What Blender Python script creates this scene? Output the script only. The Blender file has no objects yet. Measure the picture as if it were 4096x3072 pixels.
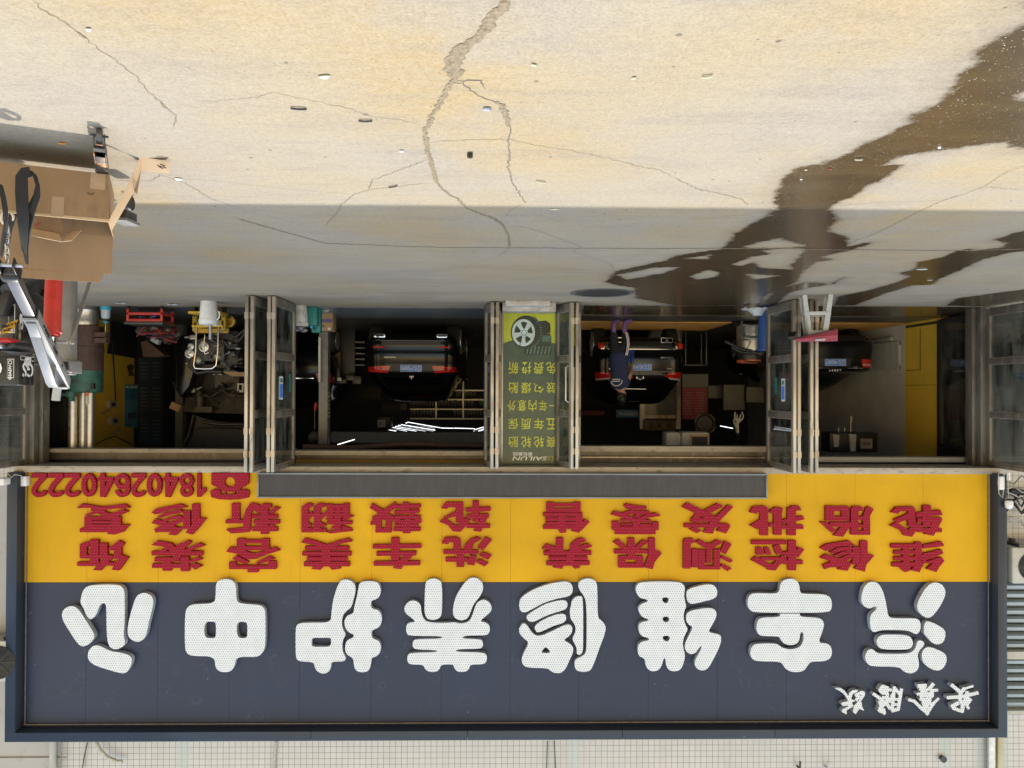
import bpy, bmesh, math, random
import numpy as np
from mathutils import Vector, Matrix
random.seed(7)
S = bpy.context.scene
COL = S.collection
R = math.radians

# ------------------------------------------------------------------ camera
FOC = 2900.0                       # focal length in pixels of the 4096 px wide photograph
CAM = Vector((0, 0, 1.45))
YAW, PIT, ROL = R(-1.016), R(0.464), R(0.232)
_f = Vector((math.sin(YAW)*math.cos(PIT), math.cos(YAW)*math.cos(PIT), -math.sin(PIT)))
_r = Vector((math.cos(YAW), -math.sin(YAW), 0))
_u = _r.cross(_f)
RT = _r*math.cos(ROL) + _u*math.sin(ROL)
UP = -_r*math.sin(ROL) + _u*math.cos(ROL)
FW = _f
cam = bpy.data.cameras.new('camera')
cam.sensor_width = 36
cam.lens = FOC/4096*36
cam.clip_start, cam.clip_end = 0.05, 1000
co = bpy.data.objects.new('camera', cam)
COL.objects.link(co)
m = Matrix.Identity(4)             # the phone was held upside down: camera right and up are both reversed
for i in range(3):
    m[i][0], m[i][1], m[i][2], m[i][3] = -RT[i], -UP[i], -FW[i], CAM[i]
co.matrix_world = m
S.camera = co

# ------------------------------------------------------------------ light
SUN = Vector((0.16, 1.0, 1.42)).normalized()
ELEV = math.asin(SUN.z)
AZ = math.atan2(SUN.x, SUN.y)
w = bpy.data.worlds.new('World')
S.world = w
w.use_nodes = True
nt = w.node_tree
sky = nt.nodes.new('ShaderNodeTexSky')
sky.sky_type = 'NISHITA'
sky.sun_disc = False
sky.sun_elevation = ELEV
sky.sun_rotation = AZ
sky.dust_density = 1.0
sky.air_density = 3.0
wb = nt.nodes.new('ShaderNodeMix')          # slightly cool white balance of the hazy sky
wb.data_type, wb.blend_type = 'RGBA', 'MULTIPLY'
wb.inputs[0].default_value = 1
wb.inputs[7].default_value = (1.12, 1.0, 1.03, 1)
nt.links.new(sky.outputs[0], wb.inputs[6])
nt.links.new(wb.outputs[2], nt.nodes['Background'].inputs[0])
nt.nodes['Background'].inputs[1].default_value = 0.15
sl = bpy.data.lights.new('sun', 'SUN')
sl.energy = 2.0
sl.angle = R(0.5)
sl.color = (1.0, 0.95, 0.86)
so = bpy.data.objects.new('sun', sl)
so.rotation_euler = SUN.to_track_quat('Z', 'Y').to_euler()
so.location = (0, 20, 30)
COL.objects.link(so)
S.view_settings.view_transform = 'Standard'
S.view_settings.look = 'None'
S.view_settings.gamma = 1
S.view_settings.exposure = 1.35


def ray(x, y):
    x, y = float(x), float(y)
    return FW + (-(x-2048)/FOC)*RT + ((y-1536)/FOC)*UP


def P(x, y, Y):
    """world point on the plane at depth Y seen at pixel (x, y)"""
    d = ray(x, y)
    return CAM + d*(Y/d.y)


def G(x, y, z=0.0):
    d = ray(x, y)
    return CAM + d*((z-CAM.z)/d.z)


# ------------------------------------------------------------------ materials
def nodes(name):
    mt = bpy.data.materials.new(name)
    mt.use_nodes = True
    n = mt.node_tree
    return mt, n, n.nodes['Principled BSDF']


def N(n, t, **kw):
    q = n.nodes.new('ShaderNode'+t)
    for k, v in kw.items():
        setattr(q, k, v)
    return q


def L(n, a, b):
    n.links.new(a, b)


def mathn(n, op, a, b=None, c=None):
    q = N(n, 'Math', operation=op)
    for i, v in enumerate((a, b, c)):
        if v is None:
            continue
        if isinstance(v, (int, float)):
            q.inputs[i].default_value = v
        else:
            L(n, v, q.inputs[i])
    return q.outputs[0]


def mixc(n, fac, a, b, mode='MIX'):
    q = N(n, 'Mix', data_type='RGBA', blend_type=mode)
    for k, v in ((0, fac), (6, a), (7, b)):
        if isinstance(v, (int, float)):
            q.inputs[k].default_value = v
        elif isinstance(v, tuple):
            q.inputs[k].default_value = (*v[:3], 1)
        else:
            L(n, v, q.inputs[k])
    return q.outputs[2]


def ramp(n, src, a, b, hi=1.0):
    q = N(n, 'MapRange')
    q.clamp = True
    L(n, src, q.inputs[0])
    q.inputs[1].default_value = a
    q.inputs[2].default_value = b
    q.inputs[3].default_value = 0
    q.inputs[4].default_value = hi
    return q.outputs[0]


def coords(n, scale=(1, 1, 1), kind='Object'):
    t = N(n, 'TexCoord')
    mp = N(n, 'Mapping')
    mp.inputs['Scale'].default_value = scale
    L(n, t.outputs[kind], mp.inputs[0])
    return mp.outputs[0]


def noise(n, vec, scale, detail=4, rough=.55):
    q = N(n, 'TexNoise')
    q.inputs['Scale'].default_value = scale
    q.inputs['Detail'].default_value = detail
    q.inputs['Roughness'].default_value = rough
    if vec is not None:
        L(n, vec, q.inputs['Vector'])
    return q.outputs[0]


def M(name, col, rough=.6, metal=0, var=.25, vs=6, stretch=(1, 1, 1), dirt=None, bump=0, bs=60, spec=.5, coat=0):
    """plain surface with a little uneven colour, optional dirt (colour, amount, scale) and bump"""
    mt, n, p = nodes(name)
    v = coords(n, stretch)
    nz = noise(n, v, vs, 6)
    f = ramp(n, nz, .3, .7)
    c = mixc(n, f, tuple(x*(1-var) for x in col), tuple(min(1, x*(1+var)) for x in col))
    if dirt:
        d = noise(n, v, dirt[2], 8, .65)
        c = mixc(n, ramp(n, d, .62-dirt[1]*.35, .72), c, dirt[0])
    L(n, c, p.inputs['Base Color'])
    L(n, ramp(n, nz, 0, 1), p.inputs['Roughness'])
    rr = N(n, 'MapRange')
    L(n, nz, rr.inputs[0])
    rr.inputs[3].default_value = max(.02, rough-.12)
    rr.inputs[4].default_value = min(1, rough+.12)
    L(n, rr.outputs[0], p.inputs['Roughness'])
    p.inputs['Metallic'].default_value = metal
    p.inputs['Specular IOR Level'].default_value = spec
    p.inputs['Coat Weight'].default_value = coat
    p.inputs['Coat Roughness'].default_value = .05
    if bump:
        b = N(n, 'Bump')
        b.inputs['Strength'].default_value = bump
        b.inputs['Distance'].default_value = .01
        L(n, noise(n, v, bs, 5), b.inputs['Height'])
        L(n, b.outputs[0], p.inputs['Normal'])
    return mt


def emit(name, col, st):
    mt, n, p = nodes(name)
    p.inputs['Base Color'].default_value = (*col, 1)
    p.inputs['Emission Color'].default_value = (*col, 1)
    p.inputs['Emission Strength'].default_value = st
    return mt


def glass(name, tint=(.84, .87, .86), refl=.10, dirt=.11):
    mt, n, p = nodes(name)
    n.nodes.remove(p)
    out = n.nodes['Material Output']
    tr = N(n, 'BsdfTransparent')
    tr.inputs[0].default_value = (*tint, 1)
    gl = N(n, 'BsdfGlossy')
    gl.inputs['Roughness'].default_value = .02
    df = N(n, 'BsdfDiffuse')
    df.inputs[0].default_value = (.36, .37, .36, 1)
    fr = N(n, 'Fresnel')
    fr.inputs[0].default_value = 1.5
    a = N(n, 'MixShader')
    L(n, mathn(n, 'MULTIPLY_ADD', fr.outputs[0], .9, refl*.4), a.inputs[0])
    L(n, tr.outputs[0], a.inputs[1])
    L(n, gl.outputs[0], a.inputs[2])
    b = N(n, 'MixShader')
    v = coords(n, (1, 1, .35))
    L(n, ramp(n, noise(n, v, 5, 7), .35, .8, dirt*2), b.inputs[0])
    L(n, a.outputs[0], b.inputs[1])
    L(n, df.outputs[0], b.inputs[2])
    L(n, b.outputs[0], out.inputs[0])
    return mt


def dotted(name, face, dot, pitch, rad, rough=.45, dirt=None):
    """acrylic letter face with rows of small LED holes (object X/Z grid, only on faces turned to the front)"""
    mt, n, p = nodes(name)
    t = N(n, 'TexCoord')
    sx = N(n, 'SeparateXYZ')
    L(n, t.outputs['Object'], sx.inputs[0])
    row = mathn(n, 'FLOOR', mathn(n, 'DIVIDE', sx.outputs[2], pitch))
    odd = mathn(n, 'MULTIPLY', mathn(n, 'MODULO', mathn(n, 'ABSOLUTE', row), 2.0), .5)
    fx = mathn(n, 'SUBTRACT', mathn(n, 'FRACT', mathn(n, 'ADD', mathn(n, 'DIVIDE', sx.outputs[0], pitch), odd)), .5)
    fz = mathn(n, 'SUBTRACT', mathn(n, 'FRACT', mathn(n, 'DIVIDE', sx.outputs[2], pitch)), .5)
    d = mathn(n, 'SQRT', mathn(n, 'ADD', mathn(n, 'MULTIPLY', fx, fx), mathn(n, 'MULTIPLY', fz, fz)))
    k = mathn(n, 'LESS_THAN', d, rad/pitch)
    g = N(n, 'NewGeometry')
    sn = N(n, 'SeparateXYZ')
    L(n, g.outputs['Normal'], sn.inputs[0])
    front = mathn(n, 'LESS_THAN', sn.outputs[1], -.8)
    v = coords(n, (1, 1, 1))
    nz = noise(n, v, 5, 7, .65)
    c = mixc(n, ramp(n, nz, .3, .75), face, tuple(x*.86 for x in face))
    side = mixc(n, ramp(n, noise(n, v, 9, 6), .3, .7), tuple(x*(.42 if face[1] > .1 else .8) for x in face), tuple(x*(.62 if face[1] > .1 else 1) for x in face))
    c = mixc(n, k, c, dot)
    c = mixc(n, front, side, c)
    if dirt:
        c = mixc(n, ramp(n, noise(n, v, 14, 8, .7), .68, .8, .6), c, dirt)
    L(n, c, p.inputs['Base Color'])
    p.inputs['Roughness'].default_value = rough
    p.inputs['Specular IOR Level'].default_value = .5 if face[1] > .1 else .12
    return mt


MT = {}


def mats():
    A = MT
    A['alu'] = M('worn_aluminium', (.42, .38, .33), .36, .55, .3, 5, (1, 1, .25), dirt=((.16, .12, .09), .35, 7))
    A['bronze'] = M('bronze_frame', (.17, .155, .14), .42, .35, .3, 5, (1, 1, .3), dirt=((.3, .27, .23), .2, 8))
    A['frame_dark'] = M('dark_frame', (.035, .035, .036), .45, .2, .3, 5)
    A['lintel'] = M('pale_lintel', (.40, .36, .31), .55, .1, .2, 7, (.3, 1, 1), dirt=((.12, .10, .085), .25, 14))
    A['glass'] = glass('door_glass')
    A['navy'] = None
    A['tyre'] = M('rubber', (.018, .018, .019), .75, 0, .3, 20)
    A['black'] = M('black_plastic', (.016, .016, .017), .45, 0, .3, 10)
    A['blacksat'] = M('black_fabric', (.014, .014, .016), .85, 0, .3, 14, bump=.2)
    A['carblack'] = M('black_car_paint', (.006, .006, .008), .22, 0, .1, 3, spec=.3, coat=.15)
    A['carglass'] = M('dark_car_glass', (.004, .005, .006), .06, 0, .05, 2, spec=.35)
    A['chrome'] = M('chrome', (.75, .75, .76), .12, 1, .05, 4)
    A['steel'] = M('galvanised_steel', (.55, .55, .55), .38, .85, .18, 12)
    A['silver'] = M('silver_paint', (.215, .22, .225), .45, .12, .12, 9, dirt=((.25, .24, .23), .15, 12))
    A['greysteel'] = M('grey_painted_steel', (.17, .17, .172), .45, .2, .15, 9, dirt=((.12, .11, .10), .1, 10))
    A['darksteel'] = M('dark_steel', (.06, .06, .062), .42, .5, .35, 12)
    A['red'] = M('red_paint', (.48, .035, .03), .4, .05, .15, 8)
    A['redlamp'] = M('red_lens', (.40, .012, .012), .15, 0, .2, 12)
    A['amber'] = M('amber', (.55, .22, .03), .2, 0, .1, 12)
    A['card'] = M('cardboard', (.27, .17, .09), .85, 0, .12, 5, (1, 1, .4), dirt=((.19, .115, .065), .2, 6), bump=.1, bs=30)
    A['cardpale'] = M('pale_cardboard', (.48, .345, .21), .85, 0, .1, 6, bump=.1, bs=40)  # paler copy of the cardboard, sunlight on the flaps put into the colour
    A['white'] = M('white_plastic', (.76, .77, .80), .45, 0, .08, 6, dirt=((.38, .37, .35), .12, 9))
    A['offwhite'] = M('off_white_panel', (.46, .46, .43), .5, 0, .1, 6, dirt=((.3, .28, .25), .15, 8))
    A['greyplastic'] = M('grey_plastic', (.42, .435, .44), .5, 0, .1, 7)
    A['maroon'] = M('maroon_cloth', (.26, .04, .06), .8, 0, .2, 10, bump=.3)
    A['teal'] = M('teal_plastic', (.02, .18, .17), .45, 0, .15, 8)
    A['bluep'] = M('blue_plastic', (.03, .10, .34), .5, 0, .15, 8)
    A['cyan'] = M('cyan_plastic', (.05, .38, .52), .45, 0, .1, 8)
    A['orange'] = M('orange_plastic', (.62, .14, .06), .5, 0, .12, 8)
    A['yellowp'] = M('yellow_paint', (.58, .36, .03), .5, 0, .15, 8, dirt=((.1, .08, .04), .2, 8))
    A['rust'] = M('brown_rusted_steel', (.085, .05, .043), .7, .2, .3, 6)
    A['green'] = M('green_paint', (.035, .12, .09), .6, 0, .3, 7, dirt=((.05, .035, .03), .3, 5))
    A['plate_blue'] = M('number_plate_blue', (.05, .22, .78), .4, 0, .08, 9)
    A['plate_yellow'] = M('number_plate_yellow', (.66, .36, .02), .4, 0, .08, 9)
    A['text_white'] = M('white_lettering', (.85, .85, .85), .5, 0, .03, 9)
    A['text_black'] = M('black_lettering', (.015, .015, .015), .6, 0, .03, 9)
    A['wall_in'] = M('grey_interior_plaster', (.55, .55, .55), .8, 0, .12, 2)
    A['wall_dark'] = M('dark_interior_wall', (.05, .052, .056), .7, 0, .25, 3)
    A['wall_yellow'] = M('yellow_painted_wall', (.78, .53, .06), .6, 0, .08, 2.5)
    A['skin'] = M('skin', (.45, .26, .18), .55, 0, .08, 14)
    A['navycloth'] = M('navy_cloth', (.022, .032, .085), .9, 0, .25, 9, bump=.4, bs=24)
    A['darkcloth'] = M('dark_trousers', (.014, .016, .022), .9, 0, .25, 9, bump=.4, bs=24)
    A['purple'] = M('purple_rubber', (.16, .08, .25), .5, 0, .12, 9)
    A['bluecloth'] = M('blue_cloth', (.02, .05, .25), .9, 0, .2, 12, bump=.4, bs=30)
    A['tan'] = M('tan_glove', (.42, .30, .12), .8, 0, .15, 12)
    A['hair'] = M('black_hair', (.008, .007, .007), .5, 0, .3, 40)
    A['wood'] = M('brown_wood', (.16, .09, .045), .6, 0, .25, 5, (1, 1, .2))
    A['paper'] = M('white_paper', (.58, .58, .56), .8, 0, .06, 6)
    A['pposter'] = M('blue_poster', (.05, .22, .42), .5, 0, .2, 3)
    A['rposter'] = M('red_poster', (.25, .04, .06), .6, 0, .2, 3)
    A['rack'] = M('rack_steel', (.32, .33, .33), .3, .7, .1, 6)
    A['bottle'] = M('grey_bottle', (.16, .17, .18), .35, 0, .2, 9)
    A['bottleg'] = M('green_bottle', (.06, .25, .09), .35, 0, .2, 9)
    A['tube_light'] = emit('led_tube', (.92, .96, 1), 1.0)
    A['louver'] = M('blue_grey_louver', (.34, .40, .43), .5, .1, .08, 5, (.3, 1, 1))
    A['bolt'] = M('bolt', (.4, .4, .41), .3, .8, .1, 9)
    A['cable'] = M('cable', (.45, .44, .42), .6, 0, .1, 9)
    A['darkcable'] = M('dark_cable', (.03, .03, .03), .6, 0, .1, 9)
    A['ochre'] = M('ochre_grating', (.50, .24, .05), .6, 0, .2, 6)
    A['screen'] = None
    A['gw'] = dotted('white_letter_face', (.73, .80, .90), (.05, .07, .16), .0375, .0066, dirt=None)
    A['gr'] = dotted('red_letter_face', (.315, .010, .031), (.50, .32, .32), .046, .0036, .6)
    # navy and yellow sign sheets: faint sheet waviness, streaks and specks of wear
    for key, nm, c in (('navy', 'navy_sign_sheet', (.016, .026, .068)), ('frame', 'navy_sign_frame', (.028, .040, .064)), ('yellow', 'yellow_sign_sheet', (.66, .375, .008))):
        mt, n, p = nodes(nm)
        v = coords(n, (1, 1, 1))
        vz = coords(n, (1, 1, .18))
        c1 = mixc(n, ramp(n, noise(n, v, .55, 5), .3, .7), tuple(x*.86 for x in c), tuple(x*1.12 for x in c))
        c1 = mixc(n, ramp(n, noise(n, vz, 7, 8, .7), .56, .85, .30), c1, tuple(x*.55+.02 for x in c))
        c1 = mixc(n, ramp(n, noise(n, vz, 16, 8, .75), .68, .76, .4), c1, tuple(min(1, x*.8+.09) for x in c))
        # faint ghosts of removed stickers and dried drips
        bl = noise(n, v, 2.3, 2, .4)
        c1 = mixc(n, ramp(n, bl, .60, .615, .35 if key == 'navy' else .08), c1, tuple(x*.7+.008 for x in c))
        rim = mathn(n, 'LESS_THAN', mathn(n, 'ABSOLUTE', mathn(n, 'SUBTRACT', bl, .605)), .004)
        c1 = mixc(n, mathn(n, 'MULTIPLY', rim, .3 if key == 'navy' else .08), c1, tuple(min(1, x*.9+.06) for x in c))
        sc = N(n, 'TexVoronoi')
        sc.inputs['Scale'].default_value = 3.1
        L(n, v, sc.inputs['Vector'])
        c1 = mixc(n, mathn(n, 'MULTIPLY', mathn(n, 'LESS_THAN', sc.outputs['Distance'], .03), .7), c1, tuple(min(1, x*.5+(.25 if key != 'yellow' else .02)) for x in c))
        L(n, c1, p.inputs['Base Color'])
        p.inputs['Roughness'].default_value = .42 if key != 'yellow' else .5
        p.inputs['Specular IOR Level'].default_value = .4 if key != 'yellow' else .2
        b = N(n, 'Bump')
        b.inputs['Strength'].default_value = .25
        b.inputs['Distance'].default_value = .02
        L(n, noise(n, v, 1.6, 2), b.inputs['Height'])
        L(n, b.outputs[0], p.inputs['Normal'])
        A[key] = mt
    # wall tiles, 10 cm squares
    mt, n, p = nodes('white_wall_tiles')
    t = N(n, 'TexCoord')
    s = N(n, 'SeparateXYZ')
    L(n, t.outputs['Object'], s.inputs[0])
    cb = N(n, 'CombineXYZ')
    L(n, mathn(n, 'ADD', s.outputs[0], s.outputs[1]), cb.inputs[0])
    L(n, s.outputs[2], cb.inputs[1])
    br = N(n, 'TexBrick')
    br.offset = 0
    br.inputs['Scale'].default_value = 1
    br.inputs['Brick Width'].default_value = .1
    br.inputs['Row Height'].default_value = .1
    br.inputs['Mortar Size'].default_value = .0042
    br.inputs['Mortar Smooth'].default_value = .2
    br.inputs['Color1'].default_value = (.57, .56, .57, 1)
    br.inputs['Color2'].default_value = (.53, .535, .55, 1)
    br.inputs['Mortar'].default_value = (.20, .16, .14, 1)
    L(n, cb.outputs[0], br.inputs['Vector'])
    vz = coords(n, (1, 1, .12))
    c = mixc(n, ramp(n, noise(n, vz, 3.2, 8, .7), .5, .78, .5), br.outputs[0], (.42, .37, .33))
    c = mixc(n, ramp(n, noise(n, coords(n), .8, 4), .45, .7, .3), c, (.46, .47, .48))
    wx = N(n, 'TexWhiteNoise')
    fl = N(n, 'CombineXYZ')
    L(n, mathn(n, 'FLOOR', mathn(n, 'DIVIDE', s.outputs[0], .2)), fl.inputs[0])
    L(n, fl.outputs[0], wx.inputs[0])
    c = mixc(n, mathn(n, 'MULTIPLY', mathn(n, 'GREATER_THAN', wx.outputs[0], .94), .45), c, (.42, .52, .53))
    L(n, c, p.inputs['Base Color'])
    p.inputs['Roughness'].default_value = .3
    A['tiles'] = mt
    # LED display: fine horizontal louvres and a module grid
    mt, n, p = nodes('led_modules')
    t = N(n, 'TexCoord')
    s = N(n, 'SeparateXYZ')
    L(n, t.outputs['Object'], s.inputs[0])
    fz = mathn(n, 'FRACT', mathn(n, 'DIVIDE', s.outputs[2], .0135))
    ln = ramp(n, mathn(n, 'ABSOLUTE', mathn(n, 'SUBTRACT', fz, .5)), .18, .4)
    fx = mathn(n, 'FRACT', mathn(n, 'DIVIDE', s.outputs[0], .33))
    md = mathn(n, 'LESS_THAN', fx, .012)
    c = mixc(n, ln, (.022, .02, .022), (.075, .068, .072))
    c = mixc(n, ramp(n, noise(n, coords(n, (1, 1, .2)), 9, 8, .7), .45, .8, .35), c, (.11, .105, .11))
    c = mixc(n, mathn(n, 'MULTIPLY', md, .4), c, (.14, .14, .15))
    L(n, c, p.inputs['Base Color'])
    p.inputs['Roughness'].default_value = .6
    A['screen'] = mt


mats()


# ------------------------------------------------------------------ mesh builder
class MB:
    def __init__(s):
        s.v, s.f = [], []

    def add(s, vs, fs):
        o = len(s.v)
        s.v += [Vector(q) for q in vs]
        s.f += [tuple(i+o for i in f) for f in fs]
        return s

    def box(s, c, d, rot=None):
        c = Vector(c)
        q = []
        for sx in (-.5, .5):
            for sy in (-.5, .5):
                for sz in (-.5, .5):
                    p = Vector((sx*d[0], sy*d[1], sz*d[2]))
                    q.append(c+(rot @ p if rot else p))
        return s.add(q, [(0, 1, 3, 2), (4, 6, 7, 5), (0, 4, 5, 1), (2, 3, 7, 6), (0, 2, 6, 4), (1, 5, 7, 3)])

    def mm(s, a, b):
        return s.box([(a[i]+b[i])/2 for i in range(3)], [abs(b[i]-a[i]) for i in range(3)])

    def bar(s, a, b, w, h, up=Vector((0, 0, 1))):
        """rectangular bar from a to b, w across, h along up"""
        a, b = Vector(a), Vector(b)
        z = (b-a).normalized()
        x = up.cross(z)
        if x.length < 1e-4:
            x = Vector((1, 0, 0))
        x.normalize()
        y = z.cross(x)
        q = []
        for p in (a, b):
            for i, j in ((-1, -1), (1, -1), (1, 1), (-1, 1)):
                q.append(p+x*(i*w/2)+y*(j*h/2))
        return s.add(q, [(0, 3, 2, 1), (4, 5, 6, 7), (0, 1, 5, 4), (1, 2, 6, 5), (2, 3, 7, 6), (3, 0, 4, 7)])

    def tube(s, pts, r, n=10, cap=True):
        pts = [Vector(p) for p in pts]
        rs = r if isinstance(r, (list, tuple)) else [r]*len(pts)
        o = len(s.v)
        prev = None
        for i, p in enumerate(pts):
            t = (pts[min(i+1, len(pts)-1)]-pts[max(i-1, 0)]).normalized()
            if prev is None:
                x = t.cross(Vector((0, 0, 1)))
                if x.length < .05:
                    x = t.cross(Vector((1, 0, 0)))
            else:
                x = prev-t*prev.dot(t)
            x.normalize()
            prev = x
            y = t.cross(x)
            for k in range(n):
                a = 2*math.pi*k/n
                s.v.append(p+(x*math.cos(a)+y*math.sin(a))*rs[i])
        for i in range(len(pts)-1):
            for k in range(n):
                a, b = o+i*n+k, o+i*n+(k+1) % n
                s.f.append((a, b, b+n, a+n))
        if cap:
            s.f.append(tuple(o+k for k in range(n))[::-1])
            s.f.append(tuple(o+(len(pts)-1)*n+k for k in range(n)))
        return s

    def lathe(s, prof, c=(0, 0, 0), n=24, rot=None):
        c = Vector(c)
        o = len(s.v)
        for r, z in prof:
            for k in range(n):
                a = 2*math.pi*k/n
                p = Vector((r*math.cos(a), r*math.sin(a), z))
                s.v.append(c+(rot @ p if rot else p))
        for i in range(len(prof)-1):
            for k in range(n):
                a, b = o+i*n+k, o+i*n+(k+1) % n
                s.f.append((a, b, b+n, a+n))
        s.f.append(tuple(o+k for k in range(n))[::-1])
        s.f.append(tuple(o+(len(prof)-1)*n+k for k in range(n)))
        return s

    def ring(s, c, R0, r, rot=None, n=28, k=8, sx=1, sz=1):
        """torus in the local XZ plane"""
        c = Vector(c)
        pts = []
        o = len(s.v)
        for i in range(n):
            a = 2*math.pi*i/n
            for j in range(k):
                b = 2*math.pi*j/k
                q = Vector(((R0+r*math.cos(b))*math.cos(a)*sx, r*math.sin(b), (R0+r*math.cos(b))*math.sin(a)*sz))
                s.v.append(c+(rot @ q if rot else q))
        for i in range(n):
            for j in range(k):
                s.f.append((o+i*k+j, o+((i+1) % n)*k+j, o+((i+1) % n)*k+(j+1) % k, o+i*k+(j+1) % k))
        return s

    def slab(s, pts, off):
        """closed polygon given in 3-D, thickened by the vector off"""
        pts = [Vector(p) for p in pts]
        off = Vector(off)
        k = len(pts)
        o = len(s.v)
        s.v += pts+[p+off for p in pts]
        s.f.append(tuple(o+i for i in range(k)))
        s.f.append(tuple(o+k+i for i in range(k))[::-1])
        for i in range(k):
            j = (i+1) % k
            s.f.append((o+i, o+k+i, o+k+j, o+j))
        return s

    def strip(s, rows, off):
        """sheet made of rows of points, thickened by off"""
        off = Vector(off)
        h, q = len(rows), len(rows[0])
        o = len(s.v)
        for d in (Vector((0, 0, 0)), off):
            for r_ in rows:
                s.v += [Vector(p)+d for p in r_]
        T = h*q
        for i in range(h-1):
            for j in range(q-1):
                a = o+i*q+j
                s.f.append((a, a+1, a+q+1, a+q))
                s.f.append((a+T, a+T+q, a+T+q+1, a+T+1))
        for i in range(h-1):
            for j in (0, q-1):
                a = o+i*q+j
                s.f.append((a, a+q, a+q+T, a+T))
        for j in range(q-1):
            for i in (0, h-1):
                a = o+i*q+j
                s.f.append((a, a+1, a+1+T, a+T))
        return s

    def ball(s, c, r, sc=(1, 1, 1), n=14, m_=9, rot=None):
        c = Vector(c)
        o = len(s.v)
        for i in range(m_+1):
            t = math.pi*i/m_
            for k in range(n):
                a = 2*math.pi*k/n
                p = Vector((r*math.sin(t)*math.cos(a)*sc[0], r*math.sin(t)*math.sin(a)*sc[1], r*math.cos(t)*sc[2]))
                s.v.append(c+(rot @ p if rot else p))
        for i in range(m_):
            for k in range(n):
                a, b = o+i*n+k, o+i*n+(k+1) % n
                s.f.append((a, b, b+n, a+n))
        return s

    def build(s, name, mat, parent=None, bevel=0, smooth=35, seg=2):
        me = bpy.data.meshes.new(name)
        bm = bmesh.new()
        vs = [bm.verts.new(p) for p in s.v]
        for f in s.f:
            try:
                bm.faces.new([vs[i] for i in f])
            except ValueError:
                pass
        bmesh.ops.remove_doubles(bm, verts=bm.verts, dist=1e-5)
        bmesh.ops.dissolve_degenerate(bm, edges=bm.edges, dist=1e-6)
        bmesh.ops.recalc_face_normals(bm, faces=bm.faces)
        if bevel:
            ed = [e for e in bm.edges if len(e.link_faces) == 2 and e.calc_face_angle(0) > .5]
            if ed:
                bmesh.ops.bevel(bm, geom=ed, offset=bevel, segments=seg, affect='EDGES', clamp_overlap=True, profile=.5)
        bm.to_mesh(me)
        bm.free()
        return link(name, me, mat, parent, smooth)


def link(name, me, mat, parent=None, smooth=None):
    if mat is not None and not me.materials:
        me.materials.append(mat)
    if smooth:
        me.polygons.foreach_set('use_smooth', [True]*len(me.polygons))
        me.set_sharp_from_angle(angle=R(smooth))
    o = bpy.data.objects.new(name, me)
    COL.objects.link(o)
    if parent is not None:
        o.parent = parent
        bpy_parent_fix(o, parent)
    return o


def bpy_parent_fix(o, parent):
    """part meshes are modelled in world space unless the parent says 'local'"""
    q = parent
    while q is not None:
        if q.get('_loc'):
            return
        q = q.parent
    if True:
        o.matrix_parent_inverse = WM(parent).inverted()


def WM(o):
    mm = Matrix.LocRotScale(o.location, o.rotation_euler, o.scale)
    return (WM(o.parent) @ o.matrix_parent_inverse @ mm) if o.parent else mm


def tag(o, label, cat, group=None):
    o['label'] = label
    o['category'] = cat
    if group:
        o['group'] = group
    return o


def thing(name, label, cat, loc=(0, 0, 0), rz=0, group=None, local=False):
    o = bpy.data.objects.new(name, None)
    o.empty_display_size = .1
    COL.objects.link(o)
    o.location = loc
    o.rotation_euler = (0, 0, rz)
    if local:
        LOCAL.add(o.name)
        o['_loc'] = 1
    return tag(o, label, cat, group)


LOCAL = set()


def struct(o):
    o['kind'] = 'structure'
    return o


QUEUE = []


def text(s, name, mat, parent, c, size, ax=(1, 0, 0), up=(0, 0, 1), ex=.002, off=0.0, shear=0):
    """lettering fitted into size=(w, h), centred at c, reading along ax; becomes a mesh part"""
    cu = bpy.data.curves.new(name, 'FONT')
    cu.body = s
    cu.extrude = ex
    cu.offset = off
    cu.shear = shear
    cu.resolution_u = 3
    o = bpy.data.objects.new('text_tmp', cu)
    COL.objects.link(o)
    QUEUE.append((o, name, mat, parent, Vector(c), size, Vector(ax).normalized(), Vector(up).normalized(), ex))


def flush_text():
    bpy.context.view_layer.update()
    dg = bpy.context.evaluated_depsgraph_get()
    for o, name, mat, parent, c, size, ax, up, ex in QUEUE:
        me = bpy.data.meshes.new_from_object(o.evaluated_get(dg))
        me.name = name
        if len(me.vertices):
            a = np.empty(len(me.vertices)*3, dtype=np.float32)
            me.vertices.foreach_get('co', a)
            a = a.reshape(-1, 3).astype(float)
            lo, hi = a.min(0), a.max(0)
            k = size[0]/max(1e-6, hi[0]-lo[0])
            kz = size[1]/max(1e-6, hi[1]-lo[1])
            nx = np.array(ax)
            ny = np.array(up)
            nz = np.cross(nx, ny)
            q = np.outer((a[:, 0]-(lo[0]+hi[0])/2)*k, nx)+np.outer((a[:, 1]-(lo[1]+hi[1])/2)*kz, ny)+np.outer(a[:, 2], nz)
            q += np.array(c)
            me.vertices.foreach_set('co', q.astype(np.float32).ravel())
            me.update()
            me.materials.clear()
            ob = link(name, me, mat, parent)
        cu = o.data
        bpy.data.objects.remove(o)
        bpy.data.curves.remove(cu)
    QUEUE.clear()


# ------------------------------------------------------------------ outline tools (traced signs)
def chaikin(p, it=2):
    p = [np.array(q, float) for q in p]
    for _ in range(it):
        o = []
        for i in range(len(p)):
            a, b = p[i], p[(i+1) % len(p)]
            o += [a*.75+b*.25, a*.25+b*.75]
        p = o
    return p


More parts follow.
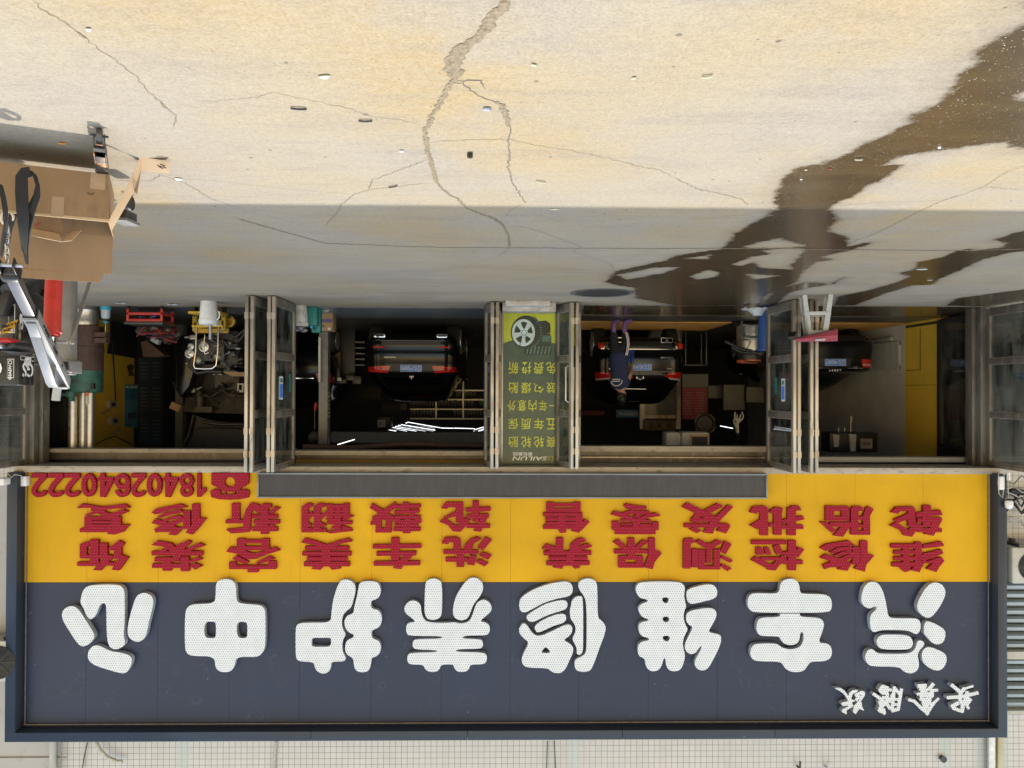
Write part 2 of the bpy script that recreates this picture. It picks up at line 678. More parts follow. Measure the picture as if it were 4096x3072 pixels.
def sdf_poly(px, py, poly):
    d = np.full(px.shape, 1e18)
    ins = np.zeros(px.shape, bool)
    k = len(poly)
    for i in range(k):
        ax, ay = poly[i]
        bx, by = poly[(i+1) % k]
        ex, ey = bx-ax, by-ay
        l2 = ex*ex+ey*ey+1e-9
        t = np.clip(((px-ax)*ex+(py-ay)*ey)/l2, 0, 1)
        d = np.minimum(d, (px-ax-t*ex)**2+(py-ay-t*ey)**2)
        c = ((ay > py) != (by > py))
        with np.errstate(divide='ignore', invalid='ignore'):
            xx = ax+(py-ay)*ex/(ey if abs(ey) > 1e-9 else 1e-9)
        ins ^= c & (px < xx)
    d = np.sqrt(d)
    return np.where(ins, -d, d)


def stroke_poly(t):
    if len(t) == 5:
        x1, y1, x2, y2, w_ = t
        dx, dy = x2-x1, y2-y1
        l_ = math.hypot(dx, dy)
        nx, ny = -dy/l_*w_/2, dx/l_*w_/2
        return [(x1+nx, y1+ny), (x2+nx, y2+ny), (x2-nx, y2-ny), (x1-nx, y1-ny)]
    return [(t[i], t[i+1]) for i in range(0, len(t), 2)]


def contours(prims, holes=(), step=2.5, soft=0):
    polys = [stroke_poly(t) for t in prims]
    a = np.array([q for p in polys for q in p])
    x0, y0 = a.min(0)-8
    x1, y1 = a.max(0)+8
    gx = np.arange(x0, x1+step, step)
    gy = np.arange(y0, y1+step, step)
    px, py = np.meshgrid(gx, gy)
    f = np.full(px.shape, 1e9)
    for p in polys:
        f = np.minimum(f, sdf_poly(px, py, p))
    for h in holes:
        f = np.maximum(f, -sdf_poly(px, py, stroke_poly(h)))
    f -= soft
    f = np.where(np.abs(f) < 1e-6, 1e-6, f)
    ins = f < 0
    seg = {}
    H, W = f.shape

    def cross(i, j, k, l):
        t = f[i, j]/(f[i, j]-f[k, l])
        return (x0+(j+(l-j)*t)*step, y0+(i+(k-i)*t)*step)
    code = ins[:-1, :-1]*1+ins[:-1, 1:]*2+ins[1:, 1:]*4+ins[1:, :-1]*8
    T = {1: ['LT'], 2: ['TR'], 3: ['LR'], 4: ['RB'], 5: ['LT', 'RB'], 6: ['TB'], 7: ['LB'], 8: ['BL'], 9: ['BT'], 10: ['TR', 'BL'], 11: ['BR'], 12: ['RL'], 13: ['RT'], 14: ['TL']}
    nxt = {}
    pos = {}
    for i, j in zip(*np.nonzero((code > 0) & (code < 15))):
        ed = {'T': ('h', i, j), 'B': ('h', i+1, j), 'L': ('v', i, j), 'R': ('v', i, j+1)}
        for s_ in T[int(code[i, j])]:
            ks = []
            for ch in s_:
                k = ed[ch]
                ks.append(k)
                if k not in pos:
                    pos[k] = cross(k[1], k[2], k[1], k[2]+1) if k[0] == 'h' else cross(k[1], k[2], k[1]+1, k[2])
            nxt.setdefault(ks[0], []).append(ks[1])
            nxt.setdefault(ks[1], []).append(ks[0])
    done = set()
    out = []
    for s0 in list(nxt):
        if s0 in done:
            continue
        lp = [s0]
        done.add(s0)
        cur = s0
        while True:
            q = [k for k in nxt[cur] if k not in done]
            if not q:
                break
            cur = q[0]
            done.add(cur)
            lp.append(cur)
        if len(lp) > 5:
            out.append(simplify([pos[k] for k in lp], .55))
    return out


def simplify(p, tol):
    p = np.array(p)
    k = len(p)
    far = int(np.argmax(((p-p[0])**2).sum(1)))

    def dp(a):
        if len(a) < 3:
            return [a[0]]
        s_, e = a[0], a[-1]
        d = e-s_
        l_ = math.hypot(*d)+1e-9
        dist = np.abs(d[0]*(a[1:-1, 1]-s_[1])-d[1]*(a[1:-1, 0]-s_[0]))/l_
        i = int(np.argmax(dist))+1
        if dist[i-1] < tol:
            return [s_]
        return dp(a[:i+1])+dp(a[i:])
    return dp(p[:far+1])+dp(np.vstack([p[far:], p[:1]]))


def raised(name, loops, org, sc, Y, depth, mat, parent, bevel=0):
    """solid letter: loops in zoom pixels, front face on the plane Y, depth going back into the sign"""
    cu = bpy.data.curves.new(name, 'CURVE')
    cu.dimensions = '2D'
    cu.fill_mode = 'BOTH'
    cu.extrude = depth/2
    for lp in loops:
        sp = cu.splines.new('POLY')
        sp.points.add(len(lp)-1)
        for q, (x, y) in zip(sp.points, lp):
            w_ = P(org[0]+x*sc, org[1]+y*sc, Y)
            q.co = (w_.x, w_.z, 0, 1)
        sp.use_cyclic_u = True
    o = bpy.data.objects.new('letter_tmp', cu)
    COL.objects.link(o)
    LETTERS.append((o, name, mat, parent, Y+depth/2))


LETTERS = []


def flush_letters():
    bpy.context.view_layer.update()
    dg = bpy.context.evaluated_depsgraph_get()
    for o, name, mat, parent, Yc in LETTERS:
        me = bpy.data.meshes.new_from_object(o.evaluated_get(dg))
        a = np.empty(len(me.vertices)*3, dtype=np.float32)
        me.vertices.foreach_get('co', a)
        a = a.reshape(-1, 3)
        q = np.stack([a[:, 0], Yc-a[:, 2], a[:, 1]], 1)
        me.vertices.foreach_set('co', q.ravel())
        me.update()
        me.materials.clear()
        link(name, me, mat, parent)
        cu = o.data
        bpy.data.objects.remove(o)
        bpy.data.curves.remove(cu)
    LETTERS.clear()

# ------------------------------------------------------------------ depths (metres from the camera)
YS, YF, YO = 12.10, 11.90, 12.35        # sign sheet, front of the sign frame, door plane

# ------------------------------------------------------------------ ground
CR = []           # cracks: (points in photo px, width in m)


def gz(reg, pts):
    ox, oy, sc = {1: (0, 0, .633), 2: (1300, 0, .7232), 3: (2696, 0, .7232)}[reg]
    return [(ox+pts[i]*sc, oy+pts[i+1]*sc) for i in range(0, len(pts), 2)]


WET = [
    gz(3, (2300, 60, 1936, 120, 1870, 150, 1800, 195, 1720, 245, 1640, 285, 1590, 320, 1640, 345, 1620, 370, 1560, 410, 1520, 450, 1510, 490, 1520, 520, 1450, 570, 1370, 610, 1280, 640, 1300, 675, 1230, 710, 1140, 760, 1050, 785, 960, 840, 900, 865, 830, 890, 820, 905, 720, 915, 640, 940, 590, 1000, 555, 1060, 535, 1110, 560, 1160, 500, 1200, 420, 1240, 330, 1290, 290, 1350, 240, 1380, 100, 1400, 0, 1415, -50, 1440, -330, 1500, -360, 1540, -390, 1560, -310, 1580, -230, 1590, -210, 1650, 0, 1690, 480, 1690, 500, 1640, 600, 1600, 680, 1560, 720, 1500, 790, 1450, 880, 1435, 820, 1420, 1000, 1380, 1110, 1340, 1060, 1340, 970, 1360, 970, 1310, 890, 1290, 870, 1270, 920, 1210, 870, 1160, 930, 1110, 1010, 1085, 1050, 1050, 1170, 990, 1260, 930, 1270, 908, 1170, 915, 1240, 870, 1400, 845, 1560, 825, 1700, 805, 1800, 795, 1830, 815, 1936, 830, 2300, 850)),
    gz(3, (2300, 1200, 1936, 1275, 1860, 1290, 1760, 1330, 1830, 1345, 1800, 1370, 1660, 1385, 1640, 1375, 1560, 1385, 1490, 1420, 1340, 1450, 1330, 1490, 1240, 1510, 1300, 1530, 1200, 1570, 1050, 1610, 900, 1640, 880, 1690, 1000, 1690, 1180, 1620, 1320, 1580, 1430, 1575, 1480, 1540, 1600, 1490, 1700, 1440, 1850, 1400, 1936, 1390, 2300, 1330)),
    gz(3, (2300, 1560, 1936, 1600, 1700, 1630, 1560, 1650, 1500, 1690, 1936, 1700, 2300, 1700)),
    gz(3, (1890, 0, 1936, 20, 2300, 60, 2300, 0)),
    gz(3, (480, 1690, 560, 1600, 720, 1560, 860, 1565, 950, 1532, 880, 1572, 760, 1590, 640, 1620, 560, 1690)),
]
DRY = [
    gz(3, (400, 1365, 480, 1340, 580, 1320, 730, 1360, 560, 1372, 430, 1370)),
    gz(3, (330, 1462, 370, 1470, 440, 1448, 480, 1480, 650, 1490, 640, 1465, 700, 1412, 720, 1378, 640, 1370, 500, 1386, 535, 1405, 420, 1425)),
    gz(3, (90, 1530, 190, 1495, 245, 1505, 230, 1530, 130, 1545)),
    gz(3, (410, 1518, 580, 1525, 450, 1545)),
    gz(3, (60, 1430, 200, 1410, 180, 1432)),
    gz(3, (1890, 530, 1936, 510, 2100, 500, 2100, 550, 1936, 548)),
    gz(3, (-310, 1520, -200, 1500, -100, 1480, 20, 1478, -60, 1510, -200, 1535, -260, 1545)),
]


def ground():
    def axis(segs):
        a = []
        for lo, hi, st in segs:
            a += list(np.arange(lo, hi, st))
        return np.array(a+[segs[-1][1]])
    xs = axis([(-260, -60, 40), (-60, -14, 4), (-14, -9, .5), (-9, 6, .03), (6, 14, .5), (14, 60, 4), (60, 260, 40)])
    ys = axis([(-120, -20, 20), (-20, 1.6, 1.2), (1.6, 8, .03), (8, 15.2, .03), (15.2, 30, 1), (30, 300, 30)])
    gx, gy = np.meshgrid(xs, ys)
    wet = np.full(gx.shape, 1e9)
    for poly in WET:
        q = [tuple(G(*p).xy) for p in poly]
        wet = np.minimum(wet, sdf_poly(gx, gy, q))
    for poly in DRY:
        q = [tuple(G(*p).xy) for p in poly]
        wet = np.maximum(wet, -sdf_poly(gx, gy, q))
    # the washed threshold inside the two right-hand doorways
    q = [tuple(G(*p).xy) for p in ((2330, 1222), (2960, 1222), (3960, 1228), (3960, 1290), (2330, 1290))]
    wet = np.minimum(wet, sdf_poly(gx, gy, q))
    z = np.zeros(gx.shape)
    co = np.stack([gx, gy, z], -1).reshape(-1, 3)
    h, w_ = gx.shape
    i = np.arange(h*w_).reshape(h, w_)
    f = np.stack([i[:-1, :-1], i[:-1, 1:], i[1:, 1:], i[1:, :-1]], -1).reshape(-1, 4)
    me = bpy.data.meshes.new('concrete_ground')
    me.vertices.add(len(co))
    me.vertices.foreach_set('co', co.astype(np.float32).ravel())
    me.loops.add(f.size)
    me.loops.foreach_set('vertex_index', f.ravel().astype(np.int32))
    me.polygons.add(len(f))
    me.polygons.foreach_set('loop_start', np.arange(0, f.size, 4, dtype=np.int32))
    me.update(calc_edges=True)
    at = me.attributes.new('wet', 'FLOAT', 'POINT')
    at.data.foreach_set('value', np.clip(-wet, -2, 2).astype(np.float32).ravel())
    mt, n, p = nodes('yard_concrete')
    v = coords(n, (1, 1, 1))
    big = noise(n, v, .42, 3, .5)
    mid = noise(n, v, 1.7, 6, .6)
    fine = noise(n, v, 70, 5, .7)
    sp = N(n, 'TexVoronoi')
    sp.inputs['Scale'].default_value = 26
    L(n, v, sp.inputs['Vector'])
    pale, yel, gry = (.295, .25, .178), (.32, .225, .088), (.27, .238, .195)
    c = mixc(n, ramp(n, big, .42, .60), pale, yel)
    c = mixc(n, ramp(n, noise(n, coords(n, (1, 1, 1)), .62, 4, .6), .47, .60, .85), c, gry)
    c = mixc(n, ramp(n, mid, .35, .75, .55), c, (.25, .22, .175))
    c = mixc(n, ramp(n, noise(n, coords(n, (.35, 1.6, 1)), 2.2, 7, .68), .50, .72, .55), c, (.185, .16, .135))
    c = mixc(n, ramp(n, fine, .34, .68), mixc(n, 1.0, c, (.74, .72, .69), 'MULTIPLY'), mixc(n, 1.0, c, (1.13, 1.13, 1.13), 'MULTIPLY'))
    c = mixc(n, ramp(n, noise(n, v, 17, 6, .75), .66, .71, .6), c, (.13, .11, .09))
    c = mixc(n, ramp(n, noise(n, v, 34, 4, .8), .66, .70, .85), c, (.08, .07, .06))
    c = mixc(n, ramp(n, noise(n, v, 23, 6, .8), .42, .62, .30), c, (.40, .345, .255))
    vo = N(n, 'TexVoronoi')
    vo.inputs['Scale'].default_value = 7
    L(n, v, vo.inputs['Vector'])
    sv = N(n, 'SeparateColor')
    L(n, vo.outputs['Color'], sv.inputs[0])
    spot = mathn(n, 'LESS_THAN', vo.outputs['Distance'], mathn(n, 'MULTIPLY', sv.outputs[0], .11))
    c = mixc(n, mathn(n, 'MULTIPLY', spot, mathn(n, 'MULTIPLY', mathn(n, 'GREATER_THAN', sv.outputs[1], .45), .75)), c, (.085, .07, .055))
    c = mixc(n, ramp(n, noise(n, coords(n, (.5, 2.2, 1)), 6, 7, .7), .52, .72, .35), c, (.19, .16, .125))
    # lighter tint painted in to offset shade near the doors, plus traffic streaks
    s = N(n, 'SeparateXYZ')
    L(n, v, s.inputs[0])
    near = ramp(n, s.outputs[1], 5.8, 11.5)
    shade_lift = mathn(n, 'MULTIPLY', near, ramp(n, noise(n, coords(n, (.3, 1.2, 1)), 1.6, 7, .65), .3, .62, .9))
    c = mixc(n, shade_lift, c, (.35, .272, .195))
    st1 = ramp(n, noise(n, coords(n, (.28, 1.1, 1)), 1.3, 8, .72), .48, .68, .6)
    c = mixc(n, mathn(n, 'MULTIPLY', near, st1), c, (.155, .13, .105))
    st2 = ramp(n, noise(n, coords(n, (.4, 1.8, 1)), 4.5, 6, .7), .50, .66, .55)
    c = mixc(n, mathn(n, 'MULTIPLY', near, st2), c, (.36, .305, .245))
    c = mixc(n, ramp(n, noise(n, coords(n, (1, 1, 1)), 1.1, 8, .75), .60, .72, .45), c, (.20, .165, .12))
    a = N(n, 'Attribute')
    a.attribute_name = 'wet'
    wn = mathn(n, 'MULTIPLY_ADD', noise(n, v, 7, 9, .72), .22, -.11)
    wv = mathn(n, 'ADD', a.outputs['Fac'], wn)
    wf = ramp(n, wv, -.02, .035)
    damp = ramp(n, wv, -.16, .03, .5)
    c = mixc(n, damp, c, mixc(n, 1.0, c, (.62, .58, .54), 'MULTIPLY'))
    wvar = ramp(n, noise(n, coords(n, (.6, 1.4, 1)), 3.4, 6, .65), .3, .7)
    wcol = mixc(n, wvar, mixc(n, 1.0, c, (.235, .20, .16), 'MULTIPLY'), mixc(n, 1.0, c, (.37, .315, .24), 'MULTIPLY'))
    c = mixc(n, wf, c, wcol)
    bu = N(n, 'TexVoronoi')
    bu.inputs['Scale'].default_value = 75
    L(n, v, bu.inputs['Vector'])
    sb_ = N(n, 'SeparateColor')
    L(n, bu.outputs['Color'], sb_.inputs[0])
    foam = mathn(n, 'MULTIPLY', mathn(n, 'LESS_THAN', bu.outputs['Distance'], mathn(n, 'MULTIPLY', sb_.outputs[0], .28)), mathn(n, 'GREATER_THAN', sb_.outputs[1], .62))
    band = mathn(n, 'MULTIPLY', wf, mathn(n, 'SUBTRACT', 1.0, ramp(n, wv, .05, .30, .85)))
    c = mixc(n, mathn(n, 'MULTIPLY', foam, band), c, (.45, .43, .39))
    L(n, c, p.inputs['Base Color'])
    rr = N(n, 'MapRange')
    L(n, wf, rr.inputs[0])
    rr.inputs[3].default_value = .85
    rr.inputs[4].default_value = .15
    L(n, rr.outputs[0], p.inputs['Roughness'])
    b = N(n, 'Bump')
    L(n, mathn(n, 'SUBTRACT', .28, mathn(n, 'MULTIPLY', wf, .18)), b.inputs['Strength'])
    b.inputs['Distance'].default_value = .012
    L(n, fine, b.inputs['Height'])
    L(n, b.outputs[0], p.inputs['Normal'])
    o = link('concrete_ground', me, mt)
    return struct(o)


ground()


def smooth_line(p, n_=5):
    """jagged densified path"""
    out = []
    for i in range(len(p)-1):
        a, b = Vector(p[i]), Vector(p[i+1])
        k = max(2, int((b-a).length/.02))
        d = (b-a)
        nn = Vector((-d.y, d.x)).normalized()
        for j in range(k):
            out.append(a+d*(j/k)+nn*random.uniform(-.011, .011)*(1 if j else 0))
    out.append(Vector(p[-1]))
    return out


def cracks():
    crk = [
        # reg, main width m, points
        (2, .05, (1010, -60, 1000, 0, 985, 45, 920, 100, 905, 140, 860, 190, 790, 240, 740, 300)),
        (2, .075, (790, 240, 740, 300, 715, 370, 725, 430)),
        (2, .028, (725, 430, 680, 480, 645, 550, 610, 610, 580, 670, 555, 715, 560, 790, 575, 860, 590, 900, 605, 970, 615, 1010)),
        (2, .019, (615, 1010, 680, 1070, 740, 1105, 775, 1145, 840, 1175, 940, 1210, 985, 1245, 1015, 1300, 1022, 1365)),
        (2, .03, (840, 1175, 940, 1210, 985, 1245)),
        (2, .012, (690, 460, 765, 455, 800, 500, 870, 535, 970, 570, 1000, 610, 1010, 670, 1022, 700, 1015, 790, 1020, 860, 1012, 930, 1035, 1000, 1080, 1080, 1110, 1125)),
        (2, .03, (955, 560, 985, 590, 1002, 640, 1022, 700)),
        (2, .016, (720, 450, 790, 442, 865, 445, 890, 490)),
        (2, .020, (-480, 1210, 0, 1345, 150, 1350, 420, 1362, 700, 1368, 1022, 1370, 1360, 1372, 1936, 1374)),
        (2, .008, (0, 1250, 70, 1170, 90, 1130, 170, 1070, 240, 1050, 400, 1030, 580, 1010)),
        (2, .007, (240, 1050, 262, 995, 400, 945, 575, 880)),
        (2, .006, (560, 785, 780, 772, 1015, 770, 1150, 800, 1380, 835, 1500, 860, 1700, 910, 1850, 940, 1936, 980)),
        (2, .005, (0, 575, 100, 590, 250, 640, 420, 660, 520, 690)),
        (2, .007, (1000, 1250, 1130, 1260, 1300, 1320, 1420, 1365, 1370, 1390, 1450, 1415, 1580, 1460, 1600, 1495)),
        (2, .005, (1580, 1455, 1700, 1420, 1820, 1375)),
        (2, .006, (1022, 1375, 950, 1420, 750, 1480, 560, 1510, 420, 1540)),
        (2, .004, (1110, 1125, 1040, 1150, 990, 1205)),
        (3, .008, (0, 980, 60, 1010, 130, 1045, 250, 1070, 370, 1100, 410, 1135)),
        (3, .006, (50, 1212, 250, 1200, 400, 1185, 560, 1160, 900, 1138, 1100, 1120, 1420, 1110, 1500, 1105, 1600, 1075, 1720, 1030, 1820, 960, 1936, 915)),
        (3, .010, (970, 1340, 1070, 1310, 1200, 1250, 1330, 1180, 1470, 1115, 1600, 1070)),
        (3, .024, (-100, 1374, 400, 1372, 800, 1378, 1300, 1384, 1600, 1384, 1936, 1376)),
        (3, .005, (1720, 1030, 1830, 1040, 1936, 1050)),
        (3, .005, (1450, 1640, 1600, 1600, 1780, 1570, 1936, 1510)),
        (3, .005, (880, 1450, 1000, 1470, 1130, 1490, 1240, 1508)),
        (3, .005, (1460, 1545, 1780, 1565, 1936, 1575)),
        (1, .0055, (190, -20, 240, 45, 300, 75, 360, 105, 430, 155, 520, 220, 610, 300, 690, 350, 770, 410, 870, 490, 930, 570, 980, 610, 1040, 670, 1090, 710, 1115, 750, 1095, 790, 1115, 815)),
        (1, .022, (500, 205, 540, 240)), (1, .02, (1020, 650, 1045, 680)),
        (1, .004, (1090, 400, 1200, 430, 1290, 470)),
        (1, .004, (1240, 640, 1420, 632, 1640, 610, 1720, 580, 1900, 620, 2050, 650, 2212, 685)),
        (1, .007, (700, 1140, 960, 1140, 1010, 1100, 1150, 1150, 1240, 1195, 1330, 1255, 1500, 1310)),
        (1, .004, (1150, 1130, 1400, 1145, 1700, 1180, 1900, 1200, 2212, 1225)),
        (1, .003, (1480, 1310, 1800, 1390, 1900, 1422)),
    ]
    mb = MB()
    rb = MB()
    for zi, (reg, wd, pts) in enumerate(crk):
        zi *= .00012
        q = [G(*p).xy for p in gz(reg, pts)]
        q = smooth_line(q)
        a, b = [], []
        kk = k2 = .5
        tgt = rb if wd > .018 else mb
        for i, p in enumerate(q):
            t = (q[min(i+1, len(q)-1)]-q[max(i-1, 0)])
            nn = Vector((-t.y, t.x)).normalized() if t.length > 0 else Vector((1, 0))
            e = min(1, (i+.4)/4, (len(q)-i-.6)/4) if wd <= .018 else min(1, (i+2)/4, (len(q)-i+1)/4)
            k_ = (.15, .8) if wd > .018 else (.10, .42)
            kk = .65*kk+.35*random.uniform(*k_) if i else .5
            wl = wd*e*(kk*.7+.3*random.uniform(*k_))
            k2 = .65*k2+.35*random.uniform(*k_) if i else .5
            wr = wd*e*(k2*.7+.3*random.uniform(*k_))
            a.append((*(p+nn*wl), .0016+zi*.2 if tgt is mb else .0026+zi*.2))
            b.append((*(p-nn*wr), .0016+zi*.2 if tgt is mb else .0026+zi*.2))
        o = len(tgt.v)
        tgt.v += [Vector(x) for x in a+b]
        k = len(a)
        tgt.f += [(o+i, o+i+1, o+k+i+1, o+k+i) for i in range(k-1)]
    m1 = M('dark_crack', (.11, .09, .07), .95, 0, .4, 40)  # flat dark brown colour of the thin crack strips
    m2 = M('crumbled_concrete', (.195, .152, .098), .95, 0, .35, 38, spec=.1, bump=.35, bs=90, dirt=((.27, .23, .17), .5, 55))
    struct(mb.build('ground_cracks', m1))
    struct(rb.build('broken_ground_seam', m2))


cracks()

# manhole in the yard by the doorway
c0 = G(2408, 1171)
mh = thing('manhole_cover', 'round iron manhole cover in the wet concrete before the doorways', 'manhole cover')
MB().lathe([(.47, .002), (.47, .008), (.415, .010), (.41, .006)], (c0.x, c0.y, 0), 40).build('rim', M('manhole_rim', (.13, .125, .12), .6, .3, .3, 20), mh)
t = MB().lathe([(.40, .003), (.40, .009)], (c0.x, c0.y, 0), 40)
for i in range(-4, 5):
    for j in range(-4, 5):
        if i*i+j*j < 17:
            t.box((c0.x+i*.085+(j % 2)*.04, c0.y+j*.085, .011), (.05, .018, .005), Matrix.Rotation(.8 if (i+j) % 2 else -.8, 3, 'Z'))
t.build('plate', M('manhole_iron', (.07, .068, .062), .5, .5, .4, 16), mh)

# ------------------------------------------------------------------ SIGN BOARD
sign = thing('signboard', 'huge navy and yellow shop sign with raised white and red characters', 'shop sign', (0, YS, 2.85))
XL, XR = P(60, 2333, YS).x, P(3992, 2333, YS).x      # XL is the photo-left edge (world +X)
zb = P(2048, 1893, YS).z
zm = P(2048, 2328, YS).z
zt = P(2048, 2925, YS).z
seams = [P(x, 2300, YS).x for x in (347, 633, 919, 1200, 1487, 1767, 2042, 2316, 2594, 2870, 3146, 3420, 3693)]
for nm, z0, z1, mk in (('yellow_panel', zb, zm, 'yellow'), ('navy_panel', zm+.004, zt+.05, 'navy')):
    mb = MB()
    ed = [XL]+seams+[XR]
    for a, b in zip(ed[:-1], ed[1:]):
        mb.mm((b+.0016, YS, z0), (a-.0016, YS+.02, z1))
    mb.build(nm, MT[mk], sign)
MB().mm((XR, YS+.022, zb), (XL, YS+.05, zt+.05)).build('backing', MT['frame_dark'], sign)
# frame: three box members with mitred corners
ox1, ox0 = P(22, 2500, YF).x, P(4029, 2500, YF).x
ix1, ix0 = P(64, 2500, YF).x, P(3993, 2500, YF).x
oz, iz = P(2048, 2960, YF).z, P(2048, 2923, YF).z
fb = MB()


def member(a, b, c, d):
    fb.slab([(p[0], YF, p[1]) for p in (a, b, c, d)], (0, .30, 0))


member((ox1, zb-.02), (ox1, oz), (ix1, iz), (ix1, zb-.02))
member((ox0, zb-.02), (ix0, zb-.02), (ix0, iz), (ox0, oz))
sx = [P(x, 2940, YF).x for x in (1244, 1870, 2490, 3100)]
ed = [ix1]+sx+[ix0]
for i in range(len(ed)-1):
    a, b = ed[i]-.002, ed[i+1]+.002
    member((a if i else ox1, oz), (b if i < len(ed)-2 else ox0, oz), (b if i < len(ed)-2 else ix0, iz), (a if i else ix1, iz))
fb.build('frame', MT['frame'], sign, bevel=.006)
lip = MB()
lip.mm((ix0+.03, YS-.03, iz-.06), (ix1-.03, YS-.012, iz-.045))
lip.mm((ix0+.04, YS-.03, zb), (ix0+.05, YS-.012, iz-.065)).mm((ix1-.05, YS-.03, zb), (ix1-.04, YS-.012, iz-.065))
lip.build('sealing_strip', M('grey_sealant', (.17, .155, .14), .7, 0, .3, 12), sign)

# --- white characters: outlines traced from the board
W1, W2, W3, W4 = (0, 2300), (1024, 2300), (2048, 2300), (3072, 2300)
ZS = 1024/2201


def pl(t):
    return [(t[i], t[i+1]) for i in range(0, len(t), 2)]


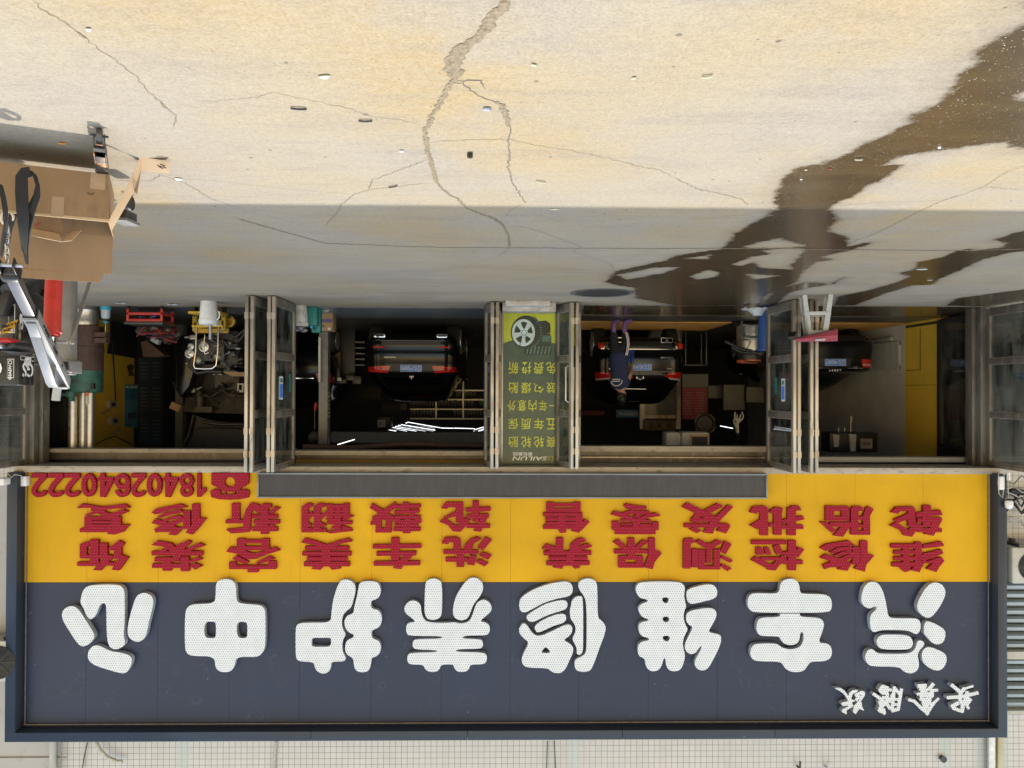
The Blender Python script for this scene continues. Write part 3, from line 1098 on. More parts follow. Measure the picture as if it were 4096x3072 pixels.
WHITE = [
    ('heart', W1, [(770,85,1010,80,1062,110,1072,160,1072,400,1060,520,1078,580,1060,615,1010,640,960,635,925,590,915,450,915,280,905,243,870,243,848,280,832,330,800,375,770,382,740,345,720,290,688,240,700,180,715,125),
      (540,305,575,275,625,265,665,285,700,330,770,440,815,515,800,560,760,600,710,617,670,595,600,490,545,400,530,350),
      (1170,190,1200,160,1250,152,1300,175,1320,220,1310,290,1275,420,1260,510,1225,565,1180,577,1130,560,1098,520,1096,450,1120,340,1150,240),
      (770,640,800,608,850,605,900,630,950,655,1040,668,1105,685,1135,715,1130,770,1095,835,1060,848,1000,835,880,800,790,765,755,720,755,670)]),
    ('centre', W1, [(1855,180,1855,80,1880,45,1940,33,2000,45,2030,90,2030,200,2050,245,2201,255,2250,262,2278,300,2282,350,2282,600,2265,660,2230,695,2201,705,2030,703,2018,780,1990,825,1940,838,1880,828,1850,790,1845,700,1660,697,1610,680,1588,630,1590,330,1610,275,1660,250,1840,247),
      (1765,400,1845,400,1857,420,1857,530,1840,545,1765,540,1753,480), (2040,403,2115,403,2127,425,2127,525,2110,545,2045,540,2033,470)]),
    ('protect', W2, [(720,60,745,38,800,40,845,70,858,120,845,190,820,280,775,310,745,350,735,410,745,465,775,515,745,555,740,620,748,670,775,715,760,742,700,745,645,748,645,800,620,840,570,850,525,830,505,790,495,748,400,745,355,735,340,690,340,470,350,430,380,412,500,410,643,408,648,330,660,230,690,120),
      (478,540,560,541,645,540,645,560,645,615,560,617,478,617,478,580),
      (890,70,920,55,1000,52,1050,65,1072,110,1070,170,1040,208,990,220,985,260,1000,290,1050,300,1078,340,1082,400,1060,450,1010,470,990,490,995,535,1010,548,1055,565,1075,610,1068,670,1030,703,992,712,988,770,970,825,920,840,865,828,842,790,838,715,785,690,765,650,768,590,790,555,838,540,842,512,820,505,780,480,760,430,762,380,790,345,838,332,845,270,870,180,880,110)]),
    ('nourish', W2, [(1290,250,1330,218,1380,222,1418,260,1420,320,1440,380,1480,405,1560,412,1680,410,1700,405,1760,418,1830,405,1860,350,1890,250,1930,215,1980,212,2025,260,2025,310,1980,350,1920,400,1980,408,2010,440,2010,490,1985,518,1920,520,1785,522,1770,548,1930,550,1953,580,1950,620,1920,636,1720,638,1715,662,1950,664,1985,690,1985,740,1960,768,1840,770,1838,800,1810,830,1760,835,1725,828,1700,790,1695,768,1590,770,1580,810,1550,832,1500,835,1455,815,1440,770,1320,770,1300,740,1302,690,1330,668,1555,665,1565,645,1370,642,1345,615,1348,570,1375,550,1595,548,1610,525,1320,525,1292,500,1290,440,1310,410,1375,405,1340,370,1285,330,1272,290),
      (1455,80,1470,45,1520,28,1575,40,1600,75,1600,330,1580,370,1530,390,1475,380,1448,340,1450,200),
      (1790,70,1840,25,1890,20,1940,55,1958,110,1930,180,1870,250,1845,320,1820,375,1770,393,1715,378,1690,330,1700,240,1730,160)]),
    ('repair', W3, [(60,240,80,190,170,130,300,80,430,55,490,58,522,95,522,150,490,185,400,200,280,235,180,290,110,328,65,305),
      (125,350,180,310,290,245,400,218,460,215,482,250,465,295,400,315,290,350,190,405,145,400,125,375),
      (195,440,240,400,330,355,420,330,462,340,468,385,440,415,360,435,270,480,220,497,197,475),
      (75,440,95,410,130,430,165,490,210,525,260,520,350,480,430,440,490,420,522,450,515,500,480,535,440,560,500,590,530,630,520,680,490,740,465,800,430,840,380,845,335,830,310,800,130,798,90,770,82,720,100,670,150,580,100,545,62,500,60,460),
      (290,617,314,638,332,664,300,672,250,670,268,638),
      (510,230,540,190,590,178,612,200,612,600,608,670,575,690,555,675,560,640,545,600,515,550,545,500,548,450,530,410,500,370,497,300,510,260),
      (575,60,610,35,670,28,720,50,735,100,735,370,770,390,808,440,800,500,770,580,730,690,690,800,660,830,600,835,550,820,535,770,545,725,590,705,630,680,642,630,642,250,620,180,580,130,568,90)]),
    ('maintain', W3, [(1065,100,1090,65,1200,55,1420,57,1470,75,1490,110,1478,170,1490,240,1500,270,1480,310,1475,370,1490,430,1515,465,1490,510,1470,560,1470,620,1490,690,1475,760,1450,815,1400,832,1350,820,1325,780,1320,715,1305,715,1285,790,1245,828,1190,828,1150,790,1145,720,1090,700,1080,640,1090,590,1130,568,1180,562,1178,542,1120,530,1090,490,1088,430,1110,405,1170,395,1175,378,1120,365,1085,310,1090,265,1130,240,1168,230,1165,210,1100,200,1065,150),
      (1293,192,1342,192,1350,215,1335,243,1310,241,1290,218), (1298,359,1347,359,1355,385,1335,408,1305,403,1293,380), (1298,522,1352,522,1360,550,1340,572,1308,565,1295,545),
      (1500,140,1530,115,1640,85,1720,78,1760,110,1768,170,1740,205,1640,230,1540,253,1510,230,1500,190),
      (1500,330,1540,305,1650,285,1730,285,1760,320,1755,370,1720,430,1685,490,1730,500,1795,515,1800,560,1780,630,1740,710,1690,800,1650,823,1600,815,1570,780,1575,730,1610,670,1635,612,1620,612,1600,640,1575,675,1530,683,1490,650,1485,600,1510,540,1560,445,1520,430,1495,390)]),
    ('vehicle', W4, [(105,80,130,45,190,30,240,40,270,85,275,150,300,162,480,165,530,185,550,230,548,290,520,322,280,325,105,325,-100,322,-150,310,-178,260,-170,190,-140,158,-80,155,70,160,100,140),
      (105,332,110,332,270,332,275,332,275,360,400,365,460,375,485,420,470,480,430,585,500,585,540,610,552,660,540,715,490,742,365,745,340,780,310,825,250,837,180,828,135,790,122,745,-100,742,-140,720,-155,670,-140,610,-100,590,80,588,110,620,170,640,240,635,290,605,308,550,305,500,290,487,275,510,272,560,245,595,190,605,135,590,105,550,100,527,-50,525,-85,510,-102,460,-90,390,-60,365,105,362)]),
    ('steam', W4, [(800,200,820,110,860,65,910,55,960,80,1000,170,1020,270,1035,365,1100,372,1270,372,1305,390,1315,440,1305,490,1275,512,1240,495,1200,475,1000,472,950,480,910,495,885,470,875,400,880,340,930,300,935,272,910,270,880,290,840,280,810,250),
      (930,560,960,520,1010,512,1190,515,1235,540,1250,590,1230,630,1180,643,990,640,945,620),
      (835,690,860,640,900,635,930,665,960,678,1200,678,1250,655,1275,610,1285,565,1320,560,1350,590,1330,620,1300,650,1285,690,1300,760,1290,815,1250,845,1200,845,1160,825,1130,788,900,787,860,770,840,735),
      (1280,265,1300,200,1370,90,1430,62,1490,75,1525,120,1525,180,1480,270,1420,350,1380,372,1330,355,1290,310),
      (1345,400,1390,398,1460,430,1520,470,1528,520,1510,580,1460,600,1410,585,1365,530,1338,500),
      (1320,690,1335,640,1375,615,1430,630,1520,670,1540,720,1525,780,1480,823,1430,820,1370,790,1330,745)]),
]
for nm, org, loops in WHITE:
    raised('large_white_character', [chaikin(pl(t), 2) for t in loops], org, ZS, YS-.105, .10, MT['gw'], sign)

# --- red characters: strokes traced from the board
Z2 = 1024/2212
A5, A6, A7, A8 = (0, 1850), (1024, 1850), (2048, 1850), (3072, 1850)
RED = [
    (A5, [(668,862,810,862,810,893,668,893), (805,928,870,932,910,880,985,815,920,795,880,835,850,880), (690,813,900,813,27), (690,705,745,690,745,826,690,826), (690,710,720,694,770,690,765,722,720,730), (812,668,812,890,72), (893,700,893,815,63), (965,925,1025,932,1062,880,1105,822,1050,800,1010,850), (915,877,1010,877,26), (985,740,1045,715,1045,830,985,830), (935,745,1025,675,1072,700,1040,740,965,760)], []),
    (A5, [(665,392,705,358,880,385,1080,360,1118,390,1000,395,880,412,780,390), (790,398,965,470,36), (728,455,780,455,960,395,910,390), (1105,425,1060,405,940,450,1000,470), (730,481,1030,481,22), (730,514,1030,514,20), (730,554,1030,554,34), (760,472,760,568,60), (1003,472,1003,568,76), (1020,540,1113,540,1060,600,990,622,925,615,985,570), (690,586,975,586,30)], []),
    (A5, [(1310,432,1345,402,1560,360,1612,385,1480,405,1345,448), (1360,470,1410,440,1560,405,1580,430,1470,450,1385,478), (1400,505,1450,478,1540,455,1575,470,1480,490,1420,515), (1310,522,1345,486,1440,520,1550,570,1520,595,1420,550), (1340,590,1580,490,36), (1340,600,1380,563,1560,565,1600,540,1520,628,1455,622,1480,598), (1612,420,1612,573,56), (1690,360,1690,560,62), (1660,535,1720,480,1778,485,1700,580,1660,622,1605,605)], []),
    (A5, [(1310,712,1360,678,1480,700,1540,760,1545,790,1480,780,1440,730), (1370,770,1440,725,1470,740,1410,772), (1520,720,1625,672,1650,690,1600,735,1580,775,1535,775), (1590,760,1720,695,1768,718,1640,762), (1310,785,1748,785,32), (1335,838,1545,838,30), (1315,893,1560,893,34), (1440,820,1440,935,70), (1500,795,1560,795,1540,845,1500,845), (1597,815,1597,938,70), (1630,855,1715,812,1745,838,1640,866), (1640,895,1680,868,1745,895,1690,925)], []),
    (A6, [(-177,355,-177,515,66), (-262,511,-112,511,28), (-107,470,-82,400,-47,350,15,360,-22,400,-47,450,-52,590,-107,590), (-257,580,-112,565,-60,575,-60,600,-212,612), (72,375,72,618,62), (40,395,60,355,130,360,132,388,95,390,95,420,42,420), (110,435,165,380,205,395,140,445), (-30,400,10,360,38,385,45,420,20,440), (-35,467,185,467,30), (-20,513,200,513,30), (105,550,148,530,160,558,110,565), (-10,545,40,530,50,560,-5,565), (-30,577,185,577,32)], []),
    (A6, [(82,660,82,745,60), (-132,660,-132,745,66), (-150,683,100,683,28), (-150,740,100,740,30), (-257,770,-225,732,-160,740,-40,785,0,785,100,755,165,730,205,760,100,790,0,832,-80,835,-170,785), (-205,830,-170,805,-65,860,-95,882), (0,865,110,810,160,832,20,880), (-202,862,-202,918,60), (140,855,140,915,66), (-232,905,172,905,28), (-72,928,16,928,38)], []),
    (A6, [(390,692,420,655,520,680,610,712,700,680,800,655,830,682,730,700,650,740,640,770,575,770,570,735,480,705), (425,740,800,740,30), (400,788,820,788,32), (440,832,785,832,30), (415,878,808,878,36), (605,720,605,880,62), (480,918,515,888,590,888,555,926), (625,888,690,888,730,915,655,926)], []),
    (A6, [(422,380,422,600,56), (395,385,440,352,490,360,480,385,440,392), (395,587,495,587,32), (440,460,480,425,500,450,445,500), (440,515,480,535,472,560,440,545), (527,380,527,600,54), (500,385,540,352,605,360,590,385,540,392), (500,587,605,587,28), (545,465,605,420,612,445,555,500), (550,512,605,540,592,560,545,540), (637,360,637,470,48), (780,355,780,470,52), (615,382,805,382,30), (615,455,805,455,28), (615,418,805,418,22), (708,370,708,470,32), (600,490,640,465,700,500,680,518), (740,490,800,455,842,465,770,500), (705,475,705,600,52), (615,520,828,520,26), (640,578,680,535,692,560), (740,545,790,558,800,578,750,572), (610,600,700,585,820,565,832,592,700,605,640,612)], []),
    (A6, [(995,372,1165,480,44), (1210,360,1040,480,44), (1008,482,1190,482,30), (1150,500,1135,600,50), (1058,512,1058,600,46), (1033,588,1170,588,32), (990,538,992,510,1030,500,1080,505,1080,530), (1293,348,1293,440,52), (1195,385,1420,375,28), (1195,433,1410,418,28), (1330,440,1372,440,1350,470,1320,470), (1200,472,1420,472,26), (1195,510,1425,510,24), (1218,460,1218,522,40), (1395,460,1395,522,48), (1285,492,1330,478,1335,500), (1200,545,1400,543,26), (1192,580,1420,578,28), (1300,525,1300,610,62)], []),
    (A6, [(1202,652,1202,845,66), (1010,728,1425,722,32), (1042,790,1380,785,32), (1310,770,1385,770,1340,820,1270,880,1255,920,1185,912,1235,850,1280,810), (1018,875,1415,870,34)], []),
    (A6, [(1758,345,1758,515,60), (1640,345,1780,345,1780,385,1660,385,1650,400,1600,395), (1620,478,1730,418,1730,462,1650,482), (1587,512,1630,482,1730,552,1800,485,1852,500,1790,572,1760,600,1700,592,1660,540), (1898,335,1898,510,50), (1815,414,2025,400,32), (1820,468,2010,460,32), (1950,455,2012,455,1980,515,1942,598,1880,590,1920,540), (1820,550,2020,550,30)], []),
    (A6, [(1737,665,1737,775,58), (1605,697,1630,650,1740,646,1765,680,1700,690,1665,682,1660,705), (1800,775,1800,720,1850,665,1910,643,1945,660,1880,700,1860,775), (1620,775,1920,775,30), (1640,840,1830,840,32), (1765,770,1765,902,62), (1825,880,1850,803,1905,810,1885,888), (1915,735,1985,645,2035,672,1960,758), (1930,805,1960,775,2035,805,2005,837), (1905,860,1930,835,2005,870,1970,897)], []),
    (A7, [(325,345,325,425,56), (563,345,563,425,58), (300,367,590,367,24), (300,412,590,412,26), (270,450,605,448,28), (290,490,605,488,25), (290,527,605,525,23), (270,560,605,560,28), (432,440,432,580,52), (580,435,580,575,56), (600,530,635,490,668,515,610,575,575,605,515,592,555,560), (400,575,465,575,465,605,415,607)], []),
    (A7, [(965,375,985,355,1080,375,1165,382,1155,405,1060,405,990,400), (945,440,1035,410,1060,420,1185,420,1185,445,960,445), (855,450,885,420,1010,460,1080,490,1140,460,1240,435,1283,460,1180,475,1110,510,1100,540,1045,540,1035,505,960,475), (1050,465,1085,445,1115,462,1085,478), (940,500,1030,500,16), (940,535,1030,535,16), (1115,505,1200,505,16), (1112,540,1205,540,18), (1072,500,1072,610,52), (895,510,895,580,60), (1240,515,1240,580,52), (870,568,1262,568,28), (893,603,1240,603,32)], []),
    (A7, [(1470,385,1515,348,1770,470,1720,500), (1775,353,1822,378,1710,440,1670,410), (1910,383,1868,368,1690,540,1760,540), (1600,420,1650,430,1590,520,1545,508), (1550,495,1760,495,30), (1490,530,1850,528,1885,540,1870,558,1490,560), (1655,605,1690,550,1755,550,1735,614), (1770,590,1815,550,1885,550,1850,612), (1535,578,1580,562,1635,590,1595,610)], []),
    (A7, [(413,652,413,770,60), (260,745,295,705,400,740,450,770,480,790,420,795,380,770), (500,770,505,710,555,665,605,652,640,675,580,700,560,770), (540,735,655,700,690,725,570,770), (275,785,685,782,32), (320,828,650,828,28), (300,872,670,870,32), (455,890,490,780,545,780,520,890), (355,905,400,882,450,882,430,918), (510,882,570,882,590,905,545,918)], []),
    (A7, [(1030,655,1030,840,56), (875,690,920,663,1010,750,1000,775), (1173,690,1130,668,1055,740,1060,775), (885,770,1170,770,32), (950,810,950,905,58), (1105,810,1105,905,54), (922,823,1132,823,28), (922,890,1134,890,36), (1208,655,1208,820,54), (1180,805,1235,755,1292,785,1230,860,1215,920,1140,905)], []),
    (A7, [(1512,680,1512,915,62), (1485,700,1490,662,1560,657,1580,690,1545,698), (1582,750,1582,905,50), (1640,755,1640,920,50), (1618,908,1797,908,28), (1770,750,1770,920,52), (1702,700,1702,868,42), (1588,690,1620,665,1705,712,1770,668,1817,690,1722,748,1690,750), (1800,770,1840,680,1897,707,1845,792), (1800,825,1820,808,1907,848,1885,866), (1800,895,1820,880,1895,915,1860,938)], []),
    (A8, [(-32,400,-32,628,66), (-157,430,-130,383,-30,376,5,400,-70,412,-100,442), (-155,545,-70,495,-62,545,-90,578), (85,395,85,625,66), (5,430,60,388,127,395,120,432,50,448), (12,540,115,540,26), (205,395,205,628,70), (170,405,210,375,270,378,287,412,220,415), (120,500,200,480,300,463,314,490,200,515,130,525), (125,558,305,558,30)], []),
    (A8, [(-140,690,158,690,32), (-100,735,-55,735,-38,795,-100,795), (-30,735,5,735,30,795,-20,795), (45,722,100,712,132,790,75,795), (-142,845,-105,812,30,885,10,925), (165,830,125,805,20,900,65,932,95,890), (-60,832,110,832,24), (10,895,60,895,60,932,-5,925), (210,675,210,930,64), (230,800,262,735,312,752,262,820), (130,778,180,768,185,805,150,812), (135,862,300,862,30)], []),
    (A8, [(535,378,535,500,70), (668,380,668,500,58), (500,400,700,400,36), (500,485,700,485,34), (455,515,510,518,592,590,550,602), (540,535,720,535,34), (568,630,640,550,722,545,680,590,650,640), (750,400,750,622,60), (720,420,735,380,812,382,822,415,770,418), (820,470,850,395,870,380,912,402,880,460,882,622,832,622), (740,480,860,480,24), (740,548,860,548,24), (740,608,882,608,32)], []),
    (A8, [(455,740,500,708,700,676,748,712,600,725,500,765), (535,775,600,740,715,725,735,748,620,765,560,790), (570,805,640,775,710,757,735,782,660,790,610,812), (458,825,500,793,720,870,700,895,620,880), (485,905,740,800,36), (490,907,530,870,720,870,738,845,685,935,605,922,640,900), (765,730,765,880,56), (830,680,830,865,58), (800,860,860,795,917,805,850,880,835,942,750,918)], []),
    (A8, [(1243,400,1243,550,58), (1068,432,1110,386,1260,383,1275,415,1140,420,1120,442), (1092,495,1220,440,1222,485,1120,522), (1060,546,1110,518,1210,583,1290,525,1347,550,1270,602,1245,640,1180,630,1150,585), (1375,372,1375,555,64), (1285,470,1285,436,1490,412,1508,452), (1295,500,1500,492,34), (1430,490,1505,490,1470,560,1430,632,1355,618,1410,560), (1300,586,1502,586,30)], []),
    (A8, [(1070,722,1330,722,34), (1095,778,1330,775,28), (1095,830,1330,828,28), (1080,882,1340,880,34), (1195,715,1195,900,50), (1300,690,1300,900,50), (1340,870,1330,800,1385,820,1330,900,1310,946,1235,930,1280,890), (1140,905,1230,900,1225,935,1185,946), (1335,742,1350,712,1500,683,1522,720), (1340,790,1500,752,1514,787,1470,800,1430,830,1345,830), (1345,865,1500,818,1523,850,1480,900,1455,946,1375,920,1440,862,1400,872)], []),
]
for org, prims, holes in RED:
    raised('red_character', contours(prims, holes, 2.5, 2.5), org, Z2, YS-.06, .055, MT['gr'], sign)


def arc(cx, cy, rx, ry, a0, a1, n_=16):
    return [(cx+rx*math.cos(R(a0+(a1-a0)*i/n_)), cy+ry*math.sin(R(a0+(a1-a0)*i/n_))) for i in range(n_+1)]


def path(p, w_):
    return [(*p[i], *(p[i+1][0]+(p[i+1][0]-p[i][0])*.08, p[i+1][1]+(p[i+1][1]-p[i][1])*.08), w_) for i in range(len(p)-1)]


# telephone digits, unit box 100 wide x 150 high, upright; then turned with the photograph
DG = {
    '2': path(arc(50, 40, 34, 28, 185, 375)+[(66, 78), (20, 128)], 29)+[(3, 135, 98, 135, 30)],
    '0': path(arc(50, 75, 35, 60, 0, 372, 30), 30),
    '4': [(2, 112, 98, 112, 27), (68, 0, 68, 150, 29), (66, 2, 16, 108, 28)],
    '6': path(arc(50, 52, 34, 40, 350, 180)+arc(50, 99, 35, 36, 180, 540, 24), 28),
    '8': path(arc(50, 39, 31, 27, 0, 375, 24), 27)+path(arc(50, 102, 34, 34, 0, 375, 24), 29),
    '1': [(62, 0, 62, 150, 33), (50, 0, 78, 0, 70, 40, 5, 62, 5, 36)],
}
boxes = [('2', 265, 403), ('2', 410, 548), ('2', 553, 692), ('0', 700, 830), ('4', 838, 980), ('6', 985, 1122), ('2', 1128, 1258), ('0', 1265, 1397), ('4', 1402, 1538), ('8', 1545, 1675), ('1', 1693, 1783)]
for ch, x0, x1 in boxes:
    lp = contours(DG[ch], [], 1.6)
    k = (x1-x0)/100 if ch != '1' else 1.05
    q = [[(x1-(x-0)*k, 298-y*205/150) for x, y in l_] for l_ in lp]
    raised('telephone_digit', q, A5, Z2, YS-.06, .055, MT['gr'], sign)
tel = contours([(1825,90,2150,90,2148,185,2050,245,1925,245,1825,190), (1815,245,1850,228,1905,240,1920,275,2040,275,2050,240,2120,230,2155,250,2145,305,2080,318,1985,323,1890,318,1822,300), (1940,262,2030,262,60)],
               [tuple(v for p in arc(1985, 170, 44, 44, 0, 360, 26) for v in p), (1950, 265, 2012, 265, 26), (1905,248,1918,248,1918,275,1905,270), (2040,250,2050,250,2052,272,2040,272)], 2.2)
raised('telephone_emblem', tel, A5, Z2, YS-.06, .055, MT['gr'], sign)
# --- four small brush-style white characters
CS = 700/2212
CO = (3300, 2650)
CALL = [
    [(130,325,190,325,240,355,300,435,340,470,375,485,330,507,300,500,290,460,240,390,180,350), (300,445,310,390,350,355,412,350,400,370,350,392,328,450), (210,520,230,505,320,490,330,515,280,540,225,545), (280,500,330,500,355,550,270,600,268,650,215,620,225,595,300,560), (380,402,460,363,500,375,500,412,450,490,430,500,440,470,470,410,440,398,392,432), (395,480,440,420,30), (370,550,430,490,460,510,465,560,488,602,430,580,388,648,360,625), ],
    [(695,350,730,300,36), (690,345,735,388,36), (730,385,800,390,32), (728,300,800,325,30), (725,352,838,345,28), (610,395,735,482,30), (790,390,780,520,30), (725,440,855,465,26), (680,500,830,492,24), (690,535,800,520,26), (690,585,750,530,34), (680,592,720,625,40), (750,645,735,585,36), (760,650,740,630,24), (790,530,822,585,30), (835,430,860,400,24), (878,310,848,600,32), (968,335,925,600,30), (870,310,945,400,28), (870,462,940,470,22), (860,530,935,530,22), (845,610,925,590,36)],
    [(1058,470,1135,492,28), (1125,485,1235,595,30), (1225,585,1295,632,36), (1285,645,1380,505,32), (1375,512,1438,455,22), (1275,620,1302,658,30), (1175,297,1282,290,34), (1195,330,1272,330,34), (1165,400,1290,390,26), (1205,430,1280,420,24), (1230,300,1230,420,40), (1260,370,1300,340,26), (1310,342,1372,268,36), (1340,352,1425,350,24), (1300,392,1372,380,24), (1290,428,1372,415,24), (1350,340,1345,445,26), (1200,465,1340,460,24), (1228,495,1340,490,24), (1230,525,1340,520,24), (1240,562,1310,550,26), (1285,450,1280,585,40)],
    [(1598,282,1722,382,34), (1715,385,1765,325,36), (1755,335,1872,298,20), (1545,445,1700,435,32), (1695,438,1780,420,32), (1775,422,1935,383,34), (1720,370,1702,450,38), (1695,440,1742,535,34), (1800,368,1782,455,38), (1790,440,1742,545,38), (1600,560,1692,508,40), (1745,530,1732,625,40), (1690,603,1742,620,30), (1615,575,1695,605,32), (1835,455,1778,535,56), (1790,535,1818,585,26)],
]
for pr in CALL:
    lp = contours(pr, [], 2.5, 5)
    raised('small_white_character', lp, CO, CS, YS-.10, .095, MT['gw'], sign)
flush_letters()

# LED display strip fixed on the yellow sheet
ld = thing('led_display', 'long dark scrolling LED display with grey metal frame below the red characters', 'led display', (0, YS, 3))
a, b = P(1028, 1891, 11.93), P(3071, 1997, 11.93)
b.z = P(2048, 1994, 11.93).z
MB().mm((b.x+.02, 11.95, a.z+.03), (a.x-.02, YS-.002, b.z-.03)).build('screen', MT['screen'], ld)
mb = MB()
mb.mm((b.x, 11.93, a.z), (a.x, YS-.004, a.z+.028)).mm((b.x, 11.93, b.z-.028), (a.x, YS-.004, b.z))
mb.mm((b.x, 11.93, a.z+.03), (b.x+.028, YS-.004, b.z-.03)).mm((a.x-.028, 11.93, a.z+.03), (a.x, YS-.004, b.z-.03))
mb.build('frame', M('display_frame', (.18, .205, .235), .4, .4, .2, 6, (.2, 1, 1)), ld, bevel=.004)

# small fittings on the sign
jb = P(93, 1925, YS-.1)
o = MB().box((jb.x, YS-.06, jb.z), (.12, .11, .16)).build('junction_box', MT['white'], None, bevel=.012)
tag(o, 'small white junction box on the corner of the yellow sign near the telephone number', 'junction box')

# ------------------------------------------------------------------ BUILDING
bld = thing('workshop_building', 'white tiled building with wide folding glass doors and a dark car workshop inside', 'building', (0, YO, 0))
HT = 9.22
JL, JR = P(118, 1500, YO).x, P(3942, 1500, YO).x     # door jambs: photo left (+X), photo right (-X)
zl0 = P(2048, 1867, 12.1).z                          # underside of the front lintel
zl1 = zb-.004
zw = zl1+.02
t = MB()
t.mm((-16, YO+.02, zw), (16, YO+.35, HT))
t.mm((JL+.02, YO+.02, 0), (16, YO+.35, zw-.001))
t.mm((-16, YO+.02, 0), (JR-.02, YO+.35, zw-.001))
t.build('tiled_wall', MT['tiles'], bld)
MB().mm((-16.1, YO-.06, HT+.001), (16.1, YO+14.5, HT+.12)).build('roof', MT['offwhite'], bld)
MB().mm((JR-.05, 12.06, zl0), (JL+.05, YO+.3, zl1)).build('lintel', MT['lintel'], bld, bevel=.006)
# header rails of the four bays
BAY = [(122, 1170), (1176, 1944), (2316, 3072), (3172, 3940)]
HEAD = [
    [(1800, 1815, 'lintel', .0), (1816, 1845, 'bronze', .12), (1846, 1866, 'frame_dark', .16)],
    [(1805, 1823, 'lintel', .0), (1824, 1840, 'bronze', .14), (1841, 1866, 'ochre2', .10)],
    [(1784, 1806, 'lintel', .0), (1807, 1825, 'bronze', .12), (1826, 1832, 'alu', .02), (1833, 1852, 'bronze', .14), (1853, 1857, 'alu', .05), (1858, 1866, 'frame_dark', .15)],
    [(1826, 1845, 'greyplastic', .0), (1846, 1862, 'deepblue', .12), (1863, 1867, 'alu', .03)],
]
MT['ochre2'] = M('ochre_header', (.28, .17, .02), .6, 0, .15, 3)
MT['deepblue'] = M('deep_blue_header', (.012, .02, .05), .4, 0, .2, 3)
for (x0, x1), hd in zip(BAY, HEAD):
    par = None
    for y0, y1, mk, d in hd:
        q0, q1 = P(x0, y0, 12.72), P(x1, y1, 12.72)
        za, zb_ = P(2048, y0, 12.72).z, P(2048, y1, 12.72).z
        MB().mm((q1.x+.005, 12.72+d, za), (q0.x-.005, 13.0, zb_-.002)).build('header_rail', MT[mk], bld)
# interior shell
XWL, XWR = 8.42, -8.62
zc = 3.7
MB().mm((XWL, 14.35, 0), (XWL+.2, 16.88, zc)).build('yellow_side_wall', MT['wall_yellow'], bld)
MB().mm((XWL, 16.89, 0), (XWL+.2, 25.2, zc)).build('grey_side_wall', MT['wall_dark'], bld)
q = P(3775, 1300, 14.45)
MB().mm((XWR-.2, 14.06, 0), (XWR, 15.26, zc)).build('yellow_side_wall', MT['wall_yellow'], bld)
MB().mm((XWR-.2, 15.27, 0), (XWR, 25.2, zc)).build('grey_side_wall', MT['wall_in'], bld)
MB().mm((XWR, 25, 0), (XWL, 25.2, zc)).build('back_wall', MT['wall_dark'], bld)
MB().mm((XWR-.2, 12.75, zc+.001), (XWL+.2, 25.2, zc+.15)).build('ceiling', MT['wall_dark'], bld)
# little seams and marks on the yellow panel by the right-hand bay
mb = MB()
mb.mm((XWR, 14.07, P(3700, 1541, 15).z-.004), (XWR+.004, 15.25, P(3700, 1541, 15).z+.004))
for a, b in (((14.68, .16), (14.7, 1.0)), ((14.68, 1.0), (15.22, 1.012)), ((14.08, .06), (15.22, .11))):
    mb.mm((XWR, a[0], a[1]), (XWR+.005, b[0], b[1]))
mb.build('panel_seam', MT['frame_dark'], bld)
# glazed side light between the jamb and the yellow wall, both ends
t = MB()
for sx, xx in ((1, XWL), (-1, XWR)):          # tiled passages outside the glazed side lights
    t.mm((xx+sx*.75, 12.73, 0), (xx+sx*.95, 15.5, 4.2)).mm((xx+sx*.21, 14.9, 0), (xx+sx*.749, 15.1, 4.2))
t.build('passage_wall', MT['tiles'], bld)
MB().mm((XWL+.21, 12.71, 4.21), (XWL+1.0, 15.5, 4.3)).build('shade_cover', MT['offwhite'], bld)  # unseen covers, added to keep the sun out behind the side glass
MB().mm((XWR-1.0, 12.71, 4.21), (XWR-.21, 15.5, 4.3)).build('shade_cover', MT['offwhite'], bld)
for sx, xx, y0, y1 in ((1, XWL-.0, 12.72, 14.30), (-1, XWR+.02, 12.72, 14.02)):
    if True:
        f = MB()
        for yy in (y0+.04, y1-.02):
            f.mm((xx-.05, yy-.05, .05), (xx+.03, yy+.05, 2.9))
        for zz in (.08, 2.5):
            f.mm((xx-.045, y0+.1, zz-.05), (xx+.025, y1-.08, zz+.05))
        s_ = f.build('side_light', MT['frame_dark'], bld, bevel=.004)
        MB().mm((xx-.05, y0+.1, 2.56), (xx+.02, y1-.08, 3.7)).build('transom_panel', MT['frame_dark'], s_)
        MB().mm((xx-.012, y0+.1, .13), (xx-.004, y1-.08, 2.45)).build('pane', MT['glass'], s_)
# jamb posts
for x in (JL, JR):
    sg = 1 if x > 0 else -1
    f = MB().mm((x-.10*sg, YO-.03, 0), (x, YO+.10, zl0-.003))
    f.mm((x-.16*sg, YO+.11, 0), (x-.02*sg, YO+.3, zl0-.003))
    f.build('jamb_post', MT['bronze'], bld, bevel=.004)

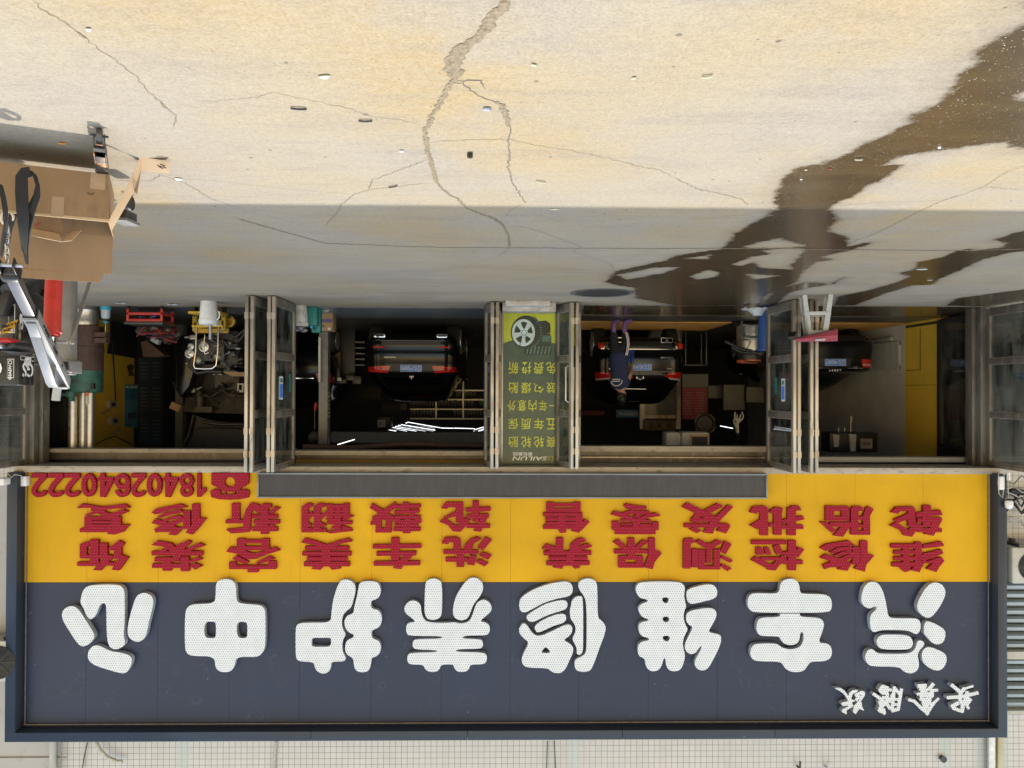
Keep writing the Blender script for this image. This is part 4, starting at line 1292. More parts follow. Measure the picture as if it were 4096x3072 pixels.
# interior floor sheets
dark_floor = M('workshop_floor_paint', (.10, .10, .10), .5, 0, .3, 2.5, dirt=((.045, .04, .038), .5, 3), bump=.1)
struct(MB().mm((P(1176, 1300, 13).x+.0, 12.9, .0), (XWL, 25, .006)).build('workshop_floor', dark_floor))
struct(MB().mm((XWR, 13.95, .0), (P(1176, 1300, 13).x-.003, 25, .006)).build('workshop_floor', M('wash_bay_floor', (.085, .075, .06), .35, 0, .3, 2.5, dirt=((.04, .035, .03), .5, 3))))
mt, n, p = nodes('grey_floor_tiles')
br = N(n, 'TexBrick')
br.offset = 0
for k, v in (('Scale', 1), ('Brick Width', .6), ('Row Height', 1.2), ('Mortar Size', .006)):
    br.inputs[k].default_value = v
br.inputs['Color1'].default_value = (.17, .18, .19, 1)
br.inputs['Color2'].default_value = (.15, .16, .17, 1)
br.inputs['Mortar'].default_value = (.02, .02, .02, 1)
mp = N(n, 'Mapping')
tc = N(n, 'TexCoord')
mp.inputs['Rotation'].default_value = (0, 0, .35)
L(n, tc.outputs['Object'], mp.inputs[0])
L(n, mp.outputs[0], br.inputs['Vector'])
L(n, br.outputs[0], p.inputs['Base Color'])
p.inputs['Roughness'].default_value = .3
struct(MB().mm((P(2316, 1300, 13).x+.01, 12.78, .0), (P(1176, 1300, 13).x-.005, 14.7, .011)).build('tiled_threshold', mt))

# ------------------------------------------------------------------ folding door leaves
ZT = 2.735


def leaf(n_, f_, side=1, pane=True, sticker=None, handle=False, label=None, cut=(.93, 1.84)):
    """door leaf from its near stile n_=(photo x, depth) to its hinge line f_=(photo x, depth)"""
    a, b = P(n_[0], 1400, n_[1]), P(f_[0], 1400, f_[1])
    a, b = Vector((a.x, a.y, 0)), Vector((b.x, b.y, 0))
    d = (b-a)
    ln = d.length
    d.normalize()
    nn = Vector((-d.y, d.x, 0))
    rot = Matrix((d, nn, Vector((0, 0, 1)))).transposed()

    def bx(m_, u0, u1, z0, z1, th, off=0):
        c = a+d*((u0+u1)/2)+nn*off+Vector((0, 0, (z0+z1)/2))
        m_.box(c, (u1-u0, th, z1-z0), rot)
    st, th = .075, .05
    m_ = MB()
    bx(m_, st, ln-st, .02, .15, th-.006)
    bx(m_, st, ln-st, ZT-.09, ZT, th-.006)
    for z in cut:
        bx(m_, st, ln-st, z-.05, z+.05, th-.006)
    bx(m_, ln-st, ln, .02, ZT, th)
    o = m_.build('folding_door', MT['bronze'], bld, bevel=.004)
    if label:
        o['label'] = label
    m_ = MB()
    bx(m_, 0, st, .02, ZT, th)
    m_.build('edge_stile', MT['alu'], o, bevel=.005)
    m_ = MB()
    zz = [.15]+[v for z in cut for v in (z-.05, z+.05)]+[ZT-.09]
    gb = MB()
    for i in range(3):
        z0, z1 = zz[2*i], zz[2*i+1]
        pm = MB()
        bx(pm, st+.012, ln-st-.012, z0+.012, z1-.012, .006)
        pm.build('pane', MT['glass'], o)
        for u0, u1 in ((st, st+.014), (ln-st-.014, ln-st)):
            bx(gb, u0, u1, z0, z1, .034)
        bx(gb, st+.0145, ln-st-.0145, z0, z0+.012, .034)
        bx(gb, st+.0145, ln-st-.0145, z1-.012, z1, .034)
    gb.build('glazing_bead', MT['alu'], o)
    for z in (.32, 2.1, 2.45):
        h = MB()
        bx(h, -.006, .006, z-.05, z+.05, th+.012)
        h.build('hinge', MT['alu'], o)
    for s_ in sticker or ():
        (x0, y0, x1, y1, mk) = s_
        sm = MB()
        bx(sm, x0, x1, y0, y1, .010)
        so_ = sm.build('sticker', MT[mk], o)
        if mk == 'white':
            sm = MB()
            bx(sm, x0+.012, x1-.012, y0+.12, y1-.03, .013)
            sm.build('printed_panel', MT['plate_blue'], so_)
            sm = MB()
            bx(sm, x0+.02, x1-.02, y0+.03, y0+.10, .013)
            sm.build('printed_panel', MT['teal'], so_)
    if handle:
        hm = MB()
        for s in (-1, 1):
            q_ = [a+d*(st*.5+.05)+nn*(s*k)+Vector((0, 0, z)) for k, z in ((.025, 1.05), (.075, 1.08), (.075, 1.62), (.025, 1.65))]
            hm.tube(q_, .013, 8)
        hm.build('handle', MT['steel'], o)
    return o


stk = [(.62, 1.25, .74, 1.62, 'white'), (.86, 1.22, .93, 1.5, 'teal')]
leaf((985, 11.2), (1088, 12.32))
leaf((1007, 11.2), (1110, 12.32))
leaf((1075, 11.25), (1162, 12.32))
leaf((1093, 11.25), (1178, 12.32), sticker=[(.30, 1.25, .46, 1.62, 'white'), (.78, 1.2, .86, 1.5, 'teal')], handle=False)
leaf((1970, 11.8), (1942, 12.32))
leaf((1989, 11.8), (2001, 12.32))
leaf((2290, 11.8), (2226, 12.32), handle=True)
leaf((2309, 11.8), (2319, 12.32))
leaf((3180, 11.28), (3070, 12.32), sticker=[(.36, 1.25, .48, 1.62, 'white'), (.66, 1.22, .73, 1.5, 'teal')])
leaf((3198, 11.28), (3090, 12.32))
leaf((3248, 11.28), (3140, 12.32))
leaf((3268, 11.28), (3160, 12.32))
leaf((4150, 11.2), (3950, 12.32), handle=True)
leaf((-92, 11.2), (112, 12.32), handle=True)

# ------------------------------------------------------------------ poster bay
pst = MB()
x1, x0 = P(1999, 1500, YO).x, P(2316, 1500, YO).x
xi1, xi0 = P(2012, 1500, YO).x, P(2302, 1500, YO).x
z0, z1 = P(2048, 1246, YO).z, P(2048, 1860, YO).z
pst.mm((xi1, YO-.03, .03), (x1, YO+.12, zl0-.003)).mm((x0, YO-.03, .03), (xi0, YO+.12, zl0-.003))
pst.mm((xi0+.001, YO-.025, .03), (xi1-.001, YO+.12, z0)).mm((xi0+.001, YO-.025, z1), (xi1-.001, YO+.12, zl0-.003))
pf = pst.build('poster_frame', MT['alu'], bld, bevel=.004)
MB().mm((xi0+.002, YO+.13, .0), (xi1-.002, YO+.5, zl0-.003)).build('pillar', MT['wall_in'], bld)
po = thing('tyre_poster', 'tall green tyre advertising poster with lime lettering in the narrow glazed bay', 'poster', (0, YO, 0))
YP = YO+.012
mt, n, p = nodes('dark_green_poster')
v = coords(n)
c = mixc(n, ramp(n, noise(n, v, 5, 6), .3, .7), (.028, .068, .048), (.055, .105, .078))
c = mixc(n, ramp(n, noise(n, v, 40, 4), .5, .7, .5), c, (.02, .045, .035))
L(n, c, p.inputs['Base Color'])
p.inputs['Roughness'].default_value = .25
pgreen = mt
plime = M('lime_print', (.42, .46, .035), .3, 0, .12, 4)
pl2 = M('yellow_green_lettering', (.50, .52, .04), .35, 0, .15, 6)


def p4(x, y):
    return P(1930+x*.4521, 1150+y*.4521, YP)


a, b = p4(185, 225), p4(780, 1572)
MB().mm((xi0+.002, YP, z0+.002), (xi1-.002, YP+.02, z1-.002)).build('sheet', pgreen, po)
cv = [p4(185, 225), p4(840, 225)]+[p4(x, y) for x, y in ((840, 515), (700, 500), (600, 488), (450, 470), (330, 462), (250, 470), (185, 495))]
for q in cv:
    q.z = max(q.z, z0+.003)
    q.x = min(max(q.x, xi0+.003), xi1-.003)
MB().slab(cv, (0, -.002, 0)).build('lime_field', plime, po)
tyg = M('printed_tyre', (.012, .026, .022), .3, 0, .4, 8)
tyl = M('printed_tread', (.10, .22, .17), .3, 0, .4, 14)
rimg = M('printed_alloy', (.45, .56, .54), .3, 0, .2, 8)


def ell(cx, cy, rx, ry, n_=36, a0=0, a1=360):
    return [p4(cx+rx*math.cos(R(a0+(a1-a0)*i/n_)), cy+ry*math.sin(R(a0+(a1-a0)*i/n_))) for i in range(n_)]


def off(pts, d):
    return [q+Vector((0, -d, 0)) for q in pts]


m_ = MB()
m_.slab(off([p4(*q) for q in ((490, 300), (560, 292), (600, 320), (602, 400), (520, 410))], .003), (0, -.002, 0))
m_.slab(off([p4(*q) for q in ((500, 408), (595, 405), (610, 440), (608, 490), (500, 498))], .003), (0, -.002, 0))
m_.slab(off([p4(*q) for q in ((370, 550), (400, 505), (600, 500), (611, 530), (608, 592), (380, 596), (366, 575))], .003), (0, -.002, 0))
m_.slab(off(ell(392, 398, 142, 150), .006), (0, -.002, 0))
m_.build('printed_tyres', tyg, po)
m_ = MB()
for k in range(7):
    x = 385+k*32
    m_.slab(off([p4(*q) for q in ((x, 590), (x+10, 590), (x+26, 520), (x+16, 520))], .0055), (0, -.001, 0))
    m_.slab(off([p4(*q) for q in ((x*.35+390, 480), (x*.35+396, 480), (x*.35+408, 425), (x*.35+402, 425))], .0055), (0, -.001, 0))
for k in range(16):
    t_ = R(-70+k*9)
    cx, cy = 392+134*math.cos(t_), 398+142*math.sin(t_)
    m_.slab(off([p4(*q) for q in ((cx-14, cy-3), (cx+2, cy-8), (cx+3, cy-3), (cx-13, cy+3))], .0085), (0, -.001, 0))
m_.build('printed_tread', tyl, po)
m_ = MB()
ou, inn = ell(362, 400, 102, 120, 40), ell(362, 400, 80, 96, 40)
for i in range(40):
    j = (i+1) % 40
    m_.slab(off([ou[i], ou[j], inn[j], inn[i]], .009), (0, -.002, 0))
m_.slab(off(ell(366, 402, 34, 38), .009), (0, -.002, 0))
for k in range(5):
    t_ = R(20+72*k)
    dx, dy = math.cos(t_), math.sin(t_)
    nx, ny = -dy, dx
    m_.slab(off([p4(366+dx*26+nx*12, 402+dy*30+ny*14), p4(364+dx*86+nx*22, 400+dy*102+ny*26), p4(364+dx*86-nx*22, 400+dy*102-ny*26), p4(366+dx*26-nx*12, 402+dy*30-ny*14)], .0092), (0, -.002, 0))
m_.build('printed_alloy_wheel', rimg, po)
m_ = MB()
for k in range(8):
    t_ = R(45*k)
    m_.slab(off(ell(366+22*math.cos(t_), 402+25*math.sin(t_), 5, 6, 10), .0115), (0, -.001, 0))
m_.build('printed_wheel_nuts', tyg, po)
for row, yc, h_ in (('赛轮轮胎', 1366, 100), ('五年质保', 1206, 100), ('一年内意外', 1046, 100), ('鼓包爆胎', 887, 100), ('免费换新', 713, 108)):
    k = len(row)
    for i, ch in enumerate(row):
        xs_ = (610, 497, 385, 272) if k == 4 else (612, 533, 442, 350, 255)
        if ch == '一':
            text(ch, 'lettering', pl2, po, p4(xs_[i], yc)+Vector((0, -.004, 0)), (.085, .013), ex=.002, off=.01)
        else:
            ww = 92 if k == 4 else 72
            text(ch, 'lettering', pl2, po, p4(xs_[i], yc)+Vector((0, -.004, 0)), (ww*.00188, h_*.00188), ex=.002, off=.006)
text('SAILUN', 'lettering', MT['text_white'], po, p4(418, 1512)+Vector((0, -.004, 0)), (.60, .066), ex=.002, off=.012, shear=.2)
text('赛轮集团', 'lettering', MT['text_white'], po, p4(357, 1473)+Vector((0, -.004, 0)), (.33, .062), ex=.002, off=.004)
m_ = MB()
for r_ in (.030, .044):
    m_.ring(p4(606, 1512)+Vector((0, -.004, 0)), r_, .004, n=20, k=6)
m_.build('emblem', pl2, po)
# scratches over the lowest row of words
m_ = MB()
for a_, b_ in (((215, 665), (300, 750)), ((460, 680), (550, 765)), ((415, 665), (345, 755)), ((440, 230), (480, 280))):
    m_.bar(p4(*a_)+Vector((0, -.008, 0)), p4(*b_)+Vector((0, -.008, 0)), .004, .002, Vector((0, 1, 0)))
m_.build('scratch', MT['text_black'], po)

stp = MB()
for (xa, ya, xb, yb, yy0, yy1) in ((2022, 1199, 2200, 1226, 11.72, 12.2), (2010, 1199, 2224, 1236, 11.95, 12.3)):
    a, b = P(xa, ya, yy0), P(xb, yb, yy0)
    stp.mm((b.x, yy0, 0), (a.x, yy1, .085 if yy0 < 11.9 else .15))
o = stp.build('door_step', M('pale_stone', (.42, .38, .34), .75, 0, .2, 6, dirt=((.2, .17, .15), .3, 9)), None, bevel=.01)
tag(o, 'pale chipped stone step in front of the tyre poster', 'step')

# ------------------------------------------------------------------ neighbouring fronts at the two edges
pw = thing('neighbour_panel', 'pale grey smooth wall panel with a drain pipe beside the white tiles', 'wall panel', (9, 12.3, 7))
xa = P(238, 3000, 12.3).x
MB().mm((xa, 12.28, 3.0), (14, 12.365, HT-.02)).build('panel', M('pale_panel', (.40, .40, .41), .6, 0, .06, 2, dirt=((.3, .29, .28), .2, 4)), pw)
MB().tube([(xa+.06, 12.22, 6.6), (xa+.06, 12.22, HT-.1)], .055, 12).build('drain_pipe', MT['greyplastic'], pw)
o = pw
mb = MB()
q = P(70, 3032, 12.25)
MB().mm((q.x-.8, 12.262, q.z-.004), (q.x+3, 12.279, q.z+.004)).build('panel_joint', MT['bronze'], pw)


def ac_unit(c, w_, h_, label, fan_dx=-.15, badge=True, depth=.32, rot=0):
    t_ = thing('air_conditioner', label, 'air conditioner', c, group='outdoor air conditioners')
    cx, cy, cz = c
    MB().mm((cx-w_/2, cy, cz), (cx+w_/2, cy+depth, cz+h_)).build('casing', MT['offwhite'], t_, bevel=.02)
    fc = Vector((cx+fan_dx*w_, cy-.012, cz+h_*.52))
    g = MB()
    for r_ in np.linspace(.06, h_*.40, 9):
        g.ring(fc, float(r_), .005, n=28, k=5)
    for k in range(8):
        a_ = k*math.pi/4
        g.bar(fc, fc+Vector((math.cos(a_), 0, math.sin(a_)))*h_*.40, .008, .008)
    g.build('fan_grille', MT['darksteel'], t_)
    MB().lathe([(h_*.41, 0), (h_*.41, .006)], fc+Vector((0, .016, 0)), 30, Matrix.Rotation(R(90), 3, 'X')).build('fan_opening', MT['black'], t_)
    if badge:
        bc = Vector((cx+w_*.33, cy-.004, cz+h_*.72))
        MB().box(bc, (.26, .008, .10)).build('badge', MT['plate_blue'], t_)
        text('Midea', 'lettering', MT['text_white'], t_, bc+Vector((.02, -.006, 0)), (.15, .045))
        MB().ring(bc+Vector((-.09, -.006, 0)), .025, .004, n=18, k=5).build('badge_ring', MT['text_white'], t_)
    br_ = MB()
    for s in (-1, 1):
        br_.mm((cx+s*w_*.35-.02, cy, cz-.05), (cx+s*w_*.35+.02, 12.37, cz-.005))
    br_.build('bracket', MT['darksteel'], t_)
    return t_


q = P(4075, 1350, 12.0)
ac_unit((-9.05, 11.98, .66), .95, .72, 'air conditioner low on the tiled wall seen through the far right glass door', -.18)
q = P(20, 1480, 12.0)
ac_unit((9.15, 11.95, 1.05), 1.0, .78, 'air conditioner on the wall seen through the glass door behind the motorcycle', -.2)
q = P(4085, 2265, 11.9)
ac_unit((q.x-.28, 11.9, P(2048, 2190, 11.9).z), .85, .60, 'pale air conditioner high on the tiled wall beside the yellow sign edge', .1, False)
q = P(6, 2668, 11.9)
ac_unit((q.x+.3, 11.9, P(2048, 2560, 11.9).z), .9, .66, 'air conditioner with round fan beside the navy sign edge', -.28, False)

# louvres, photo right
lv = thing('louver_panel', 'blue grey horizontal louvre panel on the wall beside the navy sign', 'louvre', (-8.8, 12.2, 5))
za, zz_ = P(4060, 2335, 12.2).z, P(4060, 2835, 12.2).z
m_ = MB()
k = 15
for i in range(k):
    z = za+(zz_-za)*i/k
    h_ = (zz_-za)/k
    if i == 8:
        continue
    m_.slab([(-10.5, 12.28, z), (-10.5, 12.16, z+h_*.15), (-10.5, 12.18, z+h_*.55), (-10.5, 12.30, z+h_*.95)], (2.35, 0, 0))
m_.build('slats', MT['louver'], lv)
h_ = (zz_-za)/k
MB().mm((-10.5, 12.13, za+h_*8), (-8.15, 12.3, za+h_*8.9)).build('rail', MT['offwhite'], lv)
MB().mm((-10.5, 12.13, zz_+.005), (-8.15, 12.3, zz_+.05)).build('rail', MT['offwhite'], lv)
MB().mm((-10.5, 12.31, za), (-8.15, 12.36, zz_)).build('backing', MT['frame_dark'], lv)

# pipes on the tiles above the sign
m_ = MB()
q = P(3965, 3000, 12.28)
m_.tube([(q.x, 12.28, q.z-.8), (q.x, 12.28, HT-.1)], .062, 14)
tag(m_.build('steel_pipe', MT['steel'], None, smooth=50), 'thick silver steel pipe rising up the white tiles above the sign corner', 'pipe')
m_ = MB()
q = P(4000, 3000, 12.28)
m_.mm((q.x-.045, 12.26, q.z-.8), (q.x+.045, 12.36, HT-.1))
tag(m_.build('cable_trunking', M('yellowed_plastic', (.45, .42, .30), .6, 0, .2, 7, (1, 1, .3)), None, bevel=.008), 'yellowed square cable duct beside the silver steel pipe', 'cable duct')
m_ = MB()
pts = [P(*q, 12.25) for q in ((385, 2970), (400, 3000), (430, 3030), (470, 3046), (490, 3045))]
m_.tube(pts, .03, 10)
o = m_.build('hose', MT['offwhite'], None, smooth=60)
tag(o, 'short white bent hose sticking out of the tiles above the heart character', 'hose')
cbl = thing('wall_cable', 'thin dark cables hanging down the white tiles above the middle of the sign', 'cable', (0, 12.3, 7.6))
for i, pts in enumerate((((2190, 2965), (2188, 3020), (2186, 3100)), ((2216, 2965), (2220, 3020), (2223, 3100)), ((350, 2970), (338, 3020), (330, 3072)))):
    MB().tube([P(*q, 12.33) for q in pts], .008, 6).build('strand', MT['darkcable'], cbl)
m_ = MB().tube([P(*q, 12.33) for q in ((1105, 2965), (1100, 3010), (1096, 3060), (1094, 3100))], .022, 8)
tag(m_.build('wall_cable', MT['cable'], None, smooth=60), 'thick pale cable running up the tiles above the second white character', 'cable')
m_ = MB()
q = P(3775, 3038, 12.3)
m_.lathe([(.04, -.01), (.04, .05), (.055, .055), (.055, .075)], (q.x, 12.37, q.z), 18, Matrix.Rotation(R(90), 3, 'X'))
tag(m_.build('pipe_end', MT['darksteel'], None, smooth=40), 'dark round pipe end in the white tiles above the small brush characters', 'pipe')
for x, lb in ((3192, 'rusty hook bolt in the tiles, right of the round lamp base'), (3304, 'pale hook bolt in the tiles above the vehicle character')):
    q = P(x, 3045, 12.33)
    tag(MB().tube([(q.x, 12.36, q.z+.1), (q.x, 12.25, q.z+.08), (q.x, 12.24, q.z-.04)], .018, 8).build('wall_hook', MT['rust'] if x < 3200 else MT['offwhite'], None, smooth=50), lb, 'hook')
# camera, lamp and cable clutter at the two lower corners of the sign
ck = thing('security_camera', 'small white camera with looped wires at the corner of the sign near the junction box', 'camera', (8.4, 11.85, 2.7))
q = P(14, 1925, 11.85)
MB().box(q, (.16, .22, .11)).build('body', MT['white'], ck, bevel=.02)
MB().tube([q+Vector((0, .1, .03)), q+Vector((-.08, .3, .12))], .018, 8).build('arm', MT['white'], ck)
MB().tube([P(*u, 11.86) for u in ((30, 1893), (45, 1910), (60, 1898), (85, 1903), (92, 1912))], .006, 6).build('wire', MT['cable'], ck)
ad = thing('power_adapter', 'white power adapter hanging on wires at the lower corner of the yellow sign', 'power adapter', (-8.3, 11.8, 2.8))
MB().box(P(4005, 1932, 11.82), (.085, .05, .22)).build('body', MT['white'], ad, bevel=.012)
MB().tube([P(*u, 11.83) for u in ((3995, 1890), (3992, 1930), (3996, 1975), (4010, 1992), (4014, 1960), (4016, 1890))], .006, 6).build('wire', MT['cable'], ad)
la = thing('security_camera', 'white dome camera dangling among cables under the louvres', 'camera', (-8.5, 11.8, 3))
MB().lathe([(.02, .10), (.05, .08), (.06, .03), (.062, -.02), (.05, -.04)], P(4036, 2012, 11.82), 20).build('body', MT['white'], la, smooth=40)
MB().tube([P(*u, 11.84) for u in ((4033, 1900), (4032, 1950), (4035, 1985), (4020, 1995), (4040, 1990))], .006, 6).build('wire', MT['cable'], la)
so_ = MB().box(P(4033, 1905, 11.9), (.06, .03, .13)).build('socket_box', MT['white'], None, bevel=.006)
tag(so_, 'little white socket box on wires, nearest the open glass door', 'socket')
cc = thing('cable_bundle', 'tangled black and grey cables strung along the tiled wall beside the sign', 'cables', (-8.8, 12, 3))
rr = random.Random(3)
for i in range(11):
    y0 = 1900+rr.random()*220
    pts = [(4026, y0+rr.uniform(-30, 30))]
    for k in range(1, 5):
        pts.append((4026+k*30, y0+rr.uniform(-35, 35)+k*4))
    MB().tube([P(*u, 12.2+rr.uniform(-.1, .1)) for u in pts], rr.choice((.008, .011, .018)), 6).build('strand', MT['darkcable'] if i % 3 else MT['cable'], cc, smooth=60)
MB().tube([P(*u, 12.25) for u in ((4040, 1962), (4070, 1968), (4130, 1975))], .05, 10).build('conduit', MT['black'], cc, smooth=50)
m_ = MB()
q = P(4042, 2200, 12.3)
m_.mm((q.x-.045, 12.24, P(0, 2150, 12.3).z), (q.x+.03, 12.3, P(0, 2225, 12.3).z))
m_.bar(P(4042, 2160, 12.26), P(4110, 2200, 12.0), .05, .03)
tag(m_.build('bracket', MT['darksteel'], None), 'dark angled steel bracket under the air conditioner by the yellow sign', 'bracket')

# ------------------------------------------------------------------ VEHICLES IN THE BAYS
class Car:
    """horizontal slices (z, half width, rear y, front y, corner radius) lofted upwards"""
    def __init__(s, name, label, c, slices, green, rz=0):
        s.t = thing(name, label, 'car', (c[0], c[1], 0), rz, 'black cars parked in the workshop', local=True)
        s.sl = slices
        s.gr = green
        b = s.loft(slices)
        s.body = b.build('body', MT['carblack'], s.t, smooth=50)
        g = s.loft([slices[-1]]+green[:-2])
        s.win = g.build('window', MT['carglass'], s.t, smooth=50)
        s.loft(green[-3:]).build('roof', MT['carblack'], s.t, smooth=50)

    def loop(s, z, w_, yr, yf, cr, K=8):
        pts = []
        for (cx, cy, a0) in ((w_-cr, yr+cr, -90), (w_-cr, yf-cr, 0), (-w_+cr, yf-cr, 90), (-w_+cr, yr+cr, 180)):
            for k in range(K+1):
                a = R(a0+90*k/K)
                pts.append(Vector((cx+cr*math.cos(a), cy+cr*math.sin(a), z)))
        return pts

    def loft(s, sl):
        m_ = MB()
        for q in sl:
            m_.v += s.loop(*q)
        n_ = len(m_.v)//len(sl)
        for i in range(len(sl)-1):
            for k in range(n_):
                a, b = i*n_+k, i*n_+(k+1) % n_
                m_.f.append((a, b, b+n_, a+n_))
        m_.f.append(tuple(range(n_))[::-1])
        m_.f.append(tuple((len(sl)-1)*n_+k for k in range(n_)))
        return m_

    def at(s, z):
        sl = s.sl+s.gr
        for a, b in zip(sl, sl[1:]):
            if a[0] <= z <= b[0]:
                t = (z-a[0])/max(1e-6, b[0]-a[0])
                return [a[i]+(b[i]-a[i])*t for i in range(5)]
        return list(sl[-1] if z > sl[-1][0] else sl[0])

    def rear(s, x, z, off=0):
        _, w_, yr, yf, cr = s.at(z)
        ax = abs(x)
        if ax <= w_-cr:
            return Vector((x, yr-off, z))
        u = min(ax-(w_-cr), cr)
        y = yr+cr-math.sqrt(max(0, cr*cr-u*u))
        nx, ny = u/cr, -math.sqrt(max(0, 1-(u/cr)**2))
        return Vector((math.copysign(min(ax, w_)+off*nx, x), y+off*ny, z))

    def patch(s, name, mat, pts, off=.012, parent=None, div=6, thick=.03, mirror=True):
        """lamp or trim lying on the rear surface: pts = [(x0,z0),(x1,z0'),(x1,z1'),(x0,z1)] bilinear"""
        out = []
        for sg in ((1, -1) if mirror else (1,)):
            rows = []
            for i in range(div+1):
                v = i/div
                row = []
                for j in range(div*2+1):
                    u = j/(div*2)
                    x = (pts[0][0]*(1-u)+pts[1][0]*u)*(1-v)+(pts[3][0]*(1-u)+pts[2][0]*u)*v
                    z = (pts[0][1]*(1-u)+pts[1][1]*u)*(1-v)+(pts[3][1]*(1-u)+pts[2][1]*u)*v
                    row.append(s.rear(x*sg, z, off))
                rows.append(row)
            out.append(MB().strip(rows, (0, thick, 0)).build(name, MT[mat] if isinstance(mat, str) else mat, parent or s.t, smooth=50))
        return out

    def wheels(s, r_, track, ys, wd=.24):
        for y in ys:
            for sg in (1, -1):
                c = Vector((sg*track, y, r_))
                rt = Matrix.Rotation(R(90), 3, 'Y')
                w_ = MB().lathe([(r_-.09, -wd/2), (r_-.02, -wd/2), (r_, -wd/2+.03), (r_, wd/2-.03), (r_-.02, wd/2), (r_-.09, wd/2)], c, 28, rt).build('wheel', MT['tyre'], s.t, smooth=35)
                rim = MB()
                sd = sg*(wd/2+.004)
                rim.lathe([(r_-.085, -.01), (r_-.085, .01), (r_-.12, .012), (r_-.12, -.012)], c+Vector((sd, 0, 0)), 28, rt)
                for k in range(5):
                    a = k*2*math.pi/5
                    rim.bar(c+Vector((sd, 0, 0)), c+Vector((sd, math.cos(a)*(r_-.1), math.sin(a)*(r_-.1))), .05, .03, Vector((1, 0, 0)))
                rim.build('rim', MT['steel'], w_)

    def plate(s, txt, z, x=0, w_=.44, h_=.14):
        y = s.rear(x, z).y-.018
        b = MB().box((x, y, z), (w_, .012, h_)).build('number_plate', MT['plate_blue'], s.t, bevel=.004)
        text(txt, 'lettering', MT['text_white'], b, (x, y-.009, z), (w_*.90, h_*.70), ex=.002, off=.005)
        f = MB()
        for zz in (-1, 1):
            f.box((x, y-.008, z+zz*(h_/2-.006)), (w_-.012, .004, .005))
        for xx in (-1, 1):
            f.box((x+xx*(w_/2-.006), y-.008, z), (.005, .004, h_-.02))
        f.build('plate_border', MT['text_white'], b)

    def word(s, txt, x, z, w_, h_, mk='chrome'):
        q = s.rear(x, z)
        text(txt, 'badge_lettering', MT[mk], s.t, (x, q.y-.012, z), (w_, h_), ex=.002, off=.008)

    def mirrors(s, y, z, w_):
        for sg in (1, -1):
            MB().ball((sg*(w_+.10), y, z), .11, (1, .5, .65)).build('mirror', MT['carblack'], s.t, smooth=60)


# --- black coupe SUV in the second bay
c = P(1645, 1400, 15.4)
mc = Car('black_suv', 'black coupe SUV in the middle bay with slim red tail lights and chrome bumper trim', (c.x, 15.35), [
    (.26, .80, .22, 4.5, .25), (.33, .90, .06, 4.7, .28), (.42, .955, .0, 4.8, .30), (.55, .975, .0, 4.85, .32), (.66, .985, .05, 4.85, .34), (.78, .99, .09, 4.8, .34), (.90, .985, .07, 4.75, .34), (1.05, .97, .08, 4.7, .34), (1.13, .945, .12, 4.55, .32), (1.165, .92, .17, 4.2, .30)],
    [(1.20, .895, .26, 3.6, .28), (1.36, .82, .55, 3.1, .28), (1.54, .735, .95, 2.7, .28), (1.66, .66, 1.3, 2.45, .26), (1.715, .58, 1.6, 2.3, .24), (1.74, .42, 1.8, 2.1, .15)])
mc.wheels(.37, .85, (.98, 3.9), .29)
mc.patch('tail_light', 'redlamp', [(.44, .95), (.93, .965), (.95, 1.075), (.50, 1.10)], .012)
mc.patch('lamp_strip', M('bright_red_lens', (.75, .04, .04), .15, 0, .1, 9), [(.47, 1.075), (.90, 1.05), (.90, 1.062), (.49, 1.092)], .022)
mc.patch('lamp_strip', M('bright_red_lens2', (.75, .04, .04), .15, 0, .1, 9), [(.46, .955), (.80, .975), (.80, .986), (.465, .968)], .022)
mc.patch('reflector', M('red_reflector', (.7, .03, .02), .2, 0, .1, 9), [(.54, .55), (.80, .545), (.80, .57), (.56, .57)], .014)
mc.patch('chrome_trim', 'chrome', [(-.80, .40), (.80, .40), (.80, .424), (-.80, .424)], .016, mirror=False, div=10)
for sg in (1, -1):
    MB().mm((sg*.54, -.02, .27), (sg*.78, .12, .36)).build('exhaust', MT['chrome'], mc.t, bevel=.02)
    MB().mm((sg*.57, -.026, .292), (sg*.75, -.021, .338)).build('exhaust_opening', MT['black'], mc.t)
mc.patch('bumper_insert', 'black', [(-.62, .44), (.62, .44), (.62, .50), (-.62, .50)], .008, mirror=False, div=8)
mc.patch('plate_recess', 'black', [(-.56, .90), (.56, .90), (.46, 1.085), (-.46, 1.085)], .006, mirror=False, div=8)
mc.plate('辽G M2093', 1.0, 0, .46, .145)
q = mc.rear(0, 1.165)
m_ = MB().ring((0, q.y-.03, 1.185), .043, .005, n=24)
for k in range(3):
    a = R(90+120*k)
    m_.bar((0, q.y-.03, 1.185), (.042*math.cos(a), q.y-.03, 1.185+.042*math.sin(a)), .012, .008, Vector((0, 1, 0)))
m_.build('emblem', MT['chrome'], mc.t)
mc.word('Mercedes-Benz', .46, .77, .24, .026)
mc.patch('brake_light', 'redlamp', [(-.2, 1.615), (.2, 1.615), (.2, 1.625), (-.2, 1.625)], .012, mirror=False)
mc.mirrors(3.0, 1.18, .93)

